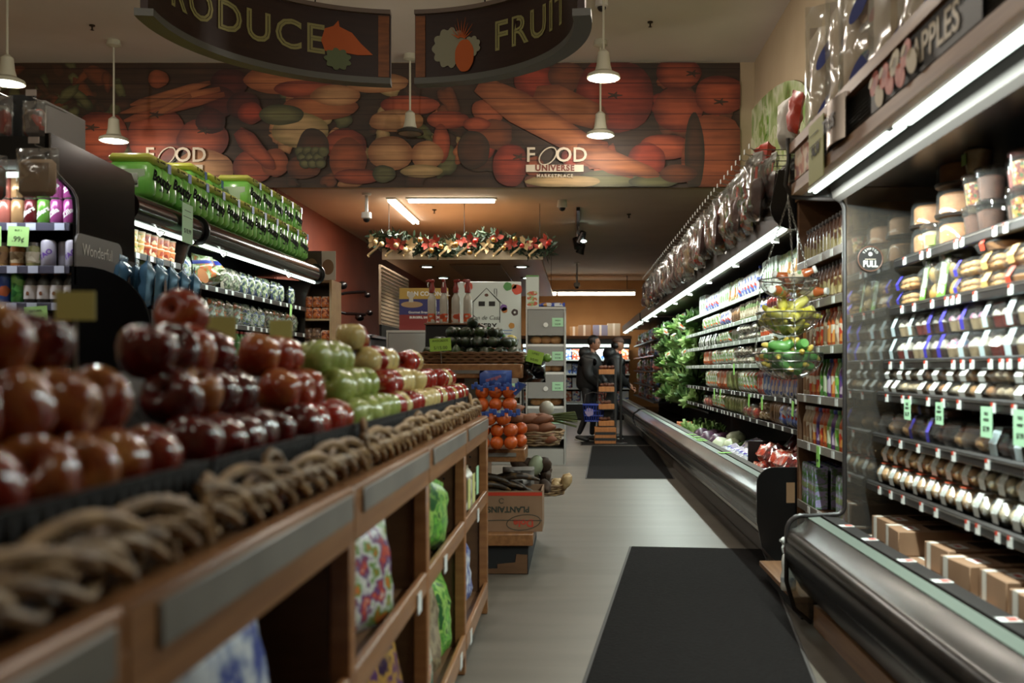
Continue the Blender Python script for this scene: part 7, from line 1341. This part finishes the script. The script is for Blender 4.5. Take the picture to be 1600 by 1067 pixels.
# wood shelf with orange packs at the end of the wall case
ws = thing('wooden_shelf_unit', 'small pale wooden shelf with orange packets past the wall case', 'shelving', (-2.62, 10.0, 0))
for x in (-.155, .155): put('side_post', B().box((x, .2, 1.05), (.025, .4, 2.1)).mesh('ws_side', mat('pale_wood', '#8f6f4c', .5, nz=(8, '#a08058'))), ws)
put('back', B().box((0, .39, 1.05), (.29, .02, 2.1)).mesh('ws_back', M_OAKD), ws)
for z in (2.08, 1.70, 1.36, 1.02): put('shelf', B().box((0, .2, z), (.29, .38, .02)).mesh('ws_shelf', mat('pale_wood', '#8f6f4c')), ws)
OPK = prnt('orange_packet', ['#a8502c', '#b8683a', '#7a3a24', '#c8a088'], 40, .25); BRK = prnt('brown_packet', ['#4a3428', '#6a4c38', '#8a6a50'], 40, .25); op = fpouch('orange_packet', .09, .06, .11, OPK, 'packet', 5); bp_ = fpouch('brown_packet', .09, .06, .13, BRK, 'packet', 6)
for z, k in ((1.71, 0), (1.37, 1), (1.03, 0)):
    for i in range(3):
        for l in range(2): (op if (k == 0 or i > 1) else bp_).place(f'{"orange" if (k == 0 or i > 1) else "brown"} packet on the {["upper", "middle", "low"][[1.71, 1.37, 1.03].index(z)]} pale wooden shelf, {["bottom", "top"][l]} {nth(i)} from the wall case', (-2.71+.09*i, 10.05, z+.001+.115*l), (0, 0, PI/2), 'packets on the pale wooden shelf')
# papers and fittings on top and on the red wall
for lb, x, y, w_, h, c in (('dark framed notice standing beyond the towel packs', -2.68, 10.1, .2, .28, '#3c2c22'), ('white paper notice beyond the dark notice', -2.56, 10.28, .16, .3, '#b8b0a4')):
    t = thing('paper_notice', lb, 'notice', (x, y, 2.091)); put('sheet', B().box((0, 0, h/2+.03), (w_, .006, h)).mesh('sheet', mat('notice_'+c[1:], c, .6)), t); put('backing', B().box((0, .02, (h+.03)/2), (w_*.6, .03, h+.03)).mesh('backing', M_CARD), t)
    if 'dark' in lb: put('printed_face', B().prism(ov(0, h*.55, .06, .08, 0), -.0045, -.003, onY).mesh('pface', mat('notice_tan', '#7a5c40', .6), 0), t)
    else: ws_ = None
for y in (13.2, 14.2): t = thing('wall_hook_strip', ['pale twin strip fixed to the red wall beyond the notices', 'second pale twin strip on the red wall nearer the bracket'][y > 14], 'strip', (-3.632, y, 2.62)); [put('strip', B().box((0, d, 0), (.012, .03, .16)).mesh('wstrip', mat('beige_strip', '#a88c70', .6)), t) for d in (0, .09)]
t = thing('wall_bracket', 'black jointed speaker bracket on the red wall', 'bracket', (-3.63, 13.9, 2.15))
put('back_plate', B().box((.02, .1, 0), (.03, .7, .34), 0, .004).mesh('wb_plate', mat('terracotta_plate', '#96614a', .6)), t)
for z in (.17, -.16): put('arm', B().tube([(.04, .3, z*.5), (.3, .5, z*.9), (.6, .45, z)], .022, 8).mesh('wb_arm', M_BLACK), t)
for p, q in (((.32, .2, .24), .075), ((.62, .45, .12), .05), ((.5, .5, -.2), .07), ((.66, .42, -.14), .05)): put('joint', B().blob(p, (q, q, q*.8), 12).mesh('wb_joint', M_BLACK), t)
# ================================================================ bakery beyond
sw = thing('slat_panel', 'bright vertical slat panel beside the bakery', 'panel', (-2.62, 13.6, 0))
put('board', B().box((0, .8, 2.2), (.03, 2.2, .8)).mesh('slat_board', mat('beige_slat_board', '#b09a80', .5)), sw)
sl = B()
for i in range(16): sl.box((.018, .8, 1.82+.05*i), (.012, 2.18, .012))
put('slat', sl.mesh('slat', mat('dark_slat_groove', '#6a5440', .5), 0), sw); put('post', B().box((0, .8, .9), (.03, 2.1, 1.8)).mesh('slat_lower', M_BLKMAT), sw)
bl = thing('black_counter', 'black counter block below the slat panel', 'counter', (-3.05, 12.6, 0)); put('body', B().box((0, .7, .8), (.9, 1.4, 1.6), 0, .02).mesh('bc_body', M_BLKMAT), bl); put('top', B().box((0, .7, 1.62), (.94, 1.44, .04), 0, .005).mesh('bc_top', M_BLACK), bl)
thing('black_bin', 'round topped black bin before the counter', 'bin', (-2.95, 11.7, 0), me=B().lathe([(.2, 0), (.22, 1.3), (.2, 1.5), (.1, 1.6), (0, 1.62)], 20).mesh('bin', M_BLKMAT, 60)); bpy.data.objects['black_bin']
t = thing('wire_grid', 'grey wire grid basket beside the black bin', 'grid', (-3.1, 11.3, 1.25))
g_ = B()
for i in range(8): g_.tube([(-.25+.07*i, 0, 0), (-.25+.07*i, 0, .45)], .006, 5)
for i in range(7): g_.tube([(-.25, 0, .075*i), (.24, 0, .075*i)], .006, 5)
put('grid', g_.mesh('wiregrid', M_WIRE), t); put('stand', B().box((0, .05, -.6), (.5, .04, 1.3)).mesh('gridstand', M_BLKMAT), t)
ACR = clear('bakery_acrylic', '#e4e6e0', .10, .5, .1, .32); M_BREAD = mat('bread_crust', '#8f5f34', .6, nz=(9, '#b58a58'), bump=.3, rnd=.15); M_TAN2 = mat('case_taupe', '#a89c8e', .5)
bread = B().blob((0, 0, 0), (.085, .06, .05), 12).mesh('bread', M_BREAD, 60); bagb = B().pillow(.2, .14, .17, 0, None, 6, 6, wr=.4, seed=33).mesh('bread_bag', clear('teal_bread_film', '#c8dcd4', .15, .6, .12), 60)
def bakery_case(label, x0, x1, y, ztop, tiers, nm):
    t = thing('bakery_case', label, 'display case', ((x0+x1)/2, y, 0)); W_ = x1-x0
    for s in (-1, 1): put('side_panel', B().box((s*(W_/2-.01), .3, ztop/2), (.02, .6, ztop)).mesh('bk_side', M_ALU), t)
    put('back', B().box((0, .59, ztop/2), (W_, .02, ztop)).mesh('bk_back', M_TAN2), t); put('top_board', B().box((0, .3, ztop), (W_, .62, .03)).mesh('bk_top', M_ALU), t)
    put('base', B().box((0, .3, .1), (W_-.05, .58, .2)).mesh('bk_base', M_ALU), t)
    for k, z in enumerate(tiers):
        s = put('shelf', B().box((0, .3, z), (W_-.04, .56, .035)).mesh('bk_shelf', M_WHITE), t); h = (tiers[k-1] if k else ztop)-z
        put('front_door', B().box((0, .005, z+h*.62), (W_-.05, .008, h*.7)).mesh('bk_door', ACR), t); put('door_knob', B().lathe([(0, 0), (.03, 0), (.03, .012), (0, .014)], 14, 0, TR((0, 0, z+h*.55), (PI/2, 0, 0))).mesh('bk_knob', M_WHITE), t)
        tg = put('price_card', B().box((W_*.3, -.004, z+h*.62), (W_*.28, .004, .11)).mesh('bk_card', M_MINT), t); put('lettering', txt('FRESH', .025, M_INK, 0, .0004), tg, (W_*.3, -.0065, z+h*.62+.02), FACE_CAM); put('lettering', txt('3/2.00', .03, M_INK, 0, .0004), tg, (W_*.3, -.0065, z+h*.62-.025), FACE_CAM)
        if k == 0 and 'wall side' in nm: continue
        n = max(3, int(W_/.17)); 
        for i in range(n):
            for r_ in range(2): thing('bread_loaf', f'bread loaf, {nm}, {nth(k)} shelf down, {["front", "back"][r_]} row, {nth(i)} along', 'bread', ((x0+x1)/2-W_/2+.125+(W_-.25)*i/(n-1), y+.14+.16*r_, z+.07), (0, 0, tr_.uniform(-.6, .6)), f'loaves in the {nm}', bread)
    return t
bakery_case('clear fronted bakery case nearest the aisle with green cards', -.63, -.13, 12.5, 1.97, (1.5, 1.15, .72, .34), 'aisle bakery case')
bakery_case('clear fronted bakery case below the white bakery sign', -1.5, -.69, 12.6, 1.42, (1.1, .75, .4), 'middle bakery case')
bakery_case('clear fronted bakery case below the blue and red bread sign', -2.4, -1.56, 12.6, 1.68, (1.02, .66, .34), 'wall side bakery case')
for i in range(12):
    x = -2.27+.12*(i % 6); z = 1.0375+(.16 if i > 5 else 0); t = thing('bagged_loaf', f'bagged round loaf, {["lower", "upper"][i > 5]} layer, {nth(i % 6)} from the wall in the wall side case', 'bread', (x, 12.72+.18*(i % 2)*0+.0, z), (0, 0, i), 'bagged loaves in the wall side case')
    put('loaf', bread, t, (0, 0, .07), (0, 0, 0)); put('film', bagb, t)
# signs
t = thing('bakery_sign', 'white bakery sign with a drawn house and cupcakes', 'sign', (-1.11, 12.68, 1.4355)); W_, H_ = .82, .88
put('board', B().box((0, .01, H_/2), (W_, .02, H_), 0, .003).mesh('bs_board', mat('white_sign_board', '#c4ccc6', .4)), t); li = M_INK; y0 = -.003
hs = B(); 
for pts in ([(-.17, .36), (-.17, .62), (.0, .80), (.17, .62), (.17, .36)], [(-.2, .6), (0, .8), (.2, .6)], [(.1, .72), (.1, .79), (.13, .79), (.13, .69)]): hs.tube([(a-.03, y0, b) for a, b in pts], .004, 4)
put('drawn_house', hs.mesh('bs_house', li), t)
for x in (-.09, .04): put('drawn_window', B().box((x, y0, .60), (.08, .003, .06)).mesh('bs_win', li), t)
put('drawn_window', B().prism(ov(-.03, .71, .025, .02, 0), y0, y0+.002, onY).mesh('bs_win2', mat('sign_brown', '#5a3a2a', .6), 0), t)
put('lettering', txt('Pan de Casa', .075, li, .0, .0008, .3), t, (-.04, y0, .42), FACE_CAM); put('lettering', txt('BAKERY', .1, li, .003, .0008), t, (-.08, y0, .31), FACE_CAM); put('lettering', txt('authentic', .075, mat('sign_green', '#5a8a4a', .5), .002, .0008, .2), t, (.02, y0, .1), FACE_CAM)
for x, z, r, c in ((.19, .55, .04, '#6a4a8a'), (.2, .52, .035, '#a8662c'), (.33, .49, .04, '#3a2c28'), (.29, .32, .035, '#b8843a'), (-.26, .82, .05, '#b84a30'), (-.27, .62, .035, '#b8542c'), (.36, .78, .06, '#b8442c'), (.24, .82, .05, '#4f8a48'), (.32, .82, .03, '#a86a3c')):
    put('drawn_pastry', B().prism(blobpts((x, z), r, 24, .12, 5), y0-.001, y0+.002, onY).mesh('bs_pastry', mat('sign_c'+c[1:], c, .5), 0), t)
put('drawn_hole', B().prism(ov(.33, .49, .015, .015, 0), y0-.003, y0+.001, onY).mesh('bs_hole', mat('white_sign_board', '#c4ccc6'), 0), t)
put('small_print', B().box((.2, y0, .26), (.2, .002, .012)).box((.2, y0, .22), (.17, .002, .012)).mesh('bs_small', mat('sign_blue_grey', '#7a94b8', .5), 0), t); put('lettering', txt('Fruit', .03, mat('sign_blue', '#3a5a98', .5), 0, .0008), t, (.37, y0, .12), (PI/2, -PI/2, 0))
t = thing('bread_sign', 'yellow blue and red gourmet bread sign', 'sign', (-1.94, 12.68, 1.6955)); 
for nm, z0, z1, c in (('yellow_band', .40, .54, '#b09040'), ('blue_band', .2, .40, '#2c2c66'), ('red_band', .0, .2, '#7c2420')): put(nm, B().box((0, .01, (z0+z1)/2), (.62, .02, z1-z0)).mesh('br_'+nm, mat('br_'+c[1:], c, .5)), t)
put('lettering', txt('PAN COLONIAL', .075, M_WHITE, .003, .0008), t, (.06, -.002, .465), FACE_CAM); put('lettering', txt('Gourmet Bread for all your', .04, M_WHITE, .001, .0008), t, (.03, -.002, .23), FACE_CAM); put('lettering', txt('BURGERS, SANDWICHES', .038, M_WHITE, .002, .0008), t, (.03, -.002, .165), FACE_CAM); put('lettering', txt('AND MORE', .03, M_WHITE, .001, .0008), t, (.12, -.002, .11), FACE_CAM)
put('drawn_bread', B().prism(ov(-.15, .33, .14, .04, 0), -.003, 0, onY).mesh('br_bread', mat('sign_bread', '#a88a64', .6), 0), t); put('drawn_chef', B().prism(ov(-.16, .45, .045, .04, 0), -.003, 0, onY).prism([(-.19, .36), (-.13, .36), (-.14, .43), (-.18, .43)], -.004, -.001, onY).mesh('br_chef', mat('sign_pale', '#b8b4a8', .6), 0), t)
t = thing('carton', 'tall white and green sandwich carton standing on the aisle bakery case', 'carton', (-.55, 12.6, 1.986)); put('body', B().box((0, 0, .2), (.16, .1, .40)).mesh('sc_body', mat('white_sign_board', '#c4ccc6')), t); put('green_band', B().box((0, -.0505, .39), (.16, .002, .02)).mesh('sc_green', mat('sign_green', '#5a8a4a')), t)
for k in range(3): put('printed_sandwich', B().prism(ov(0, .04+.065*k, .07, .03, .1*(-1)**k), -.053, -.05, onY).mesh('sc_sand', prnt('sandwich_print', ['#8fa86a', '#c8c0a0', '#a87a4a', '#b8503c'], 40), 0), t)
t = thing('bread_tray', 'blue and orange wrapped bread packs lying on the aisle bakery case', 'bread pack', (-.36, 12.62, 1.986)); put('pack', B().pillow(.44, .1, .06, 0, None, 8, 5, wr=.3, seed=41).mesh('btray', prnt('blue_bread_pack', ['#3a4a9a', '#c8c8cc', '#b8843a', '#a86a3a', '#5a6ab0'], 18), 60), t)
# ================================================================ wooden tiered stand, the two shoppers, cases at the back wall
wt = thing('tiered_stand', 'slim wooden tiered produce stand beside the long case', 'display stand', (.47, 16.1, 0)); MW = mat('orange_wood', '#9c5f30', .45, nz=(6, '#b0703a'), stretch=(10, 1, 1)); MBR = mat('black_stripe', '#1c1917', .5)
for k, z in enumerate((1.16, .88, .60, .33)): put('tray', B().box((.02, 0, z), (.25-.0*k, .3, .08), 0, .004).mesh('ts_tray', MW), wt); put('tray_floor', B().box((.02, 0, z-.045), (.24, .3, .012)).mesh('ts_floor', MBR), wt)
put('base', B().box((0, 0, .135), (.34, .34, .27), 0, .004).mesh('ts_base', MW), wt)
for z in (.08, .175): put('base_stripe', B().box((0, -.171, z), (.33, .004, .045)).mesh('ts_stripe', MBR), wt)
put('post', B().box((.165, -.12, .7), (.035, .04, 1.4)).mesh('ts_post', MBR), wt); put('post', B().box((.165, .13, .7), (.03, .03, 1.4)).mesh('ts_post', MBR), wt); put('post', B().box((-.115, .12, .62), (.02, .02, 1.2)).mesh('ts_post', MBR), wt)
put('side_board', B().prism([(-.12, .27), (.14, .27), (.14, 1.2)], .14, .15, onY).mesh('ts_sideb', MBR), wt)
for i in range(14): k = i % 4; thing('root_vegetable', f'brown root in the tiered stand, {nth(i//4)} from its left corner in tray {["one", "two", "three", "four"][k]} down', 'vegetable', (.42+.055*(i//4), 16.06, (1.16, .88, .60, .33)[k]+.075), (0, 1.5, i), 'roots in the tiered stand', B().blob((0, 0, 0), (.03, .03, .05), 10, 0, None, root(i, 1)).mesh('tsroot', mat('root_brown', '#6a4434', .6), 60))
pl = thing('black_pole', 'thin black pole standing beside the tiered stand', 'pole', (.72, 16.0, 0)); put('pole', B().tube([(0, 0, 0), (0, 0, 1.45)], .022, 8).mesh('bpole', MBR), pl); put('foot', B().lathe([(0, 0), (.12, 0), (.1, .02), (0, .025)], 16).mesh('bpfoot', MBR), pl)

def skinbody(name, verts, edges, mats, sub=2):
    """one continuous body grown from joints with a radius each"""
    me = bpy.data.meshes.new(name); me.from_pydata([v[0] for v in verts], edges, []); o = bpy.data.objects.new(name, me); COL.objects.link(o)
    o.modifiers.new('skin', 'SKIN'); 
    for i, v in enumerate(verts): r = v[1]; me.skin_vertices[0].data[i].radius = r if isinstance(r, tuple) else (r, r)
    me.skin_vertices[0].data[0].use_root = True
    s = o.modifiers.new('sub', 'SUBSURF'); s.levels = s.render_levels = sub
    dg = bpy.context.evaluated_depsgraph_get(); m2 = bpy.data.meshes.new_from_object(o.evaluated_get(dg)); bpy.data.objects.remove(o); m2.materials.clear()
    for m in mats: m2.materials.append(m)
    m2.shade_smooth(); return m2
SKINM = mat('skin', '#8a5e48', .5, nz=(12, '#966850')); HAIRM = mat('black_hair', '#14100e', .45, bump=.5); JACK = mat('black_jacket', '#0f0e0f', .55, nz=(14, '#171617'), bump=.3); TROU = mat('black_trousers', '#121114', .7); SHOE = mat('dark_shoe', '#1a1816', .5); SOLE = mat('pale_sole', '#8f8a80', .6)
def headmesh(hair=True):
    def fn(p):
        q = p.copy(); x, z = q.x, q.z
        q.y *= .80; q.x *= .98; q.z *= 1.22
        if x > .55: q.x += .0
        if z < -.2: q.x += .08*(-z); q.y *= 1-.28*(-z-.2)
        if x > .8 and abs(p.y) < .25: q.x += .13*max(0, 1-abs(z+.12)*4.5)          # nose
        if x > .6 and abs(z-.1) < .16 and .18 < abs(p.y) < .55: q.x -= .07          # eye sockets
        if x > .6 and abs(z+.5) < .1 and abs(p.y) < .4: q.x += .035                 # lips
        if x > .4 and z < -.75: q.x += .08
        return q
    return B().blob((0, 0, 0), (.098, .098, .098), 32, 0, None, fn)
def person(label, loc, rz, cap, lean):
    t = thing('person', label, 'person', loc, (0, 0, rz)); lx = lean
    # faces +x; joints: pelvis, spine, neck, legs mid-stride, arms reaching forward and down to a basket handle
    V = [((0, 0, .92), (.13, .16)), ((lx*.3, 0, 1.1), (.125, .155)), ((lx*.7, 0, 1.3), (.13, .175)), ((lx, 0, 1.42), (.09, .13)), ((lx+.02, 0, 1.5), .056), ((lx+.035, 0, 1.56), .052),
         ((0, .09, .86), .10), ((.08, .10, .5), .066), ((.04, .10, .1), .045), ((0, -.09, .86), .10), ((.02, -.10, .5), .066), ((-.14, -.10, .12), .045),
         ((lx*.9, .19, 1.36), .066), ((lx+.05, .22, 1.1), .052), ((lx+.27, .12, .93), .038), ((lx*.9, -.19, 1.36), .066), ((lx+.0, -.23, 1.1), .052), ((lx+.24, -.13, .9), .038),
         ((lx+.33, .10, .90), (.022, .03)), ((lx+.30, -.12, .865), (.022, .03))]
    E = [(0, 1), (1, 2), (2, 3), (3, 4), (4, 5), (0, 6), (6, 7), (7, 8), (0, 9), (9, 10), (10, 11), (3, 12), (12, 13), (13, 14), (3, 15), (15, 16), (16, 17), (14, 18), (17, 19)]
    body = skinbody('body', V, E, [JACK, TROU, SKINM])
    for p in body.polygons:
        c = p.center; hx = min((c-Vector(V[18][0])).length, (c-Vector(V[19][0])).length)
        p.material_index = 2 if (c.z > 1.485 or hx < .075) else (1 if c.z < .86 and abs(c.x) < .3 and c.x < .2 else 0)
    put('body', body, t)
    hd = headmesh(); hm = hd.mesh('head', SKINM, 80); h = put('head', hm, t, (lx+.06, 0, 1.625), (0, .12, 0))
    for s in (-1, 1):
        put('ear', B().blob((-.005, s*.083, -.005), (.016, .008, .03), 10).mesh('ear', SKINM), h); put('eye', B().blob((.079, s*.031, .012), (.011, .012, .009), 10).mesh('eye', mat('dark_eye', '#1a1210', .2)), h); put('eyebrow', B().tube([(.092, s*.018, .034), (.088, s*.04, .037), (.076, s*.056, .03)], .0045, 5).mesh('brow', HAIRM), h)
    put('mouth', B().tube([(.083, -.022, -.05), (.09, 0, -.049), (.083, .022, -.05)], .0045, 5).mesh('mouth', mat('lip_tone', '#74403a', .5)), h)
    hair = B().blob((-.015, 0, .03), (.104, .09, .108), 24, 0, None, lambda p: Vector((p.x-(.18 if (p.x > .5 and p.z < .35) else 0)*1.5, p.y, p.z if p.z > -.5 else -.5))*(1+.06*noise.noise(p*4)))
    if not cap: put('hair', hair.mesh('hair', HAIRM, 80), t, (lx+.06, 0, 1.635), (0, -.1, 0))
    else:
        put('hair', B().blob((-.03, 0, -.01), (.09, .086, .07), 20).mesh('hair', HAIRM, 80), t, (lx+.05, 0, 1.62)); put('knit_cap', B().blob((-.012, 0, .03), (.112, .1, .1), 22, 0, None, lambda p: Vector((p.x, p.y, max(p.z, .1)))).mesh('knit_cap', mat('brown_cap', '#4a342a', .8, nz=(60, '#5a4034'), bump=.5), 80), t, (lx+.06, 0, 1.63), (0, .1, 0))
    # puffer jacket shell and hood
    jk = [((.0, 0, .8), (.2, .23)), ((lx*.3, 0, 1.02), (.205, .235)), ((lx*.7, 0, 1.24), (.2, .24)), ((lx*.95, 0, 1.4), (.15, .2)), ((lx*1.02, 0, 1.49), (.085, .1)), ((lx*.9, .2, 1.37), .11), ((lx+.05, .245, 1.1), .095), ((lx+.24, .13, .95), .068), ((lx*.9, -.2, 1.37), .11), ((lx+.0, -.255, 1.1), .095), ((lx+.21, -.14, .92), .068)]
    put('jacket', skinbody('jacket', jk, [(0, 1), (1, 2), (2, 3), (3, 4), (3, 5), (5, 6), (6, 7), (3, 8), (8, 9), (9, 10)], [JACK]), t)
    put('hood', B().blob((lx-.09, 0, 1.47), (.12, .16, .11), 16, 0, None, lambda p: p*(1+.12*noise.noise(p*3))).mesh('hood', JACK, 80), t)
    for (fx, fy, fz, a) in ((.06, .10, 0, 0), (-.13, -.10, .02, .25)):
        put('shoe', B().blob((.045, 0, .05), (.125, .045, .05), 16, 0, None, lambda p: Vector((p.x, p.y, max(p.z, -.75)))).mesh('shoe', SHOE, 60), t, (fx, fy, fz), (0, a, 0)); put('sole', B().box((.045, 0, .01), (.24, .085, .02), 0, .008).mesh('sole', SOLE), t, (fx, fy, fz), (0, a, 0))
    # five fingers and a thumb on each hand, curled round the handle
    for (hx, hy, hz, s) in ((lx+.335, .10, .895, 1), (lx+.305, -.12, .86, -1)):
        for k in range(4):
            y = hy+(-.028+.019*k); ln = (.030, .036, .034, .027)[k]; put('finger', B().tube([(hx, y, hz-.005), (hx+ln*.8, y, hz-.01), (hx+ln*1.05, y, hz-.03), (hx+ln*.7, y, hz-.048), (hx+ln*.2, y, hz-.05)], [.0095, .009, .0085, .008, .006], 7).mesh('finger', SKINM), t)
        put('thumb', B().tube([(hx-.02, hy+s*.02, hz), (hx-.005, hy+s*.045, hz-.012), (hx+.02, hy+s*.048, hz-.03), (hx+.03, hy+s*.036, hz-.042)], [.011, .0105, .009, .007], 7).mesh('thumb', SKINM), t)
    return t
person('person in black hooded jacket holding a blue basket and looking towards the long case', (.20, 16.5, 0), -.25, False, .05)
person('person in brown knit cap and dark coat behind the tiered stand', (.60, 16.95, 0), .1, True, .06)
# blue shopping basket
sbk = thing('shopping_basket', 'blue plastic shopping basket hanging from the hands', 'basket', (.285, 16.2, .36))
bk = B(); top = [(-.17, -.14), (.17, -.14), (.17, .14), (-.17, .14)]; bot = [(-.14, -.11), (.14, -.11), (.14, .11), (-.14, .11)]
for i in range(4):
    a, b = top[i], top[(i+1) % 4]; c, d = bot[i], bot[(i+1) % 4]
    for k in range(9):
        f = k/8; bk.tube([(c[0]+(d[0]-c[0])*f, c[1]+(d[1]-c[1])*f, 0), (a[0]+(b[0]-a[0])*f, a[1]+(b[1]-a[1])*f, .26)], .0075, 5)
for z in (0, .09, .17): q = z/.26; bk.tube([(bot[i][0]*(1-q)+top[i][0]*q, bot[i][1]*(1-q)+top[i][1]*q, z) for i in range(4)], .01, 5, 0, None, True)
M_BBLUE = mat('blue_basket_plastic', '#243a94', .4); put('cage', bk.mesh('basket_cage', M_BBLUE), sbk); put('floor', B().box((0, 0, .0), (.28, .22, .012)).mesh('bsk_floor', M_BBLUE), sbk)
put('rim', B().tube([(p[0], p[1], .265) for p in top], .017, 6, 0, None, True).mesh('bsk_rim', M_BBLUE), sbk)
for s in (-1, 1): put('handle', B().tube([(-.15, s*.12, .27), (-.13, s*.05, .43), (.0, s*.02, .47), (.13, s*.05, .43), (.15, s*.12, .27)], .011, 6).mesh('bsk_handle', M_BLACK), sbk)
put('emblem', B().prism(blobpts((-.07, .15), .06, 24, .2, 5), -.135, -.131, onY).mesh('bsk_emblem', mat('faded_emblem', '#8a7a9a', .5), 0), sbk)
# cases along the back wall
bw = thing('wall_cooler', 'lit open cooler along the tan back wall', 'display case', (.0, 23.7, 0))
put('back', B().box((0, .6, .95), (2.6, .04, 1.9)).mesh('bw_back', M_BLKMAT), bw); put('base', B().box((0, .2, .2), (2.6, .8, .4), 0, .03).mesh('bw_base', M_BLACK), bw); put('canopy', B().box((0, .2, 1.86), (2.6, .8, .12), 0, .01).mesh('bw_canopy', M_BLACK), bw); put('top_board', B().box((0, .15, 1.955), (2.62, .9, .07)).mesh('bw_topb', M_OAK), bw)
put('light_tube', B().tube([(-1.25, -.15, 1.76), (1.25, -.15, 1.76)], .03, 8).mesh('bw_tube', TUBE), bw)
area('wall_cooler_light', (0, 23.6, 1.72), (math.radians(30), 0, 0), 2.4, .06, 30)
for k, z in enumerate((1.42, 1.08, .74, .42)): put('shelf', B().box((0, .25, z), (2.56, .6, .03)).mesh('bw_shelf', M_WHITE), bw)
BWP = [fbox('packet', .17, .12, .24, m) for m in (BLUP, WPOU, REDB, prnt('blue_white_tub', ['#3a5aa8', '#c8ccd4', '#d0d0cc', '#5a7ab8'], 10), ORC)]
for k, z in enumerate((1.42, 1.08, .74, .42)):
    for i in range(13): BWP[(i*2+k*3) % 5].place(f'packet in the back wall cooler, {nth(i)} along the {nth(k)} shelf down', (-1.17+.195*i, 23.78, z+.0155), (0, 0, PI/2), 'packets in the back wall cooler')
for i, (x, w_, h, c) in enumerate(((-.38, .22, .3, '#6c5038'), (-.05, .2, .22, '#9c7a54'), (.2, .3, .26, '#8c7460'), (.58, .35, .26, '#7a7c94'), (.9, .3, .3, '#a89c88'), (-.7, .3, .3, '#5c4030'))):
    t = thing('storage_box', f'{["dark", "tan", "brown", "blue grey", "pale", "shadowed brown"][i]} box standing on top of the back wall cooler', 'box', (x, 23.8, 1.991)); put('carton', B().box((0, 0, h/2), (w_, .3, h), 0, .004).mesh('stbox', mat('stbox'+c[1:], c, .6)), t); put('tape', B().box((0, -.151, h/2), (.05, .002, h)).mesh('sttape', M_TAPE), t)
